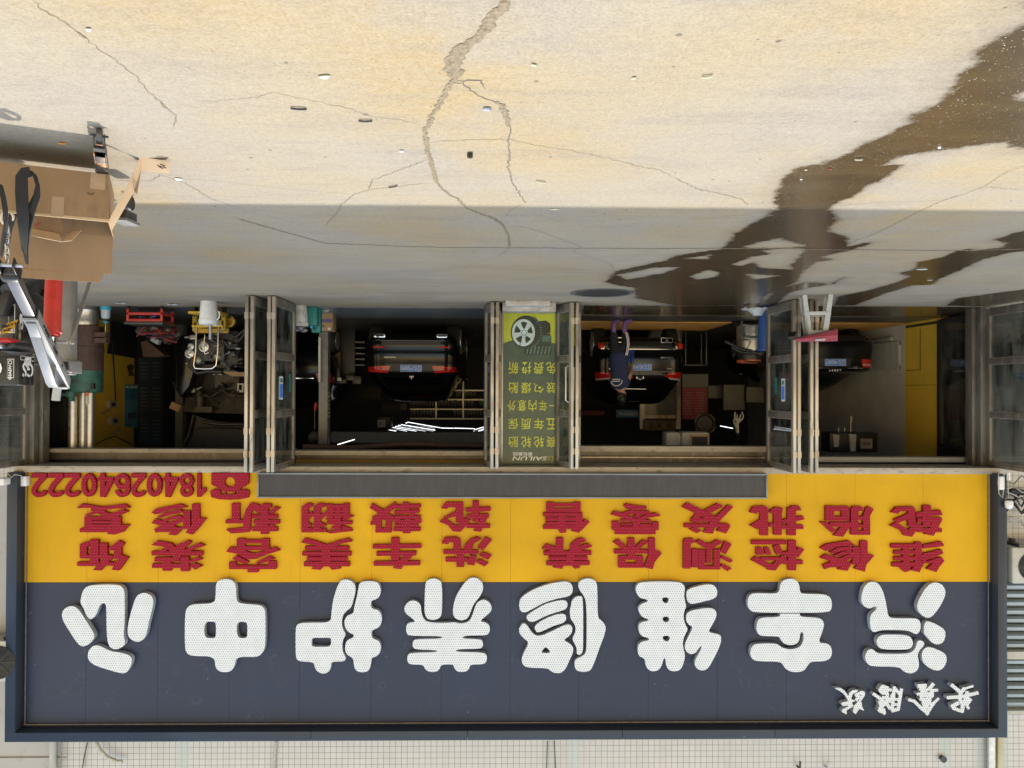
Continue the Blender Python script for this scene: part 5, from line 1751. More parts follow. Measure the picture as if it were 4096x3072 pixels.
# --- black SUV in the third bay
c = P(2566, 1400, 15.75)
hl = Car('black_suv', 'tall black SUV with wide red tail lights behind the person in purple boots', (c.x, 15.75), [
    (.28, .82, .20, 4.6, .22), (.36, .92, .05, 4.8, .25), (.48, .965, .0, 4.9, .26), (.58, .97, .0, 4.9, .28), (.66, .96, .08, 4.9, .28), (.80, .965, .12, 4.85, .28), (1.0, .965, .12, 4.8, .28), (1.10, .955, .12, 4.7, .28), (1.20, .93, .16, 4.3, .26)],
    [(1.25, .91, .22, 3.9, .25), (1.40, .85, .42, 3.3, .24), (1.56, .77, .62, 3.0, .22), (1.68, .69, .80, 2.8, .20), (1.74, .62, .95, 2.7, .18), (1.77, .5, 1.1, 2.5, .14)])
hl.wheels(.38, .83, (.95, 3.8), .25)
hl.patch('tail_light', 'redlamp', [(.46, 1.06), (.95, 1.05), (.96, 1.22), (.56, 1.155)], .014)
hl.patch('lamp_strip', M('clear_lens', (.4, .36, .35), .15, 0, .1, 9), [(.62, 1.165), (.94, 1.20), (.93, 1.235), (.66, 1.215)], .02)
hl.patch('bumper_lamp', 'chrome', [(.72, .385), (.955, .40), (.955, .56), (.76, .545)], .012)
hl.patch('reflector', M('lit_red_lens', (.8, .03, .02), .15, 0, .1, 9), [(.80, .42), (.91, .425), (.91, .54), (.82, .53)], .024)
hl.patch('chrome_trim', 'chrome', [(-.74, .545), (.74, .545), (.74, .562), (-.74, .562)], .014, mirror=False, div=10)
hl.patch('bumper_insert', 'black', [(-.66, .38), (.66, .38), (.66, .50), (-.66, .50)], .006, mirror=False, div=8)
hl.patch('plate_garnish', M('dark_grey_trim', (.055, .055, .058), .3, .3, .1, 8), [(-.66, 1.02), (.66, 1.02), (.58, 1.12), (-.58, 1.12)], .014, mirror=False, div=8)
for sg in (1, -1):
    for x0, x1 in ((.42, .54), (.56, .68)):
        f = MB()
        f.mm((sg*x0, -.03, .30), (sg*x1, .1, .312)).mm((sg*x0, -.03, .398), (sg*x1, .1, .41))
        f.mm((sg*x0, -.03, .313), (sg*(x0+.012), .1, .397)).mm((sg*(x1-.012), -.03, .313), (sg*x1, .1, .397))
        f.build('exhaust', MT['chrome'], hl.t)
hl.plate('辽G·XU418', .94, -.02, .46, .15)
q = hl.rear(0, 1.19)
m_ = MB().ring((0, q.y-.012, 1.165), .055, .007, n=28, sx=1.35)
m_.ring((0, q.y-.014, 1.165), .028, .005, n=22, sx=.8, sz=1.6).ring((0, q.y-.014, 1.185), .036, .005, n=22, sx=1.3, sz=.7)
m_.build('emblem', MT['chrome'], hl.t)
hl.word('HIGHLANDER', -.58, .73, .28, .032)
hl.word('4WD', .66, .98, .09, .03)
hl.word('一汽丰田', -.66, .97, .15, .03)
MB().bar((-.18, hl.rear(0, 1.42).y-.05, 1.42), (.30, hl.rear(0, 1.41).y-.05, 1.415), .02, .015).build('rear_wiper', MT['steel'], hl.t)
hl.patch('brake_light', M('pale_lens', (.3, .28, .27), .15, 0, .1, 9), [(-.12, 1.70), (.12, 1.70), (.12, 1.715), (-.12, 1.715)], .012, mirror=False)
hl.mirrors(3.4, 1.2, .94)

# --- black saloon in the last bay
c = P(3345, 1400, 15.45)
au = Car('black_saloon', 'black saloon car with four chrome rings behind the plastic stool', (c.x, 15.45), [
    (.22, .74, .22, 4.5, .25), (.28, .86, .06, 4.8, .30), (.40, .91, .0, 4.9, .34), (.56, .925, .0, 4.9, .36), (.72, .925, .05, 4.85, .36), (.86, .915, .06, 4.7, .36), (.97, .90, .05, 4.4, .36), (1.01, .875, .10, 4.0, .34), (1.03, .85, .40, 3.6, .32)],
    [(1.05, .84, .72, 3.5, .30), (1.15, .79, .98, 3.2, .30), (1.28, .71, 1.25, 2.9, .30), (1.39, .64, 1.55, 2.65, .28), (1.445, .56, 1.8, 2.5, .24), (1.465, .4, 2.0, 2.3, .15)])
au.wheels(.33, .80, (1.05, 3.95), .23)
au.patch('tail_light', M('saloon_red_lens', (.55, .03, .03), .15, 0, .15, 9), [(.57, .76), (.885, .76), (.90, .95), (.60, .93)], .012)
au.patch('lamp_strip', M('pale_pink_lens', (.6, .4, .4), .2, 0, .1, 9), [(.60, .86), (.89, .865), (.89, .90), (.60, .895)], .022)
au.patch('chrome_trim', 'chrome', [(-.60, .945), (.60, .945), (.60, .962), (-.60, .962)], .016, mirror=False, div=10)
au.patch('plate_recess', 'black', [(-.36, .74), (.36, .74), (.33, .925), (-.33, .925)], .006, mirror=False)
au.plate('辽G·9G567', .83, 0, .46, .145)
m_ = MB()
q = au.rear(0, .99)
for k in range(4):
    m_.ring((-.085+.0567*k, q.y-.02, 1.0), .034, .005, n=22)
m_.build('emblem', MT['chrome'], au.t)
au.word('A8L', -.44, .93, .11, .035)
for sg in (1, -1):
    MB().lathe([(.045, 0), (.045, .12), (.036, .12), (.036, .02)], (sg*.66, .1, .33), 20, Matrix.Rotation(R(90), 3, 'X')).build('exhaust', MT['chrome'], au.t)
au.patch('bumper_insert', 'black', [(-.74, .25), (.74, .25), (.74, .36), (-.74, .36)], .006, mirror=False)
au.mirrors(3.1, 1.02, .90)

# --- nose of a dark car behind the middle folded doors
c = P(1168, 1500, 16.5)
hb = Car('dark_hatchback', 'dark car half hidden behind the folded doors beside the lift post', (c.x, 16.4), [
    (.62, .78, .1, 3.9, .28), (.75, .87, .0, 4.1, .32), (1.0, .89, .03, 4.1, .34), (1.22, .88, .06, 4.0, .34), (1.34, .85, .12, 3.6, .32)],
    [(1.37, .82, .2, 3.3, .28), (1.52, .76, .4, 3.0, .28), (1.70, .68, .6, 2.7, .26), (1.82, .62, .8, 2.4, .24), (1.87, .55, 1.0, 2.3, .2), (1.90, .4, 1.1, 2.0, .14)], 0)
hb.wheels(.31, .76, (.8, 3.3), .2)
hb.patch('tail_light', 'redlamp', [(.55, 1.1), (.85, 1.1), (.86, 1.3), (.6, 1.28)], .012)
hb.patch('chrome_trim', 'chrome', [(-.5, 1.2), (.5, 1.2), (.5, 1.215), (-.5, 1.215)], .014, mirror=False)

# --- car with its engine out, bonnet raised (first bay)
ob = thing('car_with_open_bonnet', 'stripped dark car with raised bonnet and empty engine bay facing the doorway', 'car', (0, 14.8, 0), 0, 'black cars parked in the workshop')


def d2(x, y, Y):
    return P(600+x*.4521, 1150+y*.4521, Y)


MB().slab([d2(x, y, 15.2) for x, y in ((330, 1410), (380, 1120), (500, 1160), (660, 1195), (840, 1205), (1000, 1195), (1020, 1410), (700, 1420))], (0, .06, .05)).build('bonnet', MT['black'], ob)
m_ = MB()
m_.tube([d2(x, y, 15.12) for x, y in ((290, 1415), (345, 1300), (385, 1125), (470, 1165), (600, 1195), (830, 1210), (1000, 1200))], .03, 8)
m_.tube([d2(x, y, 15.1) for x, y in ((400, 1245), (560, 1240), (830, 1250))], .012, 6)
m_.tube([d2(x, y, 15.05) for x, y in ((470, 1190), (620, 1212), (830, 1210))], .035, 8)
m_.build('bonnet_frame', M('dark_grey_metal', (.07, .07, .075), .35, .5, .3, 6), ob, smooth=50)
m_ = MB()
m_.slab([d2(x, y, 15.6) for x, y in ((300, 740), (330, 900), (300, 1100), (840, 1120), (1010, 1080), (1010, 740))], (0, .1, 0))
m_.build('engine_bay', M('grimy_engine_bay', (.034, .029, .024), .6, .1, .5, 4, dirt=((.10, .08, .06), .3, 6), bump=1, bs=9), ob)
m_ = MB()
m_.tube([d2(x, y, 15.4) for x, y in ((410, 900), (470, 960), (560, 960), (640, 900), (700, 950), (830, 960))], .05, 10)
m_.tube([d2(x, y, 15.35) for x, y in ((440, 930), (440, 1050))], .09, 12)
m_.box(d2(480, 1080, 15.3), (.36, .1, .12)).box(d2(690, 830, 15.4), (.5, .1, .35))
m_.build('bulkhead_fittings', M('worn_brown_metal', (.07, .06, .048), .5, .4, .45, 7), ob, smooth=50)
for sg, xx in ((1, 330), (-1, 1015)):
    m_ = MB().slab([d2(xx+x*sg, y, 14.9) for x, y in ((-60, 420), (60, 420), (70, 700), (20, 880), (-60, 980), (-110, 900), (-110, 500))], (0, .6, 0))
    m_.build('wing', MT['carblack'], ob, bevel=.03, smooth=50)
for xx in (368, 800):
    m_ = MB()
    q0, q1 = d2(xx-28, 848, 15.2), d2(xx+28, 928, 15.2)
    m_.mm((q1.x, 15.2, q0.z), (q0.x, 15.22, q0.z+.03)).mm((q1.x, 15.2, q1.z-.05), (q0.x, 15.22, q1.z))
    m_.mm((q1.x, 15.2, q0.z+.031), (q1.x+.035, 15.22, q1.z-.051)).mm((q0.x-.035, 15.2, q0.z+.031), (q0.x, 15.22, q1.z-.051))
    m_.build('mounting_plate', MT['offwhite'], ob)
for k in range(16):
    x, y = random.uniform(330, 820), random.uniform(680, 960)
    pts = [(x, y)]
    for _ in range(3):
        pts.append((pts[-1][0]+random.uniform(-70, 80), pts[-1][1]+random.uniform(-60, 60)))
    MB().tube([d2(*u, 15.1+random.uniform(0, .2)) for u in pts], random.choice((.01, .016, .028)), 7).build('pipe', random.choice((MT['darksteel'], MT['black'], MT['steel'], MT['rust'])), ob, smooth=60)
# engine standing in front on a yellow stand
eg = thing('car_engine', 'removed car engine with belt pulleys resting on a yellow stand', 'engine', (0, 14.2, 0))
c0 = d2(560, 520, 14.2)
blk = M('oily_engine_block', (.045, .045, .046), .45, .5, .5, 9, dirt=((.12, .11, .10), .3, 12), bump=1.2, bs=14)
m_ = MB()
m_.box(d2(560, 560, 14.2), (.62, .5, .42)).box(d2(700, 470, 14.25), (.5, .4, .36)).box(d2(450, 620, 14.2), (.3, .4, .28)).box(d2(560, 700, 14.25), (.7, .4, .10)).box(d2(720, 630, 14.2), (.36, .3, .3))
m_.build('block', blk, eg, bevel=.03, smooth=40)
for x, y, r_ in ((348, 585, .085), (360, 520, .06), (475, 525, .095), (400, 640, .04), (580, 610, .04)):
    MB().lathe([(r_, 0), (r_, .05), (r_*.75, .055), (r_*.6, .02), (.02, .03)], d2(x, y, 13.92)+Vector((0, .05, 0)), 24, Matrix.Rotation(R(90), 3, 'X')).build('pulley', MT['steel'], eg, smooth=40)
m_ = MB()
for pts in (((650, 640), (700, 700), (740, 690)), ((640, 460), (700, 520), (780, 500)), ((380, 620), (360, 700), (420, 760), (520, 740), (640, 745)), ((430, 470), (520, 440), (600, 450)), ((780, 480), (830, 420), (840, 380)), ((690, 410), (760, 440), (840, 370))):
    m_.tube([d2(*u, 13.9) for u in pts], random.choice((.02, .03, .045)), 8)
m_.build('hoses', MT['black'], eg, smooth=50)
cast = M('alloy_castings', (.28, .27, .25), .4, .6, .35, 12)
for x, y, w_, h_ in ((610, 610, .10, .12), (430, 640, .12, .16), (700, 500, .14, .10), (780, 540, .12, .06), (330, 440, .1, .05), (480, 470, .08, .1)):
    MB().ball(d2(x, y, 13.95), .06, (w_*10, .8, h_*9), 10, 7).build('casting', cast, eg, smooth=60)
for k in range(22):
    x, y = random.uniform(330, 830), random.uniform(400, 730)
    if k % 2:
        MB().box(d2(x, y, 13.93), (random.uniform(.03, .12), .08, random.uniform(.02, .09)), Matrix.Rotation(random.uniform(-.6, .6), 3, 'Y')).build('bracket', random.choice((MT['darksteel'], cast, MT['black'], MT['rust'])), eg, bevel=.006)
    else:
        pts = [(x, y)]
        for _ in range(3):
            pts.append((pts[-1][0]+random.uniform(-60, 60), pts[-1][1]+random.uniform(-50, 50)))
        MB().tube([d2(*u, 13.88) for u in pts], random.choice((.006, .01, .016)), 6).build('pipe', random.choice((MT['black'], MT['steel'], MT['darkcable'])), eg, smooth=60)
es = thing('engine_stand', 'yellow steel engine stand under the removed engine', 'stand', (0, 14, 0))
m_ = MB()
m_.bar(d2(395, 335, 14.0), d2(660, 318, 14.0), .08, .12).bar(d2(395, 384, 14.05), d2(700, 384, 14.05), .08, .09)
for x in (400, 655):
    m_.bar(d2(x, 390, 14.0), d2(x, 250, 14.0), .08, .08, Vector((1, 0, 0)))
m_.lathe([(.12, -.05), (.12, .05), (.09, .06), (.09, -.06)], d2(700, 300, 14.1), 20, Matrix.Rotation(R(90), 3, 'X'))
m_.build('frame', MT['yellowp'], es, bevel=.008)
m_ = MB()
for x in (402, 655, 700):
    q = d2(x, 240, 14.0)
    m_.lathe([(.05, -.02), (.05, .02)], (q.x, q.y, .05), 16, Matrix.Rotation(R(90), 3, 'Y'))
m_.build('caster', MT['tyre'], es)
# handle of the oil drainer trolley and the big bucket in front
tr = thing('oil_drainer_trolley', 'steel hoop handle of a trolley standing before the removed engine', 'trolley', (0, 12.9, 0))
m_ = MB()
m_.tube([d2(x, y, 12.9) for x, y in ((412, 335), (405, 560), (388, 690), (400, 716), (480, 720), (550, 717), (585, 690), (600, 560), (606, 335))], .016, 10)
m_.tube([d2(x, y, 12.85) for x, y in ((485, 420), (475, 560), (490, 590), (520, 575))], .01, 8)
m_.build('handle', MT['chrome'], tr, smooth=60)
m_ = MB().bar(d2(375, 343, 12.9), d2(650, 343, 12.9), .05, .03)
q = d2(510, 300, 12.9)
m_.mm((q.x-.28, 12.75, .10), (q.x+.28, 13.1, .14))
m_.build('base', MT['yellowp'], tr)
m_ = MB()
for sx_ in (-.25, .25):
    m_.lathe([(.07, -.02), (.07, .02)], (q.x+sx_, 13.0, .07), 18, Matrix.Rotation(R(90), 3, 'Y'))
m_.build('wheel', MT['tyre'], tr)
q = G(836, 1206)
bk = thing('bucket', 'clean white plastic bucket with a silver corrugated pipe standing before the engine', 'bucket', (q.x, q.y, 0))
m_ = MB()
bz = P(836, 1300, q.y).z
m_.lathe([(.125, 0), (.13, .01), (.150, bz-.09), (.160, bz-.085), (.160, bz-.04), (.15, bz-.035), (.153, bz), (.145, bz), (.14, bz-.05), (.12, .03)], (q.x, q.y, 0), 32)
m_.build('shell', MT['white'], bk, smooth=40)
MB().tube([(q.x-.15, q.y-.04, bz-.08), (q.x-.19, q.y-.05, bz-.12), (q.x-.20, q.y-.05, bz-.2), (q.x-.165, q.y-.05, bz-.22)], .012, 8).build('grip', MT['white'], bk, smooth=60)
pts = []
m_ = MB()
zz = bz-.02
prof = []
while zz < bz+.24:
    prof += [(.028, zz), (.034, zz+.006), (.028, zz+.012)]
    zz += .012
m_.lathe(prof, (q.x-.02, q.y+.02, 0), 14)
m_.build('corrugated_pipe', MT['steel'], bk, smooth=50)

# ------------------------------------------------------------------ PERSON washing the tall SUV
def skin_mesh(name, chains, mat, parent, sub=2):
    """chains: lists of (point, radius); the first vertex of the first chain is the root"""
    me = bpy.data.meshes.new(name)
    vs, es, rs = [], [], []
    idx = {}

    def vid(p, r_):
        k = (round(p[0], 4), round(p[1], 4), round(p[2], 4))
        if k not in idx:
            idx[k] = len(vs)
            vs.append(tuple(p))
            rs.append(r_)
        return idx[k]
    for ch in chains:
        prev = None
        for p, r_ in ch:
            i = vid(p, r_)
            if prev is not None and prev != i:
                es.append((prev, i))
            prev = i
    me.from_pydata(vs, es, [])
    o = bpy.data.objects.new('skin_tmp', me)
    COL.objects.link(o)
    md = o.modifiers.new('s', 'SKIN')
    md.use_smooth_shade = True
    for i, r_ in enumerate(rs):
        d = me.skin_vertices[0].data[i]
        d.radius = r_ if isinstance(r_, tuple) else (r_, r_)
        d.use_root = (i == 0)
    sb = o.modifiers.new('u', 'SUBSURF')
    sb.levels = sub
    bpy.context.view_layer.update()
    m2 = bpy.data.meshes.new_from_object(o.evaluated_get(bpy.context.evaluated_depsgraph_get()))
    m2.name = name
    bpy.data.objects.remove(o)
    m2.materials.clear()
    return link(name, m2, mat, parent, 180)


YPN = 14.55


def pp(x, y, dy=0.0):
    return P(2280+x*.4521, 1150+y*.4521, YPN+dy)


base = G(2280+430*.4521, 1274)
per = thing('person', 'person in navy T-shirt and purple rubber boots wiping the back of an SUV', 'person', (base.x, base.y, 0))
nk, hd = pp(455, 915, .05), pp(460, 985, .10)
pel = pp(440, 600, 0)
cht = pp(440, 800, .02)
shR, shL = pp(497, 860, .03), pp(385, 865, .03)
hipR, hipL = pp(480, 585, 0), pp(398, 585, .02)
knR, knL = pp(490, 470, .04), pp(392, 470, .06)
anR, anL = pp(482, 345, 0), pp(385, 345, .02)
elR, wrR = pp(535, 745, .14), pp(545, 700, .34)
elR = pp(533, 770, .06)
elL, wrL = pp(370, 760, .12), pp(400, 720, .30)
body = skin_mesh('body', [
    [(pel, (.13, .09)), (pp(440, 700, .01), (.13, .10)), (cht, (.16, .11)), (pp(448, 870, .03), (.11, .085)), (nk, .055), (pp(458, 945, .08), (.072, .085)), (hd, (.082, .095)), (pp(460, 1013, .11), (.055, .065))],
    [(pp(448, 870, .03), (.11, .085)), (shR, .065), (elR, .045), (wrR, .032)],
    [(pp(448, 870, .03), (.11, .085)), (shL, .065), (elL, .045), (wrL, .032)],
    [(pel, (.13, .09)), (hipR, .09), (knR, .06), (anR, .042)],
    [(pel, (.13, .09)), (hipL, .09), (knL, .06), (anL, .042)],
], MT['skin'], per)
# ear, cheek and nose side seen past the hair
m_ = MB()
m_.ball(pp(492, 945, .02), .022, (.6, .5, 1.3), 10, 8)
m_.ball(pp(484, 935, .13), .035, (.8, 1, 1.2), 10, 8)
m_.build('ear_and_cheek', MT['skin'], per, smooth=80)
hr = MB()
hr.ball(pp(456, 985, .08), .108, (.92, 1.05, 1.12), 18, 12)
hr.ball(pp(447, 955, .03), .085, (.9, .8, .8), 14, 10)
for k in range(16):
    a = random.uniform(0, 6.28)
    q = pp(456, 985, .08)+Vector((math.cos(a)*.085, random.uniform(-.09, .02), math.sin(a)*.09))
    hr.ball(q, .03, (1, .8, 1), 8, 6)
hr.build('hair', MT['hair'], per, smooth=80)
skin_mesh('shirt', [
    [(pp(434, 560, 0), (.15, .21)), (pp(434, 605, 0), (.15, .21)), (pp(436, 680, .01), (.14, .20)), (pp(440, 800, .02), (.14, .205)), (pp(446, 862, .03), (.11, .15)), (pp(452, 900, .045), .075)],
    [(pp(446, 862, .03), (.135, .10)), (pp(497, 852, .03), .09), (pp(520, 800, .05), .075)],
    [(pp(446, 862, .03), (.135, .10)), (pp(388, 858, .03), .09), (pp(374, 790, .08), .075)],
], MT['navycloth'], per)
skin_mesh('trousers', [
    [(pp(440, 650, 0), (.12, .16)), (pp(440, 605, 0), (.13, .18)), (pp(440, 575, 0), (.13, .175))],
    [(pp(440, 575, 0), (.13, .175)), (pp(488, 540, 0), .11), (pp(494, 470, .03), .092), (pp(488, 392, .01), .080)],
    [(pp(440, 575, 0), (.13, .175)), (pp(396, 540, .02), .11), (pp(391, 470, .05), .092), (pp(386, 392, .03), .080)],
], MT['darkcloth'], per)
m_ = MB()
for k, (mk, dx) in enumerate((('text_white', 0), ('red', -7), ('text_white', -13))):
    pts = [pp(x+dx, y, -.10-(.012 if y < 560 else .05)) for x, y in ((505, 600), (515, 560), (522, 500), (520, 460), (510, 420), (503, 398))]
    MB().tube(pts, .009, 6).build('trouser_stripe', MT[mk], per, smooth=60)
for sx_, ang, nm in ((1, 34, 'boot'), (-1, 10, 'boot')):
    x = 480 if sx_ > 0 else 385
    q = pp(x, 275, 0)
    q.z = .0
    qa = pp(x+2, 345, 0)
    ft = Vector((-math.cos(R(25)), .30 if sx_ > 0 else .55, 0)).normalized()
    skin_mesh(nm, [[(Vector((qa.x, qa.y, .30)), .068), (Vector((qa.x, qa.y, .18)), .056), (Vector((q.x, q.y, .075)), (.058, .062)), (Vector((q.x, q.y, .05))+ft*.10, (.05, .05)), (Vector((q.x, q.y, .042))+ft*.185, (.045, .042))]], MT['purple'], per)
# gloved right hand: palm, four fingers and thumb closing on the cloth
hand = wrR+Vector((-.005, .055, -.03))
skin_mesh('glove', [
    [(wrR+Vector((.0, -.03, .015)), .044), (wrR, .040), (hand, (.045, .028)), (hand+Vector((0, .03, -.02)), (.046, .026))],
    [(hand, (.045, .028)), (hand+Vector((.035, .045, -.05)), .011), (hand+Vector((.036, .03, -.085)), .010)],
    [(hand, (.045, .028)), (hand+Vector((.012, .055, -.055)), .012), (hand+Vector((.012, .035, -.098)), .010)],
    [(hand, (.045, .028)), (hand+Vector((-.012, .055, -.055)), .012), (hand+Vector((-.012, .032, -.095)), .010)],
    [(hand, (.045, .028)), (hand+Vector((-.034, .045, -.048)), .011), (hand+Vector((-.035, .028, -.080)), .009)],
    [(hand, (.045, .028)), (hand+Vector((.045, -.005, -.02)), .014), (hand+Vector((.035, .005, -.055)), .011)],
], MT['tan'], per, 1)
MB().ring(pp(527, 797, .055), .052, .012, Matrix.Rotation(R(-20), 3, 'Y') @ Matrix.Rotation(R(70), 3, 'X'), 20, 6).build('red_cuff', MT['red'], per, smooth=60)
# print on the back of the shirt
m_ = MB()


def back(x, y):
    u = (x-440)/75
    return pp(x, y, -.150+.06*u*u+(.02 if y > 860 else 0))


for k in range(11):
    t_ = R(190+k*17)
    x, y = 412+48*math.cos(t_), 825-45*math.sin(t_)
    c_ = back(x, y)
    ax_ = Vector((math.sin(t_), 0, -math.cos(t_)))
    m_.box(c_, (.018, .004, .018), Matrix.Rotation(t_, 3, 'Y'))
for row, y in ((0, 812), (1, 829)):
    for k in range(10):
        c_ = back(376+k*7.2, y)
        m_.box(c_, (.011, .004, .016))
        m_.box(c_+Vector((.004, -.001, .004)), (.008, .003, .005), Matrix.Rotation(.6, 3, 'Y'))
m_.build('shirt_print', MT['text_white'], per)
cl = MB()
rows = []
h0 = hand+Vector((0, .02, -.06))
for i in range(9):
    v_ = i/8
    rows.append([h0+Vector((-.05-.02*v_+(.10+.03*v_)*j/5, .02*math.sin(j*2.1+i*.4), .02-.27*v_+.012*math.sin(j*1.7))) for j in range(6)])
cl.strip(rows, (0, .012, 0))
tag(cl.build('wiping_cloth', MT['bluecloth'], None, smooth=70), 'blue wiping cloth hanging from the gloved hand of the person', 'cloth')

# ------------------------------------------------------------------ things around the wash bay
def w5(x, y, Y):
    return P(2280+x*.4521, 1150+y*.4521, Y)


def w6(x, y, Y):
    return P(2750+x*.4521, 1150+y*.4521, Y)


gq = G(2310, 1283)
gr = MB()
g0, g1 = G(2315, 1283), G(2860, 1283)
for i in range(26):
    y = g0.y+i*.075
    gr.mm((g1.x-.4, y, .012), (g0.x+.25, y+.045, .03))
for i in range(9):
    x = g1.x-.4+(g0.x-g1.x+.65)*i/8
    gr.mm((x-.01, g0.y, .006), (x+.01, g0.y+1.95, .0115))
tag(gr.build('floor_grating', MT['ochre'], None), 'ochre slatted floor grating under the tall black SUV', 'grating')
gr2 = MB()
g0, g1 = G(3290, 1288), G(3590, 1288)
for i in range(24):
    y = g0.y+i*.075
    gr2.mm((g1.x-.3, y, .012), (g0.x+1.0, y+.045, .03))
for i in range(7):
    x = g1.x-.3+(g0.x-g1.x+1.3)*i/6
    gr2.mm((x-.01, g0.y, .006), (x+.01, g0.y+1.8, .0115))
tag(gr2.build('floor_grating', MT['ochre'], None), 'ochre slatted floor grating under the black saloon', 'grating')

# vacuum cleaner
Yv = 14.2
vq = G(2280+1580*.4521, 1285)
vc = thing('vacuum_cleaner', 'grey drum vacuum cleaner with orange top and coiled hoses beside the blue bin', 'vacuum cleaner', (vq.x, vq.y, 0))
cx, cy = vq.x, vq.y
z0, z1, z2 = .10, P(0, 1150+515*.4521, cy).z, P(0, 1150+638*.4521, cy).z
m_ = MB()
m_.lathe([(.235, z0), (.245, z0+.02), (.245, z1), (.255, z1+.005), (.255, z1+.03), (.24, z1+.035)], (cx, cy, 0), 28)
for zz in (z0+.14, z0+.28):
    m_.lathe([(.246, zz), (.252, zz+.01), (.246, zz+.02)], (cx, cy, 0), 28)
m_.build('drum', MT['steel'], vc, smooth=40)
MB().lathe([(.245, z1+.036), (.25, z1+.10), (.235, z2-.07)], (cx, cy, 0), 28).build('motor_housing', MT['black'], vc, smooth=40)
MB().lathe([(.235, z2-.069), (.245, z2-.06), (.235, z2-.01), (.15, z2+.01)], (cx, cy, 0), 28).build('lid', MT['orange'], vc, smooth=40)
MB().mm((cx-.22, cy-.2, .09), (cx+.22, cy+.2, .099)).build('base', MT['greyplastic'], vc, bevel=.004)
m_ = MB()
for sx_ in (-.2, .2):
    m_.lathe([(.05, -.02), (.05, .02)], (cx+sx_, cy-.15, .05), 16, Matrix.Rotation(R(90), 3, 'Y'))
m_.lathe([(.06, -.02), (.06, .02)], (cx+.24, cy+.1, .06), 16, Matrix.Rotation(R(90), 3, 'Y'))
m_.build('caster', MT['tyre'], vc)
for pts, r_ in ((((1370, 478), (1420, 500), (1500, 545), (1600, 560), (1700, 600)), .032), (((1430, 530), (1500, 570), (1600, 580), (1710, 580)), .032), (((1520, 300), (1515, 380), (1540, 430), (1620, 438), (1690, 435)), .022), (((1550, 610), (1545, 560), (1570, 530), (1600, 480), (1560, 460), (1500, 470)), .008), (((1690, 640), (1700, 660), (1560, 655), (1530, 640)), .014)):
    MB().tube([w5(*u, cy-.26) for u in pts], r_, 8).build('hose', MT['black'] if r_ != .022 else MT['darksteel'], vc, smooth=60)
# blue bin
bq = G(3080, 1236)
m_ = MB()
bt = P(0, 1385, bq.y).z
m_.lathe([(.13, 0), (.135, .01), (.155, bt-.03), (.185, bt-.03), (.185, bt), (.15, bt), (.12, .03)], (bq.x, bq.y+.16, 0), 28)
tag(m_.build('blue_bin', MT['bluep'], None, smooth=40), 'blue plastic bin with a rolled rim behind the open glass door', 'bin')
# white rag on the wet floor
tq = G(3035, 1225)
rows = []
for i in range(9):
    rows.append([Vector((tq.x+.28-.56*i/8, tq.y-.12+.24*j/6+.05*math.sin(i*1.3), .02+.03*abs(math.sin(i*1.9+j*1.1))+(.10 if 2 < i < 6 and j > 2 else 0))) for j in range(7)])
tag(MB().strip(rows, (0, 0, .012)).build('white_rag', MT['paper'], None, smooth=80), 'crumpled white rag lying on the wet threshold by the glass door', 'rag')

# plastic stool with the maroon jacket on it
f1, f2 = G(2750+1070*.4521, 1178), G(2750+1300*.4521, 1177)
wd = (f1-f2).length
ys = f1.y
zt_ = P(0, 1150+392*.4521, ys+.12).z
st_ = thing('plastic_stool', 'grey square plastic stool standing on the wet ground before the folded doors', 'stool', ((f1.x+f2.x)/2, ys+.15, 0))
cxs = (f1.x+f2.x)/2
st_.rotation_euler.z = 0
bw, tw, dp = wd*.5+.03, wd*.5-.035, .30


def scorner(sx_, sy_, z):
    t = z/zt_
    hx = bw*(1-t)+tw*t
    hy = (dp*.5+.02)*(1-t)+(dp*.5-.03)*t
    rt = Matrix.Rotation(R(14), 3, 'Z')
    v_ = rt @ Vector((sx_*hx, sy_*hy, 0))
    return Vector((cxs+v_.x, ys+.17+v_.y, z))


def quadbar(m_, a, b, w_, th, nrm):
    m_.bar(a, b, w_, th, nrm)


for sx_ in (-1, 1):
    for sy_ in (-1, 1):
        m_ = MB()
        a, b = scorner(sx_, sy_, 0), scorner(sx_, sy_, zt_)
        ix, iy = scorner(-sx_, sy_, 0)-a, scorner(sx_, -sy_, 0)-a
        ix.normalize()
        iy.normalize()
        for nrm, al in ((iy, ix), (ix, iy)):
            m_.slab([a, a+al*.065, b+al*.085, b], nrm*.012)
        m_.build('leg', MT['greyplastic'], st_, bevel=.003)
m_ = MB()
for (s0, s1) in (((-1, -1), (1, -1)), ((1, -1), (1, 1)), ((1, 1), (-1, 1)), ((-1, 1), (-1, -1))):
    for z, hh in ((zt_*.45, .055), (zt_*.93, .08)):
        a, b = scorner(*s0, z), scorner(*s1, z)
        d = (b-a).normalized()
        MB().bar(a+d*.02, b-d*.02, .012, hh, Vector((0, 0, 1))).build('rail', MT['greyplastic'], st_, bevel=.003)
m_ = MB().slab([scorner(*s, zt_)+Vector((0, 0, .002)) for s in ((-1, -1), (1, -1), (1, 1), (-1, 1))], (0, 0, .025))
m_.build('seat', MT['greyplastic'], st_, bevel=.01)
jk = thing('maroon_jacket', 'folded maroon jacket with black lining lying on the grey plastic stool', 'jacket', (cxs, ys+.15, zt_+.03))
m_ = MB()
yj = ys-.02


def jr(x, y, d):
    return w6(x, y, ys+d)


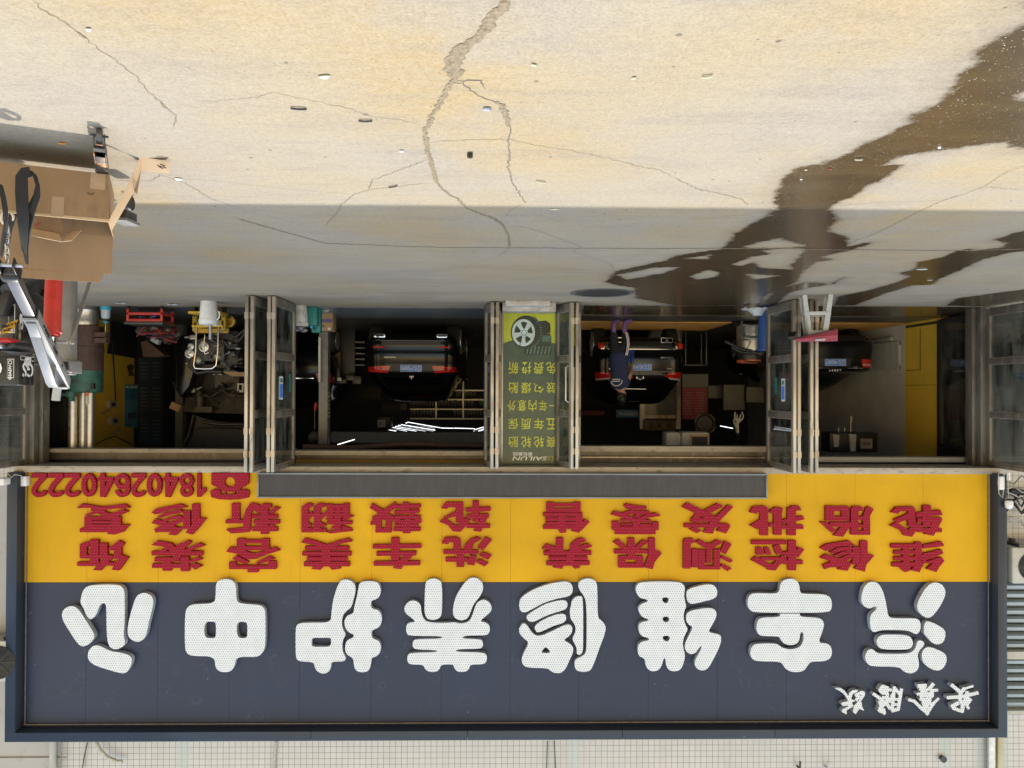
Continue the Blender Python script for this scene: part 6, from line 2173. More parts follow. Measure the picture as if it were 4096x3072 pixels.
rows = []
for i in range(9):
    t = i/8
    x = 960+(1330-960)*t
    ytop = 478-6*t
    ybot = 440-72*t
    rows.append([jr(x, ybot, -.04), jr(x-3, (ybot+ytop)/2, -.075), jr(x, ytop, -.04), jr(x, ytop+4, .30), jr(x, ybot+10, .30)])
n0 = len(m_.v)
for r_ in rows:
    m_.v += [Vector(q) for q in r_]
for i in range(8):
    for j in range(5):
        a, b = n0+i*5+j, n0+i*5+(j+1) % 5
        m_.f.append((a, b, b+5, a+5))
m_.f.append(tuple(n0+j for j in range(5))[::-1])
m_.f.append(tuple(n0+40+j for j in range(5)))
m_.build('shell', MT['maroon'], jk, smooth=30)
m_ = MB()
m_.slab([jr(*q, -.05) for q in ((878, 438), (955, 428), (962, 385), (972, 440), (960, 462), (925, 466))], (0, .3, 0))
m_.tube([jr(*q, -.06) for q in ((975, 445), (1060, 425), (1150, 405), (1240, 385), (1320, 362))], .007, 6)
m_.build('lining', MT['black'], jk)
m_ = MB().slab([jr(*q, -.055) for q in ((1245, 418), (1330, 360), (1322, 395), (1270, 435))], (0, .25, 0))
m_.slab([jr(*q, -.055) for q in ((1245, 440), (1325, 418), (1332, 465), (1250, 474))], (0, .25, 0))
m_.build('fold', MT['maroon'], jk, bevel=.01, smooth=40)
MB().slab([jr(*q, -.082) for q in ((1130, 460), (1220, 452), (1220, 470), (1130, 474))], (0, .004, 0)).build('grey_patch', MT['greyplastic'], jk)

# ------------------------------------------------------------------ back of the workshop, right-hand half
rd = thing('radiator', 'ribbed pale radiator low on the grey side wall beyond the saloon', 'radiator', (XWR, 17, .3))
m_ = MB()
for i in range(30):
    y = 15.35+i*.095
    m_.mm((XWR+.02, y, .38), (XWR+.09, y+.065, .98))
m_.mm((XWR+.03, 15.35, .40), (XWR+.07, 18.2, .46)).mm((XWR+.03, 15.35, .90), (XWR+.07, 18.2, .96))
m_.build('fins', MT['offwhite'], rd)
MB().tube([(XWR+.06, 15.65, .3), (XWR+.06, 18.7, .3)], .045, 10).build('pipe', MT['greyplastic'], rd, smooth=60)
sg_ = thing('rest_area_sign', 'brown wooden sign board with dark characters above the rest room door', 'sign', (0, 21, 2.2))
Yb = 20.5
a, b = w5(655, 1265, Yb), w5(940, 1172, Yb)
MB().mm((b.x, Yb, b.z), (a.x, Yb+.05, a.z)).build('board', M('sign_wood', (.22, .13, .06), .5, 0, .2, 5), sg_, bevel=.01)
for ch, x in (('休', 875), ('息', 790), ('区', 715)):
    text(ch, 'lettering', MT['text_black'], sg_, w5(x, 1218, Yb)+Vector((0, -.006, 0)), (.13, .15), off=.01)
dr = thing('rest_room_door', 'aluminium framed glass door with bead curtain under the brown sign board', 'door', (0, 20.6, 0))
m_ = MB()
for x in (640, 958):
    q = w5(x, 1000, 20.6)
    m_.mm((q.x-.07, 20.6, 0), (q.x+.07, 20.75, 2.55))
q0, q1 = w5(640, 1140, 20.6), w5(958, 1140, 20.6)
m_.mm((q1.x+.071, 20.6, q0.z-.05), (q0.x-.071, 20.75, q0.z+.06))
m_.build('frame', MT['alu'], dr)
MB().mm((q1.x+.075, 20.66, .1), (q0.x-.075, 20.68, q0.z-.06)).build('pane', M('pale_glass', (.30, .31, .30), .2, 0, .3, 3), dr)
m_ = MB()
q = w5(942, 1000, 20.55)
for k in range(24):
    m_.ball((q.x, 20.55, 1.2+k*.05), .02, (1, 1, 1), 6, 5)
m_.build('bead_string', MT['steel'], dr)
m_ = MB()
q0, q1 = w5(80, 1130, 21), w5(305, 1092, 21)
m_.mm((q1.x, 21, q1.z), (q0.x, 21.04, q0.z))
tag(m_.build('red_banner', M('dim_red_banner', (.22, .05, .045), .7, 0, .2, 3), None), 'dim red banner strip on the far wall above the SUV roof', 'banner')
bsn = thing('blue_notice', 'blue notice strip with white words on the glass partition above the SUV', 'notice', (0, 21, 2))
q0, q1 = w5(408, 1150, 20.9), w5(617, 1082, 20.9)
MB().mm((q1.x, 20.9, q1.z), (q0.x, 20.93, q0.z)).build('panel', MT['pposter'], bsn)
text('汽车美容养护中心', 'lettering', MT['text_white'], bsn, ((q0.x+q1.x)/2, 20.895, (q0.z+q1.z)/2), ((q0.x-q1.x)*.9, .12))
MT['boardgrey'] = M('dull_board', (.16, .165, .16), .6, 0, .15, 4)
rp = thing('red_price_poster', 'faded red poster full of small white lines on the dark back wall', 'poster', (0, 19, 1.7))
q0, q1 = w5(995, 1165, 19.0), w5(1218, 888, 19.0)
MB().mm((q1.x, 19.0, q1.z), (q0.x, 19.03, q0.z)).build('sheet', MT['rposter'], rp)
m_ = MB()
for i in range(9):
    z = q1.z+.12+(q0.z-q1.z-.2)*i/9
    for k in range(2):
        x = q1.x+.1+k*(q0.x-q1.x)*.5
        m_.mm((x, 18.992, z), (x+random.uniform(.2, .55)*(q0.x-q1.x)*.8, 18.999, z+.025))
m_.build('printed_lines', M('faded_print', (.33, .15, .16), .7, 0, .1, 4), rp)
MB().mm((q1.x-.01, 18.98, q1.z-.36), (q0.x+.01, 19.02, q1.z-.01)).build('white_header', MT['boardgrey'], rp)
for nm, x0, y0, x1, y1, Y, mk, lb, ct in (
    ('notice_board', 1225, 980, 1350, 868, 19, 'boardgrey', 'grey board with rows of small print between the poster and the chalk board', 'board'),
    ('chalk_board', 1360, 1082, 1545, 862, 18.6, 'boardgrey', 'plain grey board behind the hanging work glove', 'board'),
    ('wall_board', 1562, 1015, 1715, 880, 18.4, 'boardgrey', 'pale board on the wall above the roof of the black saloon', 'panel'),
    ('table', 1015, 690, 1220, 600, 17.8, 'darksteel', 'small grey folding table against the back wall', 'table'),
):
    q0, q1 = w5(x0, y0, Y), w5(x1, y1, Y)
    m_ = MB()
    if nm == 'table':
        m_.mm((q1.x, Y, q0.z-.03), (q0.x, Y+.5, q0.z))
        for xx in (q1.x+.03, q0.x-.03):
            for yy in (Y+.03, Y+.47):
                m_.mm((xx-.015, yy-.015, 0), (xx+.015, yy+.015, q0.z-.031))
    else:
        m_.mm((q1.x, Y, min(q0.z, q1.z)), (q0.x, Y+.03, max(q0.z, q1.z)))
    tag(m_.build(nm, MT[mk], None, bevel=.004), lb, ct)
# work glove hanging from a line
gv = MB()
gl = thing('work_glove', 'grey knitted work glove hanging fingers down on a thin line', 'glove', (0, 15, 2.3))
hp = w5(1480, 1230, 14.6)
skin_mesh('glove', [
    [(w5(1482, 1300, 14.6), .042), (w5(1480, 1230, 14.6), (.05, .03)), (w5(1478, 1190, 14.6), (.06, .03)), (w5(1476, 1165, 14.6), (.055, .026))],
    [(w5(1478, 1190, 14.6), (.06, .03)), (w5(1455, 1150, 14.6), .018), (w5(1462, 1100, 14.6), .015)],
    [(w5(1478, 1190, 14.6), (.06, .03)), (w5(1500, 1160, 14.58), .018), (w5(1512, 1120, 14.55), .015)],
    [(w5(1478, 1190, 14.6), (.06, .03)), (w5(1525, 1165, 14.6), .017), (w5(1535, 1140, 14.6), .015), (w5(1520, 1098, 14.6), .014)],
    [(w5(1478, 1190, 14.6), (.06, .03)), (w5(1476, 1140, 14.62), .018), (w5(1480, 1120, 14.62), .015)],
    [(w5(1480, 1230, 14.6), (.05, .03)), (w5(1450, 1200, 14.6), .018), (w5(1447, 1165, 14.6), .015)],
], M('grey_knit', (.42, .40, .37), .9, 0, .15, 20, bump=.3), gl, 1)
m_ = MB()
for y in (1290, 1305):
    q = w5(1482, y, 14.6)
    m_.lathe([(.047, -.006), (.047, .006)], q, 16)
m_.build('cuff_stripes', MT['black'], gl)
MB().tube([w5(1480, 1310, 14.6), w5(1482, 1500, 14.6)], .004, 5).build('line', MT['darkcable'], gl)
rl = thing('hose_reel', 'round black hose reel with yellow arcs on the dark wall', 'hose reel', (0, 17, 2.2))
q = w5(1193, 1207, 17)
MB().ring(q, .22, .03, n=32, k=8).build('rim', MT['black'], rl, smooth=60)
m_ = MB()
for a0 in (20, 120, 200, 300):
    m_.tube([q+Vector((.245*math.cos(R(a0+k*10)), -.03, .245*math.sin(R(a0+k*10)))) for k in range(6)], .008, 6)
m_.build('yellow_arcs', MT['yellowp'], rl, smooth=60)
MB().lathe([(.18, 0), (.18, .05), (.05, .06)], q+Vector((0, .06, 0)), 24, Matrix.Rotation(R(90), 3, 'X')).build('drum', MT['black'], rl)
for x0, x1, lb in ((850, 985, 'white drum shaped hose reel box under the lintel, plain front'), (988, 1240, 'white hose reel box with a dark square opening under the lintel')):
    Y = 13.9
    t_ = thing('hose_reel_box', lb, 'hose reel', (0, Y, 2.5), group='white hose reel boxes under the header')
    q0, q1 = w5(x0, 1395, Y), w5(x1, 1280, Y)
    MB().mm((q1.x, Y, q1.z), (q0.x, Y+.4, q0.z+.10)).build('casing', MT['offwhite'], t_, bevel=.05, smooth=40)
    if x0 > 900:
        qa, qb = w5(1075, 1395, Y), w5(1212, 1320, Y)
        m_ = MB().mm((qb.x, Y-.02, qb.z), (qa.x, Y+.001, qa.z+.05))
        m_.build('opening', MT['black'], t_)
        m_ = MB()
        for z in (qb.z-.02,):
            m_.mm((qb.x-.03, Y-.03, z-.02), (qa.x+.03, Y-.005, z+.015))
        m_.mm((qb.x-.03, Y-.03, qb.z), (qb.x-.003, Y-.005, qa.z+.05)).mm((qa.x+.003, Y-.03, qb.z), (qa.x+.03, Y-.005, qa.z+.05))
        m_.build('opening_frame', MT['cardpale'], t_)
# compressor shelf seen in the last bay
cp = thing('wall_heater_unit', 'dark equipment box with white flaps and small white label in the last bay', 'equipment', (0, 14.2, 2.4))
Y = 15.0
q0, q1 = w6(1265, 1460, Y), w6(1690, 1285, Y)
MB().mm((q1.x, Y+.03, q1.z), (q0.x, Y+.45, q0.z)).build('casing', MT['black'], cp, bevel=.02)
for x0, x1, y0, y1 in ((1285, 1345, 1300, 1410), (1430, 1495, 1295, 1450)):
    m_ = MB().slab([w6(*q, Y) for q in ((x0, y0), (x1, y0+5), (x1-8, y1), (x0+14, y1))], (0, .03, 0))
    m_.build('flap', MT['offwhite'], cp)
q0, q1 = w6(1530, 1425, Y), w6(1635, 1338, Y)
lb_ = MB().mm((q1.x, Y-.005, q1.z), (q0.x, Y+.028, q0.z)).build('label_plate', M('tan_label', (.36, .30, .24), .6, 0, .1, 5), cp)
text('Jety', 'lettering', MT['text_black'], lb_, ((q0.x+q1.x)/2, Y-.008, (q0.z+q1.z)/2), (.17, .09), off=.01)
for x in (1338, 1390, 1445):
    MB().tube([w6(x, 1280, Y), w6(x, 1240 if x < 1440 else 1140, Y)], .008, 6).build('hanging_rod', MT['steel'], cp)
MB().ball(w6(1450, 1165, Y), .035, (.6, .6, 2.0), 10, 8).build('spray_gun', MT['cardpale'], cp, smooth=80)
# LED tubes hanging in the workshop
tubes = [((875, 1255), (960, 1270)), ((905, 1243), (1055, 1270)), ((925, 1237), (1140, 1270)), ((955, 1228), (1222, 1270)), ((980, 1219), (1290, 1270)), ((1005, 1213), (1306, 1262)), ((1045, 1197), (1300, 1243)), ((1062, 1191), (1352, 1241)), ((1358, 1243), (1468, 1245)), ((1475, 1244), (1655, 1249)), ((1648, 1270), (1748, 1243)), ((1655, 1258), (1748, 1230)), ((1690, 1270), (1760, 1252))]
lt = []


def tube(a, b, Y, lb, grp):
    t_ = thing('led_tube_lamp', lb, 'lamp', tuple((a+b)/2), group=grp)
    MB().tube([a, b], .0085, 8).build('tube', MT['tube_light'], t_, smooth=60)
    d = (b-a).normalized()
    MB().bar(a+Vector((0, .0, .03)), b+Vector((0, .0, .03)), .03, .02).build('holder', MT['black'], t_)
    return t_


for (x0, y0), (x1, y1) in tubes:
    Y = 21.5
    tube(P(1150+x0*.4521, 1150+y0*.4521, Y), P(1150+x1*.4521, 1150+y1*.4521, Y+.8), Y, 'glowing white LED tube in the fan of slanted tubes behind the coupe SUV', 'fan of LED tubes at the back of the workshop')
tube(P(1150+443*.4521, 1150+1390*.4521, 15.0), P(1150+592*.4521, 1150+1345*.4521, 15.6), 15, 'single glowing LED tube high above the tool wall beside the lift post', None)
tube(w5(1330, 1225, 18.9), w5(1440, 1246, 19.0), 19, 'single glowing LED tube beside the hanging work glove', None)
for o_ in COL.objects:
    if o_.get('group') is None and 'group' in o_:
        del o_['group']

# ------------------------------------------------------------------ middle-left bay contents
def w3(x, y, Y):
    return P(1150+x*.4521, 1150+y*.4521, Y)


def w1(x, y, Y):
    return P(x*.464, 1130+y*.464, Y)


lp_ = thing('lift_post', 'grey steel car lift post with pale conduit standing beside the stacked carton', 'lift post', (0, 14.3, 0))
Y = 14.3
q0, q1 = w3(278, 500, Y), w3(358, 500, Y)
MB().mm((q1.x, Y, .03), (q0.x, Y+.22, 3.5)).build('column', MT['greysteel'], lp_, bevel=.01)
MB().mm((q1.x-.10, Y-.10, 0), (q0.x+.10, Y+.35, .029)).build('foot_plate', MT['darksteel'], lp_)
MB().tube([w3(285, 440, Y-.05), w3(283, 838, Y-.05)], .026, 10).build('conduit', MT['offwhite'], lp_, smooth=60)
m_ = MB()
for k in range(7):
    q = w3(367, 930+k*35, Y+.05)
    MB().box(q, (.045, .06, .045)).build('latch_block', MT['darksteel'], lp_)
m_.bar(w3(352, 580, Y+.05), w3(352, 700, Y+.05), .05, .05, Vector((1, 0, 0)))
m_.build('latch_rail', MT['darksteel'], lp_)
q = G(1150+115*.4521, 1223)
t_ = thing('bucket', 'scuffed white paint bucket with rags on top behind the middle folded doors', 'bucket', (q.x, q.y, 0))
zt2 = P(0, 1150+330*.4521, q.y).z
MB().lathe([(.10, 0), (.108, .01), (.128, zt2-.06), (.137, zt2-.055), (.137, zt2), (.125, zt2), (.10, .02)], (q.x, q.y, 0), 28).build('shell', M('scuffed_white', (.50, .51, .52), .5, 0, .15, 8, dirt=((.25, .22, .18), .4, 10)), t_, smooth=40)
m_ = MB()
for k in range(14):
    m_.ball((q.x+random.uniform(-.09, .11), q.y+random.uniform(-.06, .08), zt2+random.uniform(0, .07)), random.uniform(.03, .055), (1, 1, .7), 8, 6)
m_.build('rags', M('dirty_rags', (.16, .17, .19), .9, 0, .9, 16), t_, smooth=80)
q = G(1150+215*.4521, 1225)
t_ = thing('jerrycan', 'teal plastic jerrycan between the white bucket and the brown carton', 'jerrycan', (q.x, q.y, 0))
zt3 = P(0, 1150+320*.4521, q.y).z
MB().mm((q.x-.085, q.y, 0), (q.x+.085, q.y+.2, zt3)).build('body', MT['teal'], t_, bevel=.02, smooth=40)
MB().mm((q.x-.10, q.y+.205, 0), (q.x+.06, q.y+.35, zt3+.11)).build('body', MT['teal'], t_, bevel=.02, smooth=40)
MB().lathe([(.03, 0), (.03, .04)], (q.x+.03, q.y+.1, zt3), 14).build('cap', MT['cyan'], t_)
MB().tube([(q.x-.06, q.y+.04, zt3), (q.x-.06, q.y+.05, zt3+.05), (q.x-.0, q.y+.15, zt3+.05), (q.x-.0, q.y+.16, zt3)], .014, 8).build('handle', MT['teal'], t_, smooth=60)
q = G(1150+335*.4521, 1252)
t_ = thing('carton', 'small brown carton with purple print at the foot of the lift post', 'carton', (q.x, q.y, 0))
zt4 = P(0, 1150+368*.4521, q.y).z
MB().mm((q.x-.14, q.y, 0), (q.x+.14, q.y+.3, zt4)).build('box', M('tan_carton', (.30, .19, .10), .8, 0, .15, 5), t_, bevel=.004)
m_ = MB()
m_.mm((q.x-.139, q.y-.004, zt4*.34), (q.x+.139, q.y-.001, zt4*.52))
m_.build('printed_band', M('purple_print', (.10, .08, .20), .7, 0, .3, 12), t_)
text('机油', 'lettering', MT['text_black'], t_, (q.x+.06, q.y-.004, zt4*.75), (.09, .04))
MB().mm((q.x-.10, q.y-.004, zt4*.82), (q.x-.05, q.y-.001, zt4*.95)).build('white_label', MT['paper'], t_)
q = G(1150+290*.4521, 1236)
m_ = MB()
for k in range(7):
    m_.ball((q.x+.06-k*.03, q.y+random.uniform(-.04, .04), .025+.012*(k % 2)), .026, (1.3, 1, .9), 8, 6)
tag(m_.build('dotted_rag', M('black_white_rag', (.3, .3, .3), .9, 0, 1, 30), None, smooth=80), 'black rag with white dots on the floor before the brown carton', 'rag')
# tool wall
tw_ = thing('tool_cabinet', 'dark tool cabinet with a wooden board in front on the floor behind the lift post', 'cabinet', (0, 18, 0))
q0, q1 = w3(420, 800, 17.5), w3(600, 430, 17.5)
MB().mm((q1.x, 17.5, 0), (q0.x+.2, 18.1, q0.z)).build('carcass', MT['black'], tw_, bevel=.02)
q0, q1 = w3(388, 720, 17.3), w3(468, 570, 17.3)
MB().mm((q1.x, 17.3, q1.z), (q0.x, 17.4, q0.z)).build('wooden_board', MT['wood'], tw_)
m_ = MB()
for k in range(5):
    q0 = w3(605, 480+k*50, 17.45)
    m_.mm((q0.x-.22, 17.4, q0.z), (q0.x, 17.9, q0.z+.03))
m_.build('drawer_edge', MT['greysteel'], tw_)
t_ = thing('shelf_clutter', 'pale machine block and small white box on the bench by the tool wall', 'machine', (0, 17, 1))
m_ = MB()
for x, y, w_, h_ in ((440, 760, .16, .3), (480, 830, .25, .12), (620, 820, .2, .2), (560, 800, .2, .14)):
    m_.box(w3(x, y, 17.2), (w_, .2, h_))
m_.build('machine_block', MT['darksteel'], t_, bevel=.02)
MB().box(w3(460, 812, 17.0), (.09, .06, .07)).build('white_box', MT['white'], t_)
t_ = thing('work_bench_board', 'pale grey notice boards on the back wall beside the coupe SUV', 'board', (0, 21, 1.6))
for x0, y0, x1, y1, mk in ((610, 990, 820, 870, 'wall_dark'), (840, 1120, 1000, 1030, 'wall_dark'), (1000, 1082, 1052, 1028, 'boardgrey')):
    q0, q1 = w3(x0, y0, 21), w3(x1, y1, 21)
    MB().mm((q1.x, 21, q1.z), (q0.x, 21.03, q0.z)).build('sheet', MT[mk], t_)
# machine with printed label, hose reel and ladder of bottles
t_ = thing('balancing_machine', 'dark cabinet with a white label plate near the back wall of the middle bay', 'machine', (0, 19, 2))
q0, q1 = w3(790, 1260, 19.5), w3(912, 1140, 19.5)
MB().mm((q1.x, 19.5, q1.z), (q0.x, 19.9, q0.z)).build('casing', MT['black'], t_, bevel=.02)
q0, q1 = w3(797, 1236, 19.5), w3(866, 1170, 19.5)
MB().mm((q1.x, 19.49, q1.z), (q0.x, 19.499, q0.z)).build('label_plate', MT['offwhite'], t_, bevel=.003)
text('工具', 'lettering', MT['text_black'], t_, ((q0.x+q1.x)/2, 19.487, (q0.z+q1.z)/2), (.16, .09))
m_ = MB()
Yr = 20.0
for x in (1315, 1555):
    q = w3(x, 900, Yr)
    m_.mm((q.x-.02, Yr, 0), (q.x+.02, Yr+.04, w3(x, 1165, Yr).z))
for y in (910, 992, 1076, 1160):
    a, b = w3(1085 if y > 1000 else 1420, y, Yr), w3(1760, y, Yr)
    m_.mm((b.x, Yr-.01, a.z-.018), (a.x, Yr+.35, a.z+.018))
rk = thing('bottle_rack', 'steel rack of small grey bottles on the back wall beside the coupe SUV', 'rack', (0, Yr, 0))
m_.build('frame', MT['rack'], rk)
n_b = 0
proto_b = None
for y, xs_ in ((1076, list(range(1098, 1310, 28))+list(range(1480, 1745, 29))), (992, list(range(1090, 1310, 28))+list(range(1340, 1640, 29))), (910, list(range(1500, 1660, 26)))):
    for x in xs_:
        q = w3(x, y, Yr)
        if proto_b is None:
            h_ = .155
            m_ = MB().lathe([(.036, 0), (.038, .01), (.038, h_*.62), (.018, h_*.82), (.018, h_)], (0, 0, 0), 14)
            o = m_.build('bottle', MT['bottle'], None, smooth=40)
            proto_b = o
        else:
            o = proto_b.copy()
            COL.objects.link(o)
        o.location = (q.x, Yr+.06, q.z+.019)
        tag(o, 'small grey bottle standing in a row on the steel rack at the back', 'bottle', 'bottles on the back rack')
for k, x in enumerate((1712, 1735)):
    q = w3(x, 992, Yr)
    tag(MB().lathe([(.045, 0), (.045, .11), (.02, .14), (.02, .16)], (q.x, Yr+.06, q.z+.019), 14).build('bottle', MT['bottleg'], None, smooth=40), 'bright green bottle at the end of the rack row', 'bottle', 'green bottles on the back rack')
t_ = thing('air_blow_gun', 'red air blow gun hanging on a hose beside the lift post', 'air gun', (0, 15, 2))
m_ = MB().tube([w3(252, 1020, 15), w3(248, 1060, 15), w3(244, 1090, 15)], [.025, .032, .018], 10)
m_.tube([w3(250, 1040, 15), w3(266, 1045, 15)], .016, 8)
m_.build('body', MT['red'], t_, smooth=60)
MB().tube([w3(240, 1095, 15), w3(240, 1262, 15)], .008, 6).build('hose', MT['steel'], t_, smooth=60)
MB().tube([w3(258, 1020, 15), w3(288, 985, 15)], .007, 6).build('nozzle', MT['black'], t_)
q = w3(245, 1330, 15)
MB().lathe([(.11, -.05), (.14, -.03), (.14, .06), (.11, .08)], q, 24, Matrix.Rotation(R(90), 3, 'X')).build('reel', MT['black'], t_, smooth=40)
t_ = MB().tube([w3(140, 1410, 13.6), w3(560, 1420, 13.6), w3(1020, 1385, 13.6), w3(1745, 1400, 13.6)], .055, 12)
tag(t_.build('overhead_pipe', MT['rust'], None, smooth=60), 'thick dirty pipe running under the header of the middle bay', 'pipe')
m_ = MB().mm((w3(1750, 1270, 17).x, 17.0, w3(0, 1278, 17).z), (w3(385, 1270, 17).x, 17.3, w3(0, 1372, 17).z))
tag(m_.build('ceiling_beam', MT['boardgrey'], None), 'pale grey ceiling beam across the middle bay over the cars', 'beam')

# ------------------------------------------------------------------ first bay, left wall
ht = thing('waste_oil_heater', 'tall brown drum heater with green top and three silver flue pipes', 'heater', (0, 13, 0))
q = G(333, 1228)
hx, hy = P(333, 1400, 13.0).x, 13.1
k_ = hy/2900
rr_ = 121*.5*k_*1.0


def hz(y):
    return P(333, 1130+y*.464, hy).z


MB().lathe([(rr_*.75, 0), (rr_*.78, .01), (rr_*.78, hz(230)), (rr_*.82, hz(240)), (rr_*.78, hz(260)), (rr_*.78, hz(330)), (rr_*.82, hz(345)), (rr_*.74, hz(378))], (hx+.03, hy, 0), 28).build('ash_drum', MT['steel'], ht, smooth=40)
m_ = MB().lathe([(rr_*.98, hz(378)), (rr_*1.0, hz(385)), (rr_*1.0, hz(552)), (rr_*1.03, hz(556)), (rr_*1.03, hz(598)), (rr_*1.0, hz(602)), (rr_*1.0, hz(760))], (hx, hy, 0), 32)
m_.build('body', MT['rust'], ht, smooth=40)
MB().lathe([(rr_*1.0, hz(761)), (rr_*1.0, hz(940)), (rr_*.9, hz(950))], (hx, hy, 0), 32).build('upper_casing', MT['green'], ht, smooth=40)
for x, dy, r_ in ((636, -.02, .075), (706, .05, .065), (778, 0, .072)):
    p_ = w1(x, 960, hy)
    MB().tube([(p_.x, hy+dy, hz(940)), (p_.x, hy+dy, hz(1428))], r_, 18).build('flue_pipe', MT['steel'], ht, smooth=60)
p_ = w1(625, 965, hy-.15)
m_ = MB().lathe([(.085, -.03), (.085, .06), (.05, .07), (.05, .14)], (p_.x, hy-.18, p_.z-.02), 18)
m_.tube([p_+Vector((.02, 0, 0)), p_+Vector((.22, 0, 0))], .03, 10)
m_.build('valve', MT['green'], ht, smooth=40)
p_ = w1(750, 1000, hy-.28)
MB().lathe([(.026, -.10), (.026, .10), (.01, .11), (.01, .14)], p_, 14).build('sealant_tube', MT['offwhite'], ht)
MB().lathe([(.0265, -.105), (.0265, -.04)], p_, 14).build('sealant_label', MT['orange'], ht)
m_ = MB()
for y0, y1 in ((430, 470), (480, 520)):
    a, b = w1(825, y0, hy-.2), w1(925, y1, hy-.2)
    m_.mm((b.x, hy-.25, a.z), (a.x, hy-.1, b.z))
m_.build('bracket', MT['rust'], ht)
MB().mm((w1(850, 900, 13.05).x, 12.9, w1(0, 868, 13).z), (w1(805, 900, 13.05).x, 12.95, w1(0, 915, 13).z)).build('meter', MT['black'], ht)
# things on the yellow wall
XW = XWL-.004
tl = thing('black_towel', 'black towel hanging on the yellow wall above the red tool cart', 'towel', (XW, 15.5, 1))


def wall(x, y):
    d = ray(x*.464, 1130+y*.464)
    t = (XWL-.005-CAM.x)/d.x
    return CAM+d*t


m_ = MB()
rows = []
for i in range(8):
    t = i/7
    r_ = []
    for j in range(7):
        s_ = j/6
        x = (935+(1160-935)*s_)*(1-t)+(915+(1155-915)*s_)*t
        y = (330+(375-330)*s_)*(1-t)+(612+(655-612)*s_)*t
        q = wall(x, y)
        q.x -= .03+.02*math.sin(j*2+i*.5)
        r_.append(q)
    rows.append(r_)
m_.strip(rows, (-.012, 0, 0))
m_.build('cloth', MT['blacksat'], tl, smooth=70)


def wallslab(nm, pts, th, mk, par, d0=0.0):
    q = [wall(*p) for p in pts]
    for v_ in q:
        v_.x -= d0
    return MB().slab(q, (-th, 0, 0)).build(nm, MT[mk] if isinstance(mk, str) else mk, par)


bp = thing('battery_poster', 'light blue battery poster with a robot-like picture on the yellow wall', 'poster', (XW, 15.8, 1.8))
bp['label'] = 'light blue battery poster with white lettering on the yellow wall'
wallslab('sheet', ((1072, 878), (1188, 878), (1186, 1250), (1074, 1248)), .006, M('light_blue_poster', (.12, .34, .52), .5, 0, .15, 3), bp)
wallslab('dark_band', ((1076, 920), (1184, 920), (1184, 1010), (1076, 1010)), .004, MT['pposter'], bp, .007)
c_ = wall(1136, 1150)
text('金沙蓄电池', 'lettering', MT['text_black'], bp, c_+Vector((-.012, 0, 0)), (.40, .15), ax=(0, -1, 0))
for x in (1095, 1132, 1166):
    wallslab('price_mark', ((x-12, 893), (x+12, 893), (x+12, 908), (x-12, 908)), .004, MT['text_white'], bp, .007)
for a_, b_, lb in (((1197, 640), (1290, 1420), 'tall faded blue and white information poster on the side wall next to the battery poster'),):
    ip = thing('information_poster', lb, 'poster', (XW, 16.5, 1.5))
    ip['label'] = 'tall faded blue and white information poster beside the battery poster'
    wallslab('sheet', ((1197, 650), (1400, 650), (1400, 1400), (1197, 1400)), .006, M('faded_poster', (.10, .13, .19), .6, 0, .2, 2), ip)
    m_ = MB()
    for k in range(22):
        y = 690+k*31
        if k in (5, 6, 14, 15):
            continue
        q = [wall(*p) for p in ((1210, y), (1290-random.uniform(0, 30), y), (1290-20, y+9), (1210, y+9))]
        for v_ in q:
            v_.x -= .007
        m_.slab(q, (-.003, 0, 0))
        q = [wall(*p) for p in ((1310, y), (1390-random.uniform(0, 30), y), (1370, y+9), (1310, y+9))]
        for v_ in q:
            v_.x -= .007
        m_.slab(q, (-.003, 0, 0))
    m_.build('printed_lines', M('dim_print', (.30, .34, .40), .7, 0, .1, 3), ip)
for x, y, lb in ((952, 1050, 'cream power box with dark socket on the yellow wall beneath the black cable'), (968, 1192, 'cream switch box with several wires higher on the yellow wall')):
    t_ = thing('power_box', lb, 'power box', tuple(wall(x, y)))
    wallslab('case', ((x-34, y-32), (x+34, y-28), (x+30, y+32), (x-34, y+34)), .07, M('cream_plastic', (.45, .42, .34), .6, 0, .1, 8), t_)
    wallslab('socket', ((x-18, y-16), (x+16, y-14), (x+14, y+16), (x-18, y+18)), .006, MT['darksteel'], t_, .071)
    for k in range(3):
        pts = [wall(x+random.uniform(-20, 20), y+30), wall(x+random.uniform(-90, 60), y+70), wall(x+random.uniform(-120, 80), y+random.uniform(90, 140))]
        for v_ in pts:
            v_.x -= .03
        MB().tube(pts, .007, 6).build('wire', MT['cable'], t_, smooth=60)
pts = [wall(*p) for p in ((945, 430), (962, 600), (975, 800), (985, 1020))]
for v_ in pts:
    v_.x -= .03
tag(MB().tube(pts, .014, 8).build('black_cable', MT['darkcable'], None, smooth=60), 'thick black cable running up the yellow wall between the towel and the power box', 'cable')
pts = [wall(*p) for p in ((820, 1395), (900, 1350), (985, 1325), (1060, 1360), (1130, 1400))]
for v_ in pts:
    v_.x -= .02
tag(MB().tube(pts, .01, 6).build('sagging_cable', MT['darkcable'], None, smooth=60), 'thin cable arching across the top of the yellow wall', 'cable')
wallslab('soot', ((1090, 720), (1130, 700), (1155, 720), (1140, 760), (1160, 800), (1110, 810), (1105, 760)), .002, M('soot_stain', (.10, .06, .01), .9, 0, .4, 9), bld)
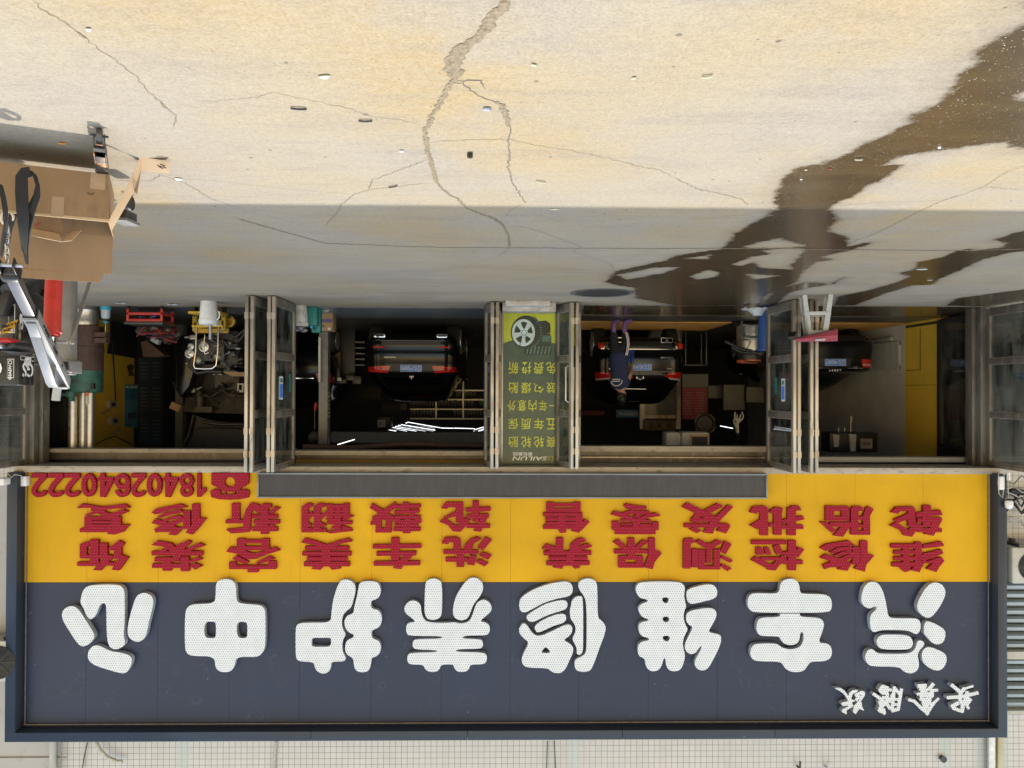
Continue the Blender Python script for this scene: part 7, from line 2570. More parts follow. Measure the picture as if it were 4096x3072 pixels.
# items on the floor of the first bay
q = G(423, 1226)
t_ = thing('spray_bottle', 'clear plastic bottle with blue ends standing by the brown heater', 'bottle', (q.x, q.y, 0))
s_ = q.y/2900*.464
MB().lathe([(.088, 0), (.09, .01), (.09, 30*s_), (.08, 32*s_)], (q.x, q.y, 0), 22).build('base_cap', MT['cyan'], t_, smooth=40)
MB().lathe([(.078, 32*s_), (.076, 60*s_), (.07, 95*s_), (.05, 106*s_)], (q.x, q.y, 0), 22).build('body', M('milky_plastic', (.40, .47, .52), .3, 0, .1, 5), t_, smooth=40)
MB().lathe([(.055, 106*s_), (.05, 122*s_), (.03, 128*s_)], (q.x, q.y, 0), 18).build('pump_head', MT['black'], t_, smooth=40)
MB().lathe([(.05, 128*s_), (.055, 134*s_), (.02, 140*s_)], (q.x, q.y, 0), 18).build('collar', MT['cyan'], t_, smooth=40)
MB().tube([(q.x, q.y, 138*s_), (q.x, q.y, 235*s_)], .008, 8).build('rod', MT['steel'], t_)
q = G(585, 1222)
t_ = thing('tool_cart', 'low red tool cart heaped with tools and rags on the workshop floor', 'tool cart', (q.x, q.y, 0))
xL, xR = P(505, 1250, q.y).x, P(650, 1250, q.y).x
zt5 = P(0, 1130+330*.464, q.y).z
m_ = MB()
m_.mm((xR, q.y, .12), (xL, q.y+.45, .16))
for x in (xR+.02, xL-.02):
    for y in (q.y+.02, q.y+.43):
        m_.mm((x-.02, y-.02, .06), (x+.02, y+.02, zt5))
m_.mm((xR+.041, q.y, zt5-.05), (xL-.041, q.y+.03, zt5)).mm((xR+.041, q.y+.42, zt5-.05), (xL-.041, q.y+.45, zt5))
m_.build('frame', MT['red'], t_, bevel=.006)
MB().mm((xR-.02, q.y-.03, zt5+.003), (xL+.03, q.y+.48, zt5+.05)).build('tray', MT['darksteel'], t_, bevel=.006)
m_ = MB()
for x in (xR+.03, xL-.03):
    for y in (q.y+.03, q.y+.42):
        m_.lathe([(.03, -.015), (.03, .015)], (x, y, .03), 14, Matrix.Rotation(R(90), 3, 'Y'))
m_.build('caster', MT['tyre'], t_)
for k in range(9):
    a = Vector((random.uniform(xR+.06, xL-.06), q.y+random.uniform(.05, .35), .19+random.uniform(0, .06)))
    d = Vector((random.uniform(-.16, .16), random.uniform(-.05, .1), random.uniform(0, .05)))
    MB().tube([a-d*.5, a+d*.5], random.choice((.011, .016, .022)), 8).build('tool', random.choice((MT['chrome'], MT['bluep'], MT['chrome'], MT['red'], MT['black'])), t_, smooth=60)
for px_, py_, nm, mk, lb in ((685, 1212, 'paper_scrap', 'paper', 'white paper scrap on the floor beside the red tool cart'), (478, 1207, 'paper_scrap', 'paper', 'white scrap before the spray bottle near the doorway')):
    q = G(px_, py_)
    rows = [[Vector((q.x+.08*i-.08, q.y+.05*j, .01+.015*((i+j) % 2))) for i in range(3)] for j in range(3)]
    tag(MB().strip(rows, (0, 0, .004)).build(nm, MT[mk], None), lb, 'paper')
t_ = thing('cable_heap', 'heap of red and dark cables, rags and a brown bag behind the red tool cart', 'scrap heap', (0, 14, 0))
t_['label'] = 'heap of dark red cables and rags on the floor behind the tool cart'
q = d2(60, 400, 14.0)
for k in range(10):
    pts = [q+Vector((random.uniform(-.35, .35), random.uniform(-.1, .3), random.uniform(-.15, .18))) for _ in range(4)]
    MB().tube(pts, .014, 6).build('cable', random.choice((MT['maroon'], MT['red'], MT['darkcable'], MT['maroon'])), t_, smooth=60)
m_ = MB()
for k in range(12):
    m_.ball(q+Vector((random.uniform(-.3, .35), random.uniform(.05, .35), random.uniform(-.25, .1))), random.uniform(.06, .13), (1.2, 1, .8), 9, 7)
m_.build('rags', M('grey_rags', (.15, .14, .14), .9, 0, .6, 12), t_, smooth=80)
t_ = thing('brown_carton', 'brown open carton standing behind the cable heap', 'carton', (0, 14.6, 0))
m_ = MB().slab([d2(*p, 14.6) for p in ((-30, 470), (130, 600), (60, 615), (-60, 612), (-80, 480))], (0, .3, 0))
m_.slab([d2(*p, 14.5) for p in ((100, 460), (170, 400), (215, 430), (130, 500))], (0, .25, 0))
m_.build('panels', M('dark_brown_card', (.10, .055, .035), .85, 0, .2, 5), t_)
MB().box(d2(55, 470, 14.4), (.16, .1, .10), Matrix.Rotation(.5, 3, 'Y')).build('grey_box', MT['greyplastic'], t_)
m_ = MB().slab([d2(*p, 13.6) for p in ((640, 742), (835, 752), (835, 786), (720, 784), (655, 752))], (0, .3, 0))
tag(m_.build('cardboard_sheet', MT['card'], None), 'flat brown cardboard lying on the engine beside the folded doors', 'cardboard')
m_ = MB().box(d2(235, 1055, 14.8), (.20, .14, .14), Matrix.Rotation(R(24), 3, 'Y'))
tag(m_.build('small_carton', MT['card'], None), 'small brown carton hanging among cables in front of the raised bonnet', 'carton')
t_ = thing('support_column', 'grey steel column with wires between the posters and the stripped car', 'column', (0, 16.5, 0))
q0, q1 = d2(225, 800, 16.5), d2(290, 800, 16.5)
MB().mm((q1.x, 16.5, 0), (q0.x, 16.7, 3.6)).build('post', MT['greysteel'], t_)
MB().tube([d2(*p, 16.3) for p in ((350, 690), (300, 740), (235, 790), (228, 900), (200, 830))], .012, 6).build('wire', MT['cable'], t_, smooth=60)

# ------------------------------------------------------------------ FOREGROUND, photo left: engine hoist, carton, motorcycle
def w8(x, y, Y):
    return P(x*.4522, 450+y*.4522, Y)


def wf_(x, y, Y):
    return w8(x, y, Y+.12)


def wc(x, y, Y):
    return P(x*.3316, 1050+y*.3316, Y)


cr = thing('engine_hoist', 'silver folding engine hoist with red hydraulic ram and black caster legs', 'engine hoist', (3.4, 5.6, 0))
YM = 5.6
mx = P(258, 1300, YM)
mzt = P(262, 1500, YM).z
# mast
m_ = MB()
a0 = Vector((P(262, 1130, YM).x, YM+.03, .12))
a1 = Vector((P(268, 1500, YM).x, YM, mzt))
m_.bar(a0, a1, .105, .09, Vector((0, 1, 0)))
m_.build('mast', MT['greysteel'], cr, bevel=.008)
m_ = MB()
q0, q1 = wc(765, 1195, YM-.06), wc(880, 1330, YM-.06)
for x0, x1 in ((755, 775), (862, 882)):
    a, b = wc(x0, 1195, YM-.06), wc(x1, 1335, YM-.06)
    m_.mm((b.x, YM-.1, a.z), (a.x, YM+.06, b.z))
a, b = wc(776, 1180, YM-.06), wc(861, 1198, YM-.06)
m_.mm((b.x, YM-.09, a.z), (a.x, YM+.06, b.z))
m_.build('mast_head', MT['silver'], cr, bevel=.004)
for x, y in ((765, 1295), (855, 1310), (885, 965)):
    MB().lathe([(.014, 0), (.014, .03), (.008, .03), (.008, .05)], wc(x, y, YM-.12), 8, Matrix.Rotation(R(90), 3, 'X')).build('bolt', MT['bolt'], cr)
# boom: outer box from the mast head to the sleeve, inner bar to the hook end
B0 = wc(765, 1440, YM)             # rear end
B0 = Vector((B0.x, YM, B0.z))
BE = wc(115, 90, 4.35)
bd = (BE-B0).normalized()


def on_boom(t):
    return B0+(BE-B0)*t


bs = Vector((0, 0, 1)).cross(bd).normalized()
bu = bd.cross(bs)
# where the outer box ends in the picture (about 365, 640 in the zoom)
m_ = MB()
o0, o1 = on_boom(-.02), on_boom(.66)
wv, hv, tk = .082, .085, .006
for s in (-1, 1):
    m_.bar(o0+bs*s*(wv/2-tk/2), o1+bs*s*(wv/2-tk/2), tk, hv, bu)
m_.bar(o0+bu*(hv/2-tk/2), o1+bu*(hv/2-tk/2), wv-2*tk-.001, tk, bu)
m_.bar(o0-bu*(hv/2-tk/2), o1-bu*(hv/2-tk/2), wv-2*tk-.001, tk, bu)
m_.build('boom', MT['silver'], cr, bevel=.003)
m_ = MB().bar(on_boom(.60), on_boom(1.0), wv-2*tk-.006, hv-2*tk-.006, bu)
m_.build('boom_extension', M('brushed_dark_steel', (.12, .12, .125), .35, .5, .12, 9), cr, bevel=.006)
m_ = MB().bar(on_boom(.655), on_boom(.675), wv-.004, hv-.004, bu)
m_.build('rubber_edge', MT['black'], cr)
# bent stiffening strap above the boom
pts = [on_boom(.64)+bu*.05, on_boom(.55)+bu*.075, on_boom(.22)+bu*.175, on_boom(.165)+bu*.165, on_boom(.02)+bu*.06, on_boom(-.02)+bu*.045]
m_ = MB()
for a, b in zip(pts[:-1], pts[1:]):
    m_.bar(a-(b-a).normalized()*.003, b, .062, .008, bu)
m_.build('boom_strap', MT['silver'], cr, bevel=.002)
m_ = MB().bar(on_boom(.235)+bu*.045, on_boom(.235)+bu*.165, .05, .006, bd)
m_.build('strap_strut', MT['silver'], cr)
for t in (.56, .18, .34):
    MB().lathe([(.010, -.004), (.010, .004)], on_boom(t)-bs*(wv/2+.001), 10, Matrix((bu, bd, bs)).transposed()).build('pin_hole', MT['black'], cr)
nside = -bs if (-bs).dot(Vector((-1, -.3, 0))) > 0 else bs
axl = bd if bd.dot(Vector((1, 0, 0))) > 0 else -bd
for tx, t in (('1TON', .50), ('½TON', .33)):
    text(tx, 'lettering', MT['text_black'], cr, on_boom(t)+nside*(wv/2+.003), (.11, .035), ax=-axl if False else (nside.cross(bu)*-1), up=bu, off=.01)
# hook head, chain and hook
he = on_boom(1.0)
m_ = MB()
for s in (-1, 1):
    m_.bar(he+bs*s*.038-bd*.04, he+bs*s*.038+bd*.085, .007, .07, bu)
m_.build('hook_cheek', MT['black'], cr, bevel=.003)
MB().tube([he+bd*.05-bs*.08, he+bd*.05+bs*.08], .012, 10).build('hook_pin', MT['bolt'], cr)
m_ = MB()
m_.bar(he-bd*.07, he-bd*.005, .10, .105, bu)
m_.build('rubber_collar', MT['black'], cr, bevel=.02, smooth=50)
hx_ = he+bd*.05
cz = hx_.z-.03
m_ = MB()
k = 0
while cz > hx_.z-.23:
    m_.ring((hx_.x, hx_.y, cz), .017, .0045, Matrix.Rotation(R(90*(k % 2)+20), 3, 'Z'), 14, 6, sx=.75, sz=1.25)
    cz -= .030
    k += 1
m_.build('chain', MT['steel'], cr)
hb_ = cz-.02
pts = [Vector((hx_.x, hx_.y, hb_+.04))]
for k in range(13):
    a = R(80-k*24)
    pts.append(Vector((hx_.x+.034*math.cos(a)*1.0, hx_.y, hb_-.02+.042*math.sin(a))))
MB().tube(pts, [.011]*4+[.014]*6+[.011, .009, .007, .005], 10).build('hook', MT['steel'], cr, smooth=60)
# ram
r0 = P(222, 1128, 5.42)
r0 = Vector((r0.x, 5.42, .28))
r1 = wc(628, 815, 5.25)
dd = (r1-r0).normalized()
MB().tube([r0, r1], .056, 20).build('ram_cylinder', MT['red'], cr, smooth=60)
MB().tube([r1, r1+dd*.02, r1+dd*.025, r1+dd*.045], [.062, .062, .05, .05], 20).build('ram_collar', MT['red'], cr, smooth=40)
MB().tube([r1+dd*.045, on_boom(.30)-bu*.07], .022, 12).build('ram_rod', MT['chrome'], cr, smooth=60)
m_ = MB()
for s in (-1, 1):
    c_ = on_boom(.30)-bu*.075
    m_.bar(c_+bs*s*.034+bu*.035, c_+bs*s*.034-bu*.05, .007, .06, bd)
m_.build('ram_lug', MT['silver'], cr)
MB().tube([on_boom(.30)-bu*.10-bs*.09, on_boom(.30)-bu*.10+bs*.09], .011, 10).build('ram_pin', MT['bolt'], cr)
# brace rods and pump handle
MB().bar(P(282, 1372, YM-.05), P(362, 1120, YM+.15), .006, .028, Vector((1, 0, 0))).build('brace', MT['silver'], cr)
MB().lathe([(.013, 0), (.013, .05)], P(281, 1372, YM-.10), 10, Matrix.Rotation(R(90), 3, 'X')).build('bolt', MT['bolt'], cr)
a, b = wc(708, 1380, 5.75), wc(672, 1665, 5.75)
MB().tube([a, b], .030, 14).build('pump_handle', MT['greyplastic'], cr, smooth=60)
# base and legs
fl = G(395, 511)
Lf = Vector((P(395, 600, 4.12).x, 4.13, .10))
foot = Vector((a0.x, YM+.05, .10))
m_ = MB()
m_.bar(foot+Vector((-.35, 0, 0)), foot+Vector((.35, 0, 0)), .10, .08)
m_.build('base_beam', MT['greysteel'], cr, bevel=.006)
orange = M('orange_worn_leg', (.055, .055, .056), .45, .4, .3, 10, dirt=((.55, .22, .05), .42, 13))
for end, st in ((Lf, foot+Vector((-.3, 0, 0))), (Vector((3.55, 3.85, .10)), foot+Vector((.3, 0, 0)))):
    d = (end-st).normalized()
    sd = Vector((-d.y, d.x, 0))
    m_ = MB()
    e1 = end
    for s in (-1, 1):
        m_.bar(st+sd*s*.029, e1+sd*s*.029, .006, .064, Vector((0, 0, 1)))
    m_.bar(st+Vector((0, 0, .029)), e1+Vector((0, 0, .029))-d*.05, .051, .006, Vector((0, 0, 1)))
    m_.bar(st-Vector((0, 0, .029)), e1-Vector((0, 0, .029)), .051, .006, Vector((0, 0, 1)))
    lg = m_.build('leg', orange, cr, bevel=.002)
    wc_ = e1+d*.06
    wc_.z = .043
    rt = Matrix((d, Vector((0, 0, 1)), sd)).transposed()
    w_ = MB().lathe([(.015, -.014), (.037, -.016), (.043, -.010), (.043, .010), (.037, .016), (.015, .014)], wc_, 24, rt)
    w_.build('caster_wheel', M('worn_iron_wheel', (.10, .10, .10), .4, .5, .3, 14), lg, smooth=40)
    m_ = MB()
    for s in (-1, 1):
        m_.bar(wc_+sd*s*.026+Vector((0, 0, -.012)), wc_+sd*s*.026+Vector((0, 0, .075)), .005, .03, d)
    m_.tube([wc_-sd*.045, wc_+sd*.045], .009, 8)
    m_.bar(wc_+Vector((0, 0, .075))-d*.04, wc_+Vector((0, 0, .075))+d*.02, .06, .006)
    m_.build('caster_fork', MT['darksteel'], lg)
# rear caster with its plate beside the carton
cq = G(500, 765)
m_ = MB().lathe([(.02, -.016), (.055, -.018), (.06, 0), (.055, .018), (.02, .016)], (cq.x+.02, cq.y+.1, .06), 20, Matrix.Rotation(R(90), 3, 'Y'))
m_.build('caster_wheel', MT['black'], cr, smooth=40)
q0, q1 = w8(1035, 945, 5.1), w8(1150, 870, 5.1)
m_ = MB().mm((q1.x, 5.05, q1.z), (q0.x, 5.2, q0.z))
m_.build('caster_plate', MT['darksteel'], cr, bevel=.004)
MB().mm((q1.x-.01, 5.03, q0.z+.001), (q0.x+.01, 5.22, q0.z+.02)).build('caster_cap', MT['greysteel'], cr)
# webbing sling hanging from the hook
sl_ = thing('webbing_sling', 'black webbing sling looped over the hoist hook and hanging in front of the carton', 'sling', (3.0, 4.3, .5))
ys = 4.12
rows_ = [
    [(232, 1340), (215, 1200), (240, 1050), (270, 870), (315, 730), (330, 640), (310, 560), (262, 520)],
    [(262, 520), (215, 530), (195, 570), (190, 700), (190, 900), (200, 1080), (215, 1250)],
    [(130, 775), (115, 880), (95, 1000), (70, 1100), (50, 1250)],
    [(-80, 600), (0, 660), (35, 760), (45, 860), (40, 1000), (22, 1150), (10, 1280)],
]
for i, pts in enumerate(rows_):
    wd = (.045, .07, .05, .03)[i]
    m_ = MB()
    q = [w8(x, y, ys-.012*i+.32*max(0, min(1, (y-950)/300))+(.25 if i == 2 else 0)) for x, y in pts]
    rr = []
    for k, v_ in enumerate(q):
        t = (q[min(k+1, len(q)-1)]-q[max(k-1, 0)]).normalized()
        n_ = Vector((t.z, 0, -t.x)).normalized()
        ww = wd*(.75 if k in (0, len(q)-1) else 1)*(1 if i != 0 else (.7, 1, 1.15, 1.15, .9, .55, .4, .5)[k])
        rr.append([v_+n_*ww*.5+Vector((0, .006*math.sin(k*2), 0)), v_, v_-n_*ww*.5+Vector((0, .01*math.cos(k*1.5), 0))])
    m_.strip(rr, (0, .006, 0)).build('strap', MT['blacksat'], sl_, smooth=70)

# large opened carton lying over the hoist legs
bx = thing('large_carton', 'large opened brown carton resting across the hoist legs with drooping flaps', 'carton', (2.7, 4.5, .17))
zb0, zr = .136, .425
Cr = P(438, 705, 4.49)               # front lower corner, photo right
Cr = Vector((Cr.x, 4.49, zb0))
Cl = Vector((P(0, 651, 4.23).x+.35, 4.23-.13, zb0))
ex = (Cl-Cr)
ex.z = 0
ln = ex.length
ex.normalize()
ey = Vector((-ex.y, ex.x, 0))
if ey.y < 0:
    ey = -ey
dp = .52
up_ = Vector((0, 0, 1))


def cb(u, v_, z):
    return Cr+ex*u+ey*v_+up_*(z-zb0)


def panel(pts, th=.006, nrm=None):
    return MB().slab(pts, nrm*th)


MB().slab([cb(0, 0, zb0), cb(ln, 0, zb0), cb(ln, 0, zr), cb(0, 0, zr)], ey*.006).build('front_panel', MT['card'], bx)
MB().slab([cb(0, .0065, zb0), cb(0, dp, zb0), cb(0, dp, zr), cb(0, .0065, zr)], ex*.006).build('side_panel', MT['card'], bx)
MB().slab([cb(.0065, dp-.006, zb0), cb(ln, dp-.006, zb0), cb(ln, dp-.006, zr), cb(.0065, dp-.006, zr)], ey*.006).build('back_panel', MT['card'], bx)
MB().slab([cb(.007, .0065, zb0+.001), cb(ln, .0065, zb0+.001), cb(ln, dp-.0065, zb0+.001), cb(.007, dp-.0065, zb0+.001)], up_*.006).build('bottom_panel', MT['card'], bx)
zf1 = zr+.245
zf2 = zf1+.06
lean = ey*.05
MB().slab([cb(.004, dp, zr), cb(ln, dp, zr), cb(ln, dp, zf1)+lean, cb(.012, dp, zf1)+lean], ey*.006).build('back_flap', MT['card'], bx)
MB().slab([cb(.06, dp, zf1+.002)+lean, cb(ln, dp, zf1+.002)+lean, cb(ln, dp, zf2)+lean*1.25, cb(.085, dp, zf2)+lean*1.25], ey*.006).build('flap_edge', MT['card'], bx)
m_ = MB()
m_.strip([[cb(-.001, -.0015, zr-.012), cb(ln*.5, -.0015, zr-.010), cb(ln, -.0015, zr-.012)], [cb(-.002, -.002, zr+.004), cb(ln*.5, -.002, zr+.003), cb(ln, -.002, zr+.004)]], ey*.010)
m_.build('torn_rim', MT['cardpale'], bx)
# packing tape and label marks on the front
tape = M('brown_tape', (.36, .245, .15), .25, 0, .1, 8)
for u0, u1, z0_, z1_ in ((.235, .30, zr-.12, zr-.002), (.02, .10, zb0+.004, zb0+.10)):
    MB().slab([cb(u0, -.0005, z0_), cb(u1, -.0005, z0_), cb(u1+.005, -.0005, z1_), cb(u0+.004, -.0005, z1_)], -ey*.0015).build('packing_tape', tape, bx)
lb_ = MB().slab([cb(.63, -.0005, zb0+.003), cb(.69, -.0005, zb0+.003), cb(.688, -.0005, zb0+.05), cb(.632, -.0005, zb0+.05)], -ey*.0015).build('white_label', MT['paper'], bx)
m_ = MB()
for k in range(3):
    m_.slab([cb(.652, -.0025, zb0+.012+k*.011), cb(.668, -.0025, zb0+.012+k*.011), cb(.668, -.0025, zb0+.018+k*.011), cb(.652, -.0025, zb0+.018+k*.011)], -ey*.001)
m_.build('printed_mark', MT['text_black'], lb_)
text('∩', 'printed_mark', MT['text_black'], bx, cb(.10, -.0035, zb0+.13), (.03, .012), ax=-ex, up=up_)
# drooping side flap: two lengths joined by a torn crease, lying down to the concrete
flp = MB()
s0, s1 = cb(-.002, .01, zr), cb(-.002, .055, zr+.03)
k0, k1 = wf_(1130, 625, 4.48), wf_(1215, 690, 4.52)
e0, e1_ = wf_(1238, 388, 4.47), wf_(1250, 505, 4.56)
g0_, g1_ = wf_(1490, 435, 4.44), wf_(1490, 530, 4.54)
g0_.z = max(g0_.z, .004)
s1 = wf_(985, 1045, 4.46)
s0 = wf_(958, 962, 4.37)
th = Vector((.004, .006, .006))
MB().slab([s0, wf_(1148, 600, 4.47), wf_(1175, 712, 4.52), s1], th).build('side_flap', MT['cardpale'], bx)
MB().slab([wf_(1150, 597, 4.465), e0, e1_, wf_(1190, 700, 4.525)], th).build('side_flap', MT['cardpale'], bx)
MB().slab([wf_(1190, 702, 4.52), e1_, wf_(1232, 560, 4.57), wf_(1215, 715, 4.54)], th).build('torn_edge', MT['card'], bx)
o = MB().slab([e0+Vector((-.002, 0, 0)), wf_(1500, 432, 4.46), wf_(1492, 530, 4.55), e1_+Vector((-.002, 0, 0))], th).build('side_flap', MT['cardpale'], bx)
m_ = MB()
for x, y, w_ in ((1410, 470, 40), (1440, 462, 40), (1455, 482, 30), (1425, 485, 35)):
    m_.tube([wf_(x-w_/2, y-4, 4.47), wf_(x, y+4, 4.47), wf_(x+w_/2, y+10, 4.47)], .004, 6)
m_.build('brown_scribble', MT['wood'], o)
# smaller inner carton showing inside
ib = thing('inner_carton', 'smaller brown carton with pale bent flaps standing inside the large opened carton', 'carton', (2.75, 4.55, .2))
c1, c2, c3 = wf_(285, 1040, 4.62), wf_(545, 1070, 4.58), wf_(655, 985, 4.75)
b1, b2, b3 = Vector((c1.x, c1.y, .16)), Vector((c2.x, c2.y, .16)), Vector((c3.x, c3.y, .16))
t1, t2, t3 = c1+Vector((0, 0, .012)), c2+Vector((0, 0, .03)), c3+Vector((0, 0, .02))
MB().slab([b1, b2, t2, t1], (0, .006, 0)).build('front_panel', MT['card'], ib)
MB().slab([b2+Vector((-.001, .001, 0)), b3, t3, t2+Vector((-.001, .001, 0))], (.006, 0, 0)).build('side_panel', MT['card'], ib)
MB().slab([wf_(280, 1025, 4.60), wf_(525, 1072, 4.57), wf_(545, 1142, 4.54), wf_(275, 1088, 4.57)], (0, .006, .003)).build('front_flap', MT['cardpale'], ib)
MB().slab([wf_(548, 1140, 4.545), wf_(640, 1050, 4.63), wf_(718, 1040, 4.66), wf_(632, 1130, 4.58)], (0, .005, .004)).build('side_flap', MT['cardpale'], ib)
redm = M('red_marker', (.30, .05, .03), .7, 0, .1, 9)
m_ = MB()
for a, b in (((300, 985), (365, 1000)), ((335, 960), (325, 1020)), ((330, 985), (300, 1010)), ((340, 990), (362, 965))):
    m_.tube([wf_(*a, 4.555), wf_(*b, 4.555)], .003, 5)
m_.build('red_character', redm, ib)

# motorcycle, mostly outside the frame
mo = thing('motorcycle', 'black touring motorcycle with printed panniers and a yellow number plate', 'motorcycle', (4.75, 6.6, 0))
Ym = 6.6


def wm(x, y, Y):
    return P(x*.3316, 1050+y*.3316, Y)


def case(name, fl, fr, bl, z0, z1, par):
    """metal case: front-left, front-right and rear-right plan corners"""
    fl, fr, bl = [Vector((p.x, p.y, 0)) for p in (fl, fr, bl)]
    rl = fl+(bl-fr)
    m_ = MB()
    ch = .035
    pts = [fl, fr, bl, rl]
    ring = []
    for i in range(4):
        p, a, b = pts[i], pts[i-1], pts[(i+1) % 4]
        ring += [p+(a-p).normalized()*ch, p+(b-p).normalized()*ch]
    m_.slab([q+up_*z0 for q in ring], up_*(z1-z0))
    return m_.build(name, MT['black'], par, bevel=.008)


tz0, tz1 = wm(200, 1130, Ym).z, wm(200, 1480, Ym).z
fr = wm(222, 1300, Ym-.05)
br = wm(425, 1300, Ym+.42)
fl = fr+Vector((.44, .10, 0))
tc_ = case('top_case', fl, fr, br, tz0, tz1, mo)
# lid seam, corner guards and lettering
fv = (Vector((fr.x, fr.y, 0))-Vector((fl.x, fl.y, 0))).normalized()       # along the face, world +X -> -X
bv = (Vector((br.x, br.y, 0))-Vector((fr.x, fr.y, 0))).normalized()
nf = Vector((fv.y, -fv.x, 0))
nf = nf if nf.y < 0 else -nf
nb = Vector((bv.y, -bv.x, 0))
nb = nb if nb.x < 0 else -nb
fr0 = Vector((fr.x, fr.y, 0))
blen = (Vector((br.x, br.y, 0))-fr0).length
hz_ = tz1-tz0


def strip_on(p0, dirv, n_, u0, u1, v0, v1, mk, nm, th=.004, par=None):
    q = [p0+dirv*u+up_*(tz0+hz_*v_)+n_*.002 for u, v_ in ((u0, v0), (u1, v0), (u1, v1), (u0, v1))]
    return MB().slab(q, n_*th).build(nm, MT[mk] if isinstance(mk, str) else mk, par or tc_)


strip_on(fr0, -fv, nf, .0, .44, .80, .83, 'darksteel', 'lid_seam')
strip_on(fr0, bv, nb, .03, blen-.03, .80, .83, 'darksteel', 'lid_seam')
strip_on(fr0, -fv, nf, .045, .115, .10, .76, 'text_white', 'printed_frame', .002)
strip_on(fr0, -fv, nf, .049, .111, .12, .74, 'black', 'printed_frame_inside', .004)
strip_on(fr0, bv, nb, .05, blen-.06, -.02, .13, 'text_white', 'printed_frame', .002)
strip_on(fr0, bv, nb, .054, blen-.064, .0, .11, 'black', 'printed_frame_inside', .004)


def lbl(s, p0, dirv, n_, u, v_, w_, h_, ax, up=up_, par=None, off=.015):
    text(s, 'lettering', MT['text_white'], par or tc_, p0+dirv*u+up_*(tz0+hz_*v_)+n_*.009, (w_, h_), ax=ax, up=up, off=off)


lbl('GS', fr0, bv, nb, .24, .46, .31, .13, -bv, off=.012)
lbl('GSADV', fr0, bv, nb, .22, .22, .2, .045, -bv, off=.02)
lbl('GSADV', fr0, bv, nb, .24, .055, .18, .03, -bv, off=.02)
lbl('G', fr0, -fv, nf, .25, .42, .17, .15, -fv, off=.012)
lbl('G', fr0, -fv, nf, .25, .90, .1, .03, -fv, off=.02)
lbl('GSADV', fr0, -fv, nf, .08, .56, .13, .03, -up_, -fv if False else fv*-1, off=.02)
MB().ring(fr0-fv*.08+up_*(tz0+hz_*.22)+nf*.008, .016, .003, n=18, k=5).build('round_badge', MT['text_white'], tc_)
m_ = MB()
for p0, dv, n_, us in ((fr0, bv, nb, (.13, .30)),):
    for u in us:
        c_ = p0+dv*u+up_*(tz0+hz_*.80)+n_*.01
        m_.bar(c_-up_*.04, c_+up_*.04, .010, .02, dv)
m_.build('latch', MT['darksteel'], tc_)
# side pannier on the near side
pz0, pz1 = wm(150, 480, Ym+.1).z, wm(150, 920, Ym+.1).z
pf = wm(205, 700, Ym+.05)
pb = wm(290, 700, Ym+.45)
pl_ = pf+Vector((.20, .04, 0))
pc_ = case('side_case', pl_, pf, pb, pz0, pz1, mo)
tz0, hz_ = pz0, pz1-pz0
pf0 = Vector((pf.x, pf.y, 0))
pv = (Vector((pb.x, pb.y, 0))-pf0).normalized()
npv = Vector((pv.y, -pv.x, 0))
npv = npv if npv.x < 0 else -npv
strip_on(pf0, Vector((1, .2, 0)).normalized(), Vector((.2, -1, 0)).normalized(), .02, .085, .08, .85, 'text_white', 'printed_frame', .002, pc_)
strip_on(pf0, Vector((1, .2, 0)).normalized(), Vector((.2, -1, 0)).normalized(), .024, .081, .10, .83, 'black', 'printed_frame_inside', .004, pc_)
lbl('GS', pf0, pv, npv, .2, .52, .2, .13, -pv, par=pc_, off=.03)
lbl('GSADV', pf0, pv, npv, .2, .34, .2, .04, -pv, par=pc_, off=.02)
m_ = MB()
for z in (.72, .9):
    c_ = pf0+pv*.12+up_*(pz0+(pz1-pz0)*z)+npv*.008
    m_.bar(c_-up_*.05, c_+up_*.04, .015, .04, pv)
m_.build('latch', MT['bolt'], pc_)
# plate, lamp, mudguard, wheel and seat
pa, pb_, pc2, pd = wm(5, 865, 6.35), wm(148, 832, 6.30), wm(212, 690, 6.42), wm(72, 738, 6.47)
npl = MB().slab([pa, pb_, pc2, pd], (0, .008, 0)).build('number_plate', MT['plate_yellow'], mo)
axp = (pb_-pa).normalized()
upp = (pa-pd).normalized()
nrmp = axp.cross(upp)
nrmp = nrmp if nrmp.y < 0 else -nrmp
cpl = (pa+pb_+pc2+pd)/4
text('AX798', 'lettering', MT['text_black'], npl, cpl-upp*.03+nrmp*.004, (.20, .05), ax=-axp if axp.x < 0 and False else (-1*axp if axp.x < 0 else axp), up=upp, off=.006)
text('辽A', 'lettering', MT['text_black'], npl, cpl+upp*.045+nrmp*.004, (.11, .04), ax=(-1*axp if axp.x < 0 else axp), up=upp, off=.006)
m_ = MB()
for p in (pa, pb_):
    m_.lathe([(.012, 0), (.012, .008)], p-upp*.02+Vector((0, -.004, 0)), 10, Matrix.Rotation(R(90), 3, 'X'))
m_.build('plate_bolt', MT['bolt'], npl)
m_ = MB().slab([wm(x, y, 6.45) for x, y in ((-120, 900), (0, 905), (80, 900), (130, 930), (110, 965), (0, 970), (-120, 965))], (0, .12, 0))
m_.build('tail_lamp', MT['redlamp'], mo, bevel=.012)
m_ = MB().slab([wm(x, y, 6.5) for x, y in ((-160, 985), (60, 985), (160, 945), (170, 1000), (120, 1040), (-160, 1050))], (0, .5, 0))
m_.build('tail_rack', MT['black'], mo, bevel=.012)
m_ = MB()
m_.tube([wm(-40, 1010, 6.46), wm(40, 1012, 6.46)], .02, 10)
m_.build('rack_bolt', MT['bolt'], mo)
wq = wm(-110, 330, 6.9)
m_ = MB()
prof = [(.20, -.07), (.29, -.085), (.325, -.06), (.335, 0), (.325, .06), (.29, .085), (.20, .07)]
dirw = Vector((.35, 1, 0)).normalized()
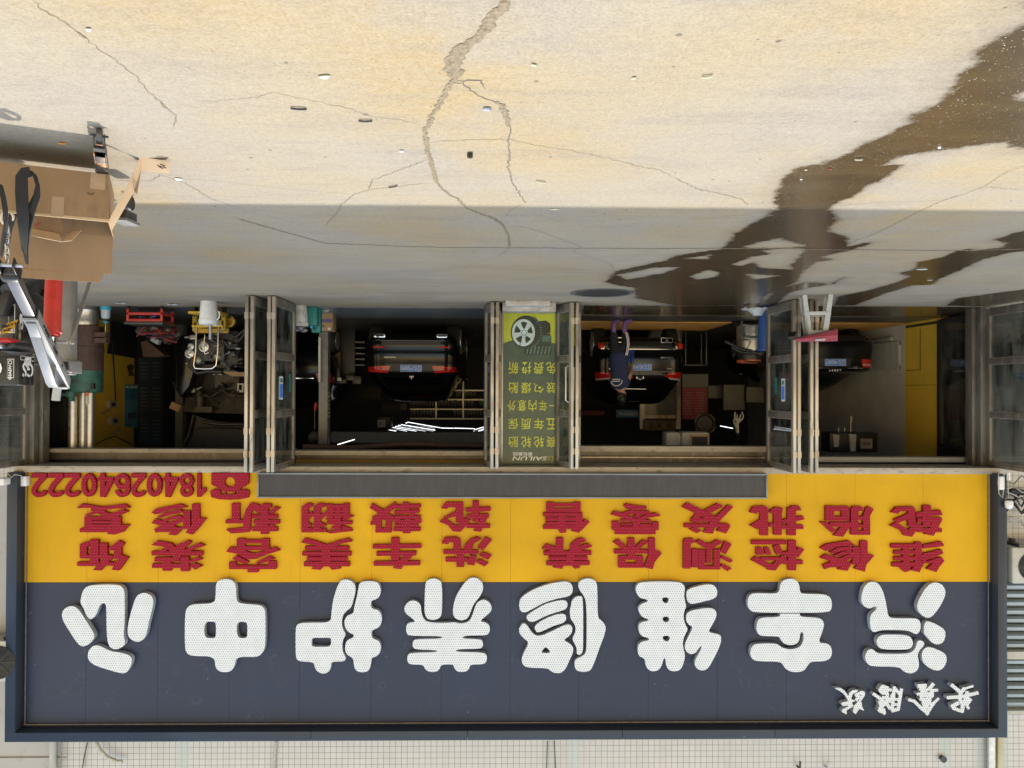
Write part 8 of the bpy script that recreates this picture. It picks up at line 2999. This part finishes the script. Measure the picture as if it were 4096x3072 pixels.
sdw = Vector((dirw.y, -dirw.x, 0))
rt = Matrix((dirw, up_, sdw)).transposed()
for nm, ofs in (('rear_wheel', 0), ('front_wheel', 1.5)):
    c_ = Vector((wq.x, wq.y, .335))+dirw*ofs
    w_ = MB().lathe(prof, c_, 36, rt).build(nm, MT['tyre'], mo, smooth=40)
    rm = MB().ring(c_, .20, .02, Matrix((dirw, sdw, up_)).transposed(), 28, 8)
    for k in range(10):
        a = k*math.pi/5
        rm.bar(c_, c_+dirw*.2*math.cos(a)+up_*.2*math.sin(a), .012, .012, sdw)
    rm.build('rim', MT['darksteel'], w_)
m_ = MB()
c_ = Vector((wq.x, wq.y, .335))
pts = [c_+dirw*(-.40*math.cos(R(a)))+up_*(.40*math.sin(R(a))) for a in (20, 45, 70, 95, 120)]
rows = [[p-sdw*.10, p+up_*.02, p+sdw*.10] for p in pts]
m_.strip(rows, up_*.008).build('mudguard', MT['black'], mo, smooth=60)
m_ = MB().slab([wm(x, y, 6.55) for x, y in ((-60, 640), (30, 640), (70, 500), (110, 350), (40, 330), (-20, 420), (-90, 560))], (0, .10, 0))
m_.build('plate_hanger', MT['black'], mo, bevel=.01)
base_m = Vector((wq.x, wq.y, 0))
m_ = MB().ball(base_m+dirw*.75+up_*.62, .24, (1.3, 1.3, .9), 16, 10)
m_.ball(base_m+dirw*.95+up_*.95, .22, (.9, 1.3, .7), 16, 10)
m_.ball(base_m+dirw*.35+up_*.85, .16, (.95, 1.9, .5), 16, 10)
m_.build('engine_and_tank', MT['black'], mo, smooth=80)
m_ = MB().tube([base_m+dirw*1.15+up_*1.2-sdw*.38, base_m+dirw*1.2+up_*1.18, base_m+dirw*1.15+up_*1.2+sdw*.38], .016, 10)
m_.tube([base_m+dirw*1.25+up_*1.15, base_m+dirw*1.5+up_*.335+sdw*.11], .03, 10).tube([base_m+dirw*1.25+up_*1.15, base_m+dirw*1.5+up_*.335-sdw*.11], .03, 10)
m_.tube([base_m+up_*.335+sdw*.12, base_m+dirw*.6+up_*.45+sdw*.1], .035, 10).tube([base_m+up_*.335-sdw*.12, base_m+dirw*.6+up_*.45-sdw*.1], .035, 10)
m_.build('forks_and_bars', MT['darksteel'], mo, smooth=60)
MB().tube([base_m+dirw*.5+up_*.3-sdw*.2, base_m+dirw*.45+up_*.0-sdw*.42], .014, 8).build('side_stand', MT['darksteel'], mo)
m_ = MB().tube([base_m+dirw*.7+up_*.3-sdw*.17, base_m+dirw*.2+up_*.4-sdw*.19, base_m-dirw*.25+up_*.55-sdw*.2], .06, 12)
m_.build('exhaust', MT['darksteel'], mo, smooth=60)

# ------------------------------------------------------------------ small litter on the concrete
def litter(x, y, kind, label, cat='litter', size=.04, rz=0, mk='paper', el=1):
    q = G(x, y)
    size *= .8
    m_ = MB()
    rt = Matrix.Rotation(rz, 3, 'Z')
    if kind == 'chip':
        k = 9
        pts = []
        for i in range(k):
            a = 2*math.pi*i/k
            r_ = size*.8*random.uniform(.55, 1.2)
            pts.append(q+rt @ Vector((r_*math.cos(a)*el, r_*math.sin(a), .004)))
        m_.slab(pts, (0, 0, .005))
    elif kind == 'stick':
        a = rt @ Vector((size, 0, 0))
        m_.tube([q-a+up_*.008, q+up_*.011, q+a+up_*.008], (.0055), 6)
    elif kind == 'cap':
        m_.lathe([(size*.8, .002), (size*.8, .008), (size*.7, .010), (size*.4, .008)], q, 20)
    elif kind == 'nut':
        m_.lathe([(size, .0), (size, .03), (size*.5, .03), (size*.5, .005)], q, 6)
    o = m_.build({'chip': 'paint_chip', 'stick': 'twig', 'cap': 'bead' if size < .02 else 'grille_disc', 'nut': 'black_nut'}[kind], MT[mk] if isinstance(mk, str) else mk, None, smooth=40)
    tag(o, label, cat)


shard = M('cream_shard', (.50, .46, .33), .7, 0, .2, 20)
litter(1295, 303, 'chip', 'large broken cream shard lying alone on the sunlit concrete', 'shard', .03, .1, shard, 1.8)
litter(1195, 429, 'stick', 'dark stick on the sunlit concrete just below the large cream shard', 'twig', .05, -.1, 'darksteel')
litter(1462, 478, 'stick', 'dark grey stick left of the main ground crack', 'twig', .045, 0, 'darksteel')
litter(1948, 432, 'cap', 'oval grey grille cap between the two ground cracks', 'cap', .035, 0, M('speckled_cap', (.18, .20, .24), .5, 0, .9, 60))
litter(1880, 612, 'nut', 'small black nut between the two ground cracks', 'nut', .022, 0, 'black')
litter(1607, 602, 'chip', 'little white oval shell left of the main ground crack', 'shell', .025, 0, 'paper', 1.3)
litter(1572, 742, 'stick', 'dark bent strip beside the side crack near the shadow edge', 'strip', .05, .6, 'darksteel')
litter(715, 713, 'chip', 'white paper scrap on a thin crack beside the drooping carton flap', 'paper', .035, .3, 'paper', 1.4)
litter(356, 113, 'chip', 'tiny white scrap near the long left ground crack', 'paper', .014, .3, 'paper', 1.5)
litter(2135, 255, 'chip', 'short pale splinter right of the wide crumbled seam', 'splinter', .012, -.5, shard, 2.2)
litter(2534, 308, 'chip', 'pale stone chip on the sunlit concrete far right of the seam', 'stone', .015, .2, shard, 1.2)
litter(2163, 723, 'stick', 'thin pale twig right of the second crack', 'twig', .05, -.45, shard)
litter(2220, 834, 'chip', 'flat pale flake exactly on the edge of the building shadow', 'flake', .03, 0, shard, 2)
litter(1470, 1150, 'chip', 'pale little stone on the shaded concrete before the middle bay', 'stone', .03, 0, shard, 1)
litter(3685, 1076, 'chip', 'crumpled white scrap in the brown puddle before the last bay', 'paper', .05, .1, 'paper', 1.8)
litter(3720, 1120, 'chip', 'pale wet clump at the edge of the brown puddle', 'paper', .03, .1, 'offwhite', 1.5)
litter(3758, 586, 'cap', 'single shiny clear bead on the big wet patch', 'bead', .014, 0, 'white')
litter(3224, 676, 'chip', 'yellowish flake at the rim of the wet patch', 'flake', .016, 0, shard, 1)
litter(3320, 673, 'chip', 'thin reddish flake inside the wet patch', 'flake', .014, 0, 'maroon', 1.6)
litter(3435, 633, 'stick', 'thin pale straw lying in the wet patch', 'straw', .03, 0, shard)
litter(2828, 300, 'stick', 'slim pale splinter on the bright concrete near the photo right', 'splinter', .03, .35, shard)
litter(248, 568, 'stick', 'little orange stick in the shadow of the carton', 'stick', .025, -.2, 'amber')
litter(3205, 714, 'chip', 'small white flake near the near end of the stool reflection', 'flake', .014, 0, 'paper', 1.3)

flush_text()
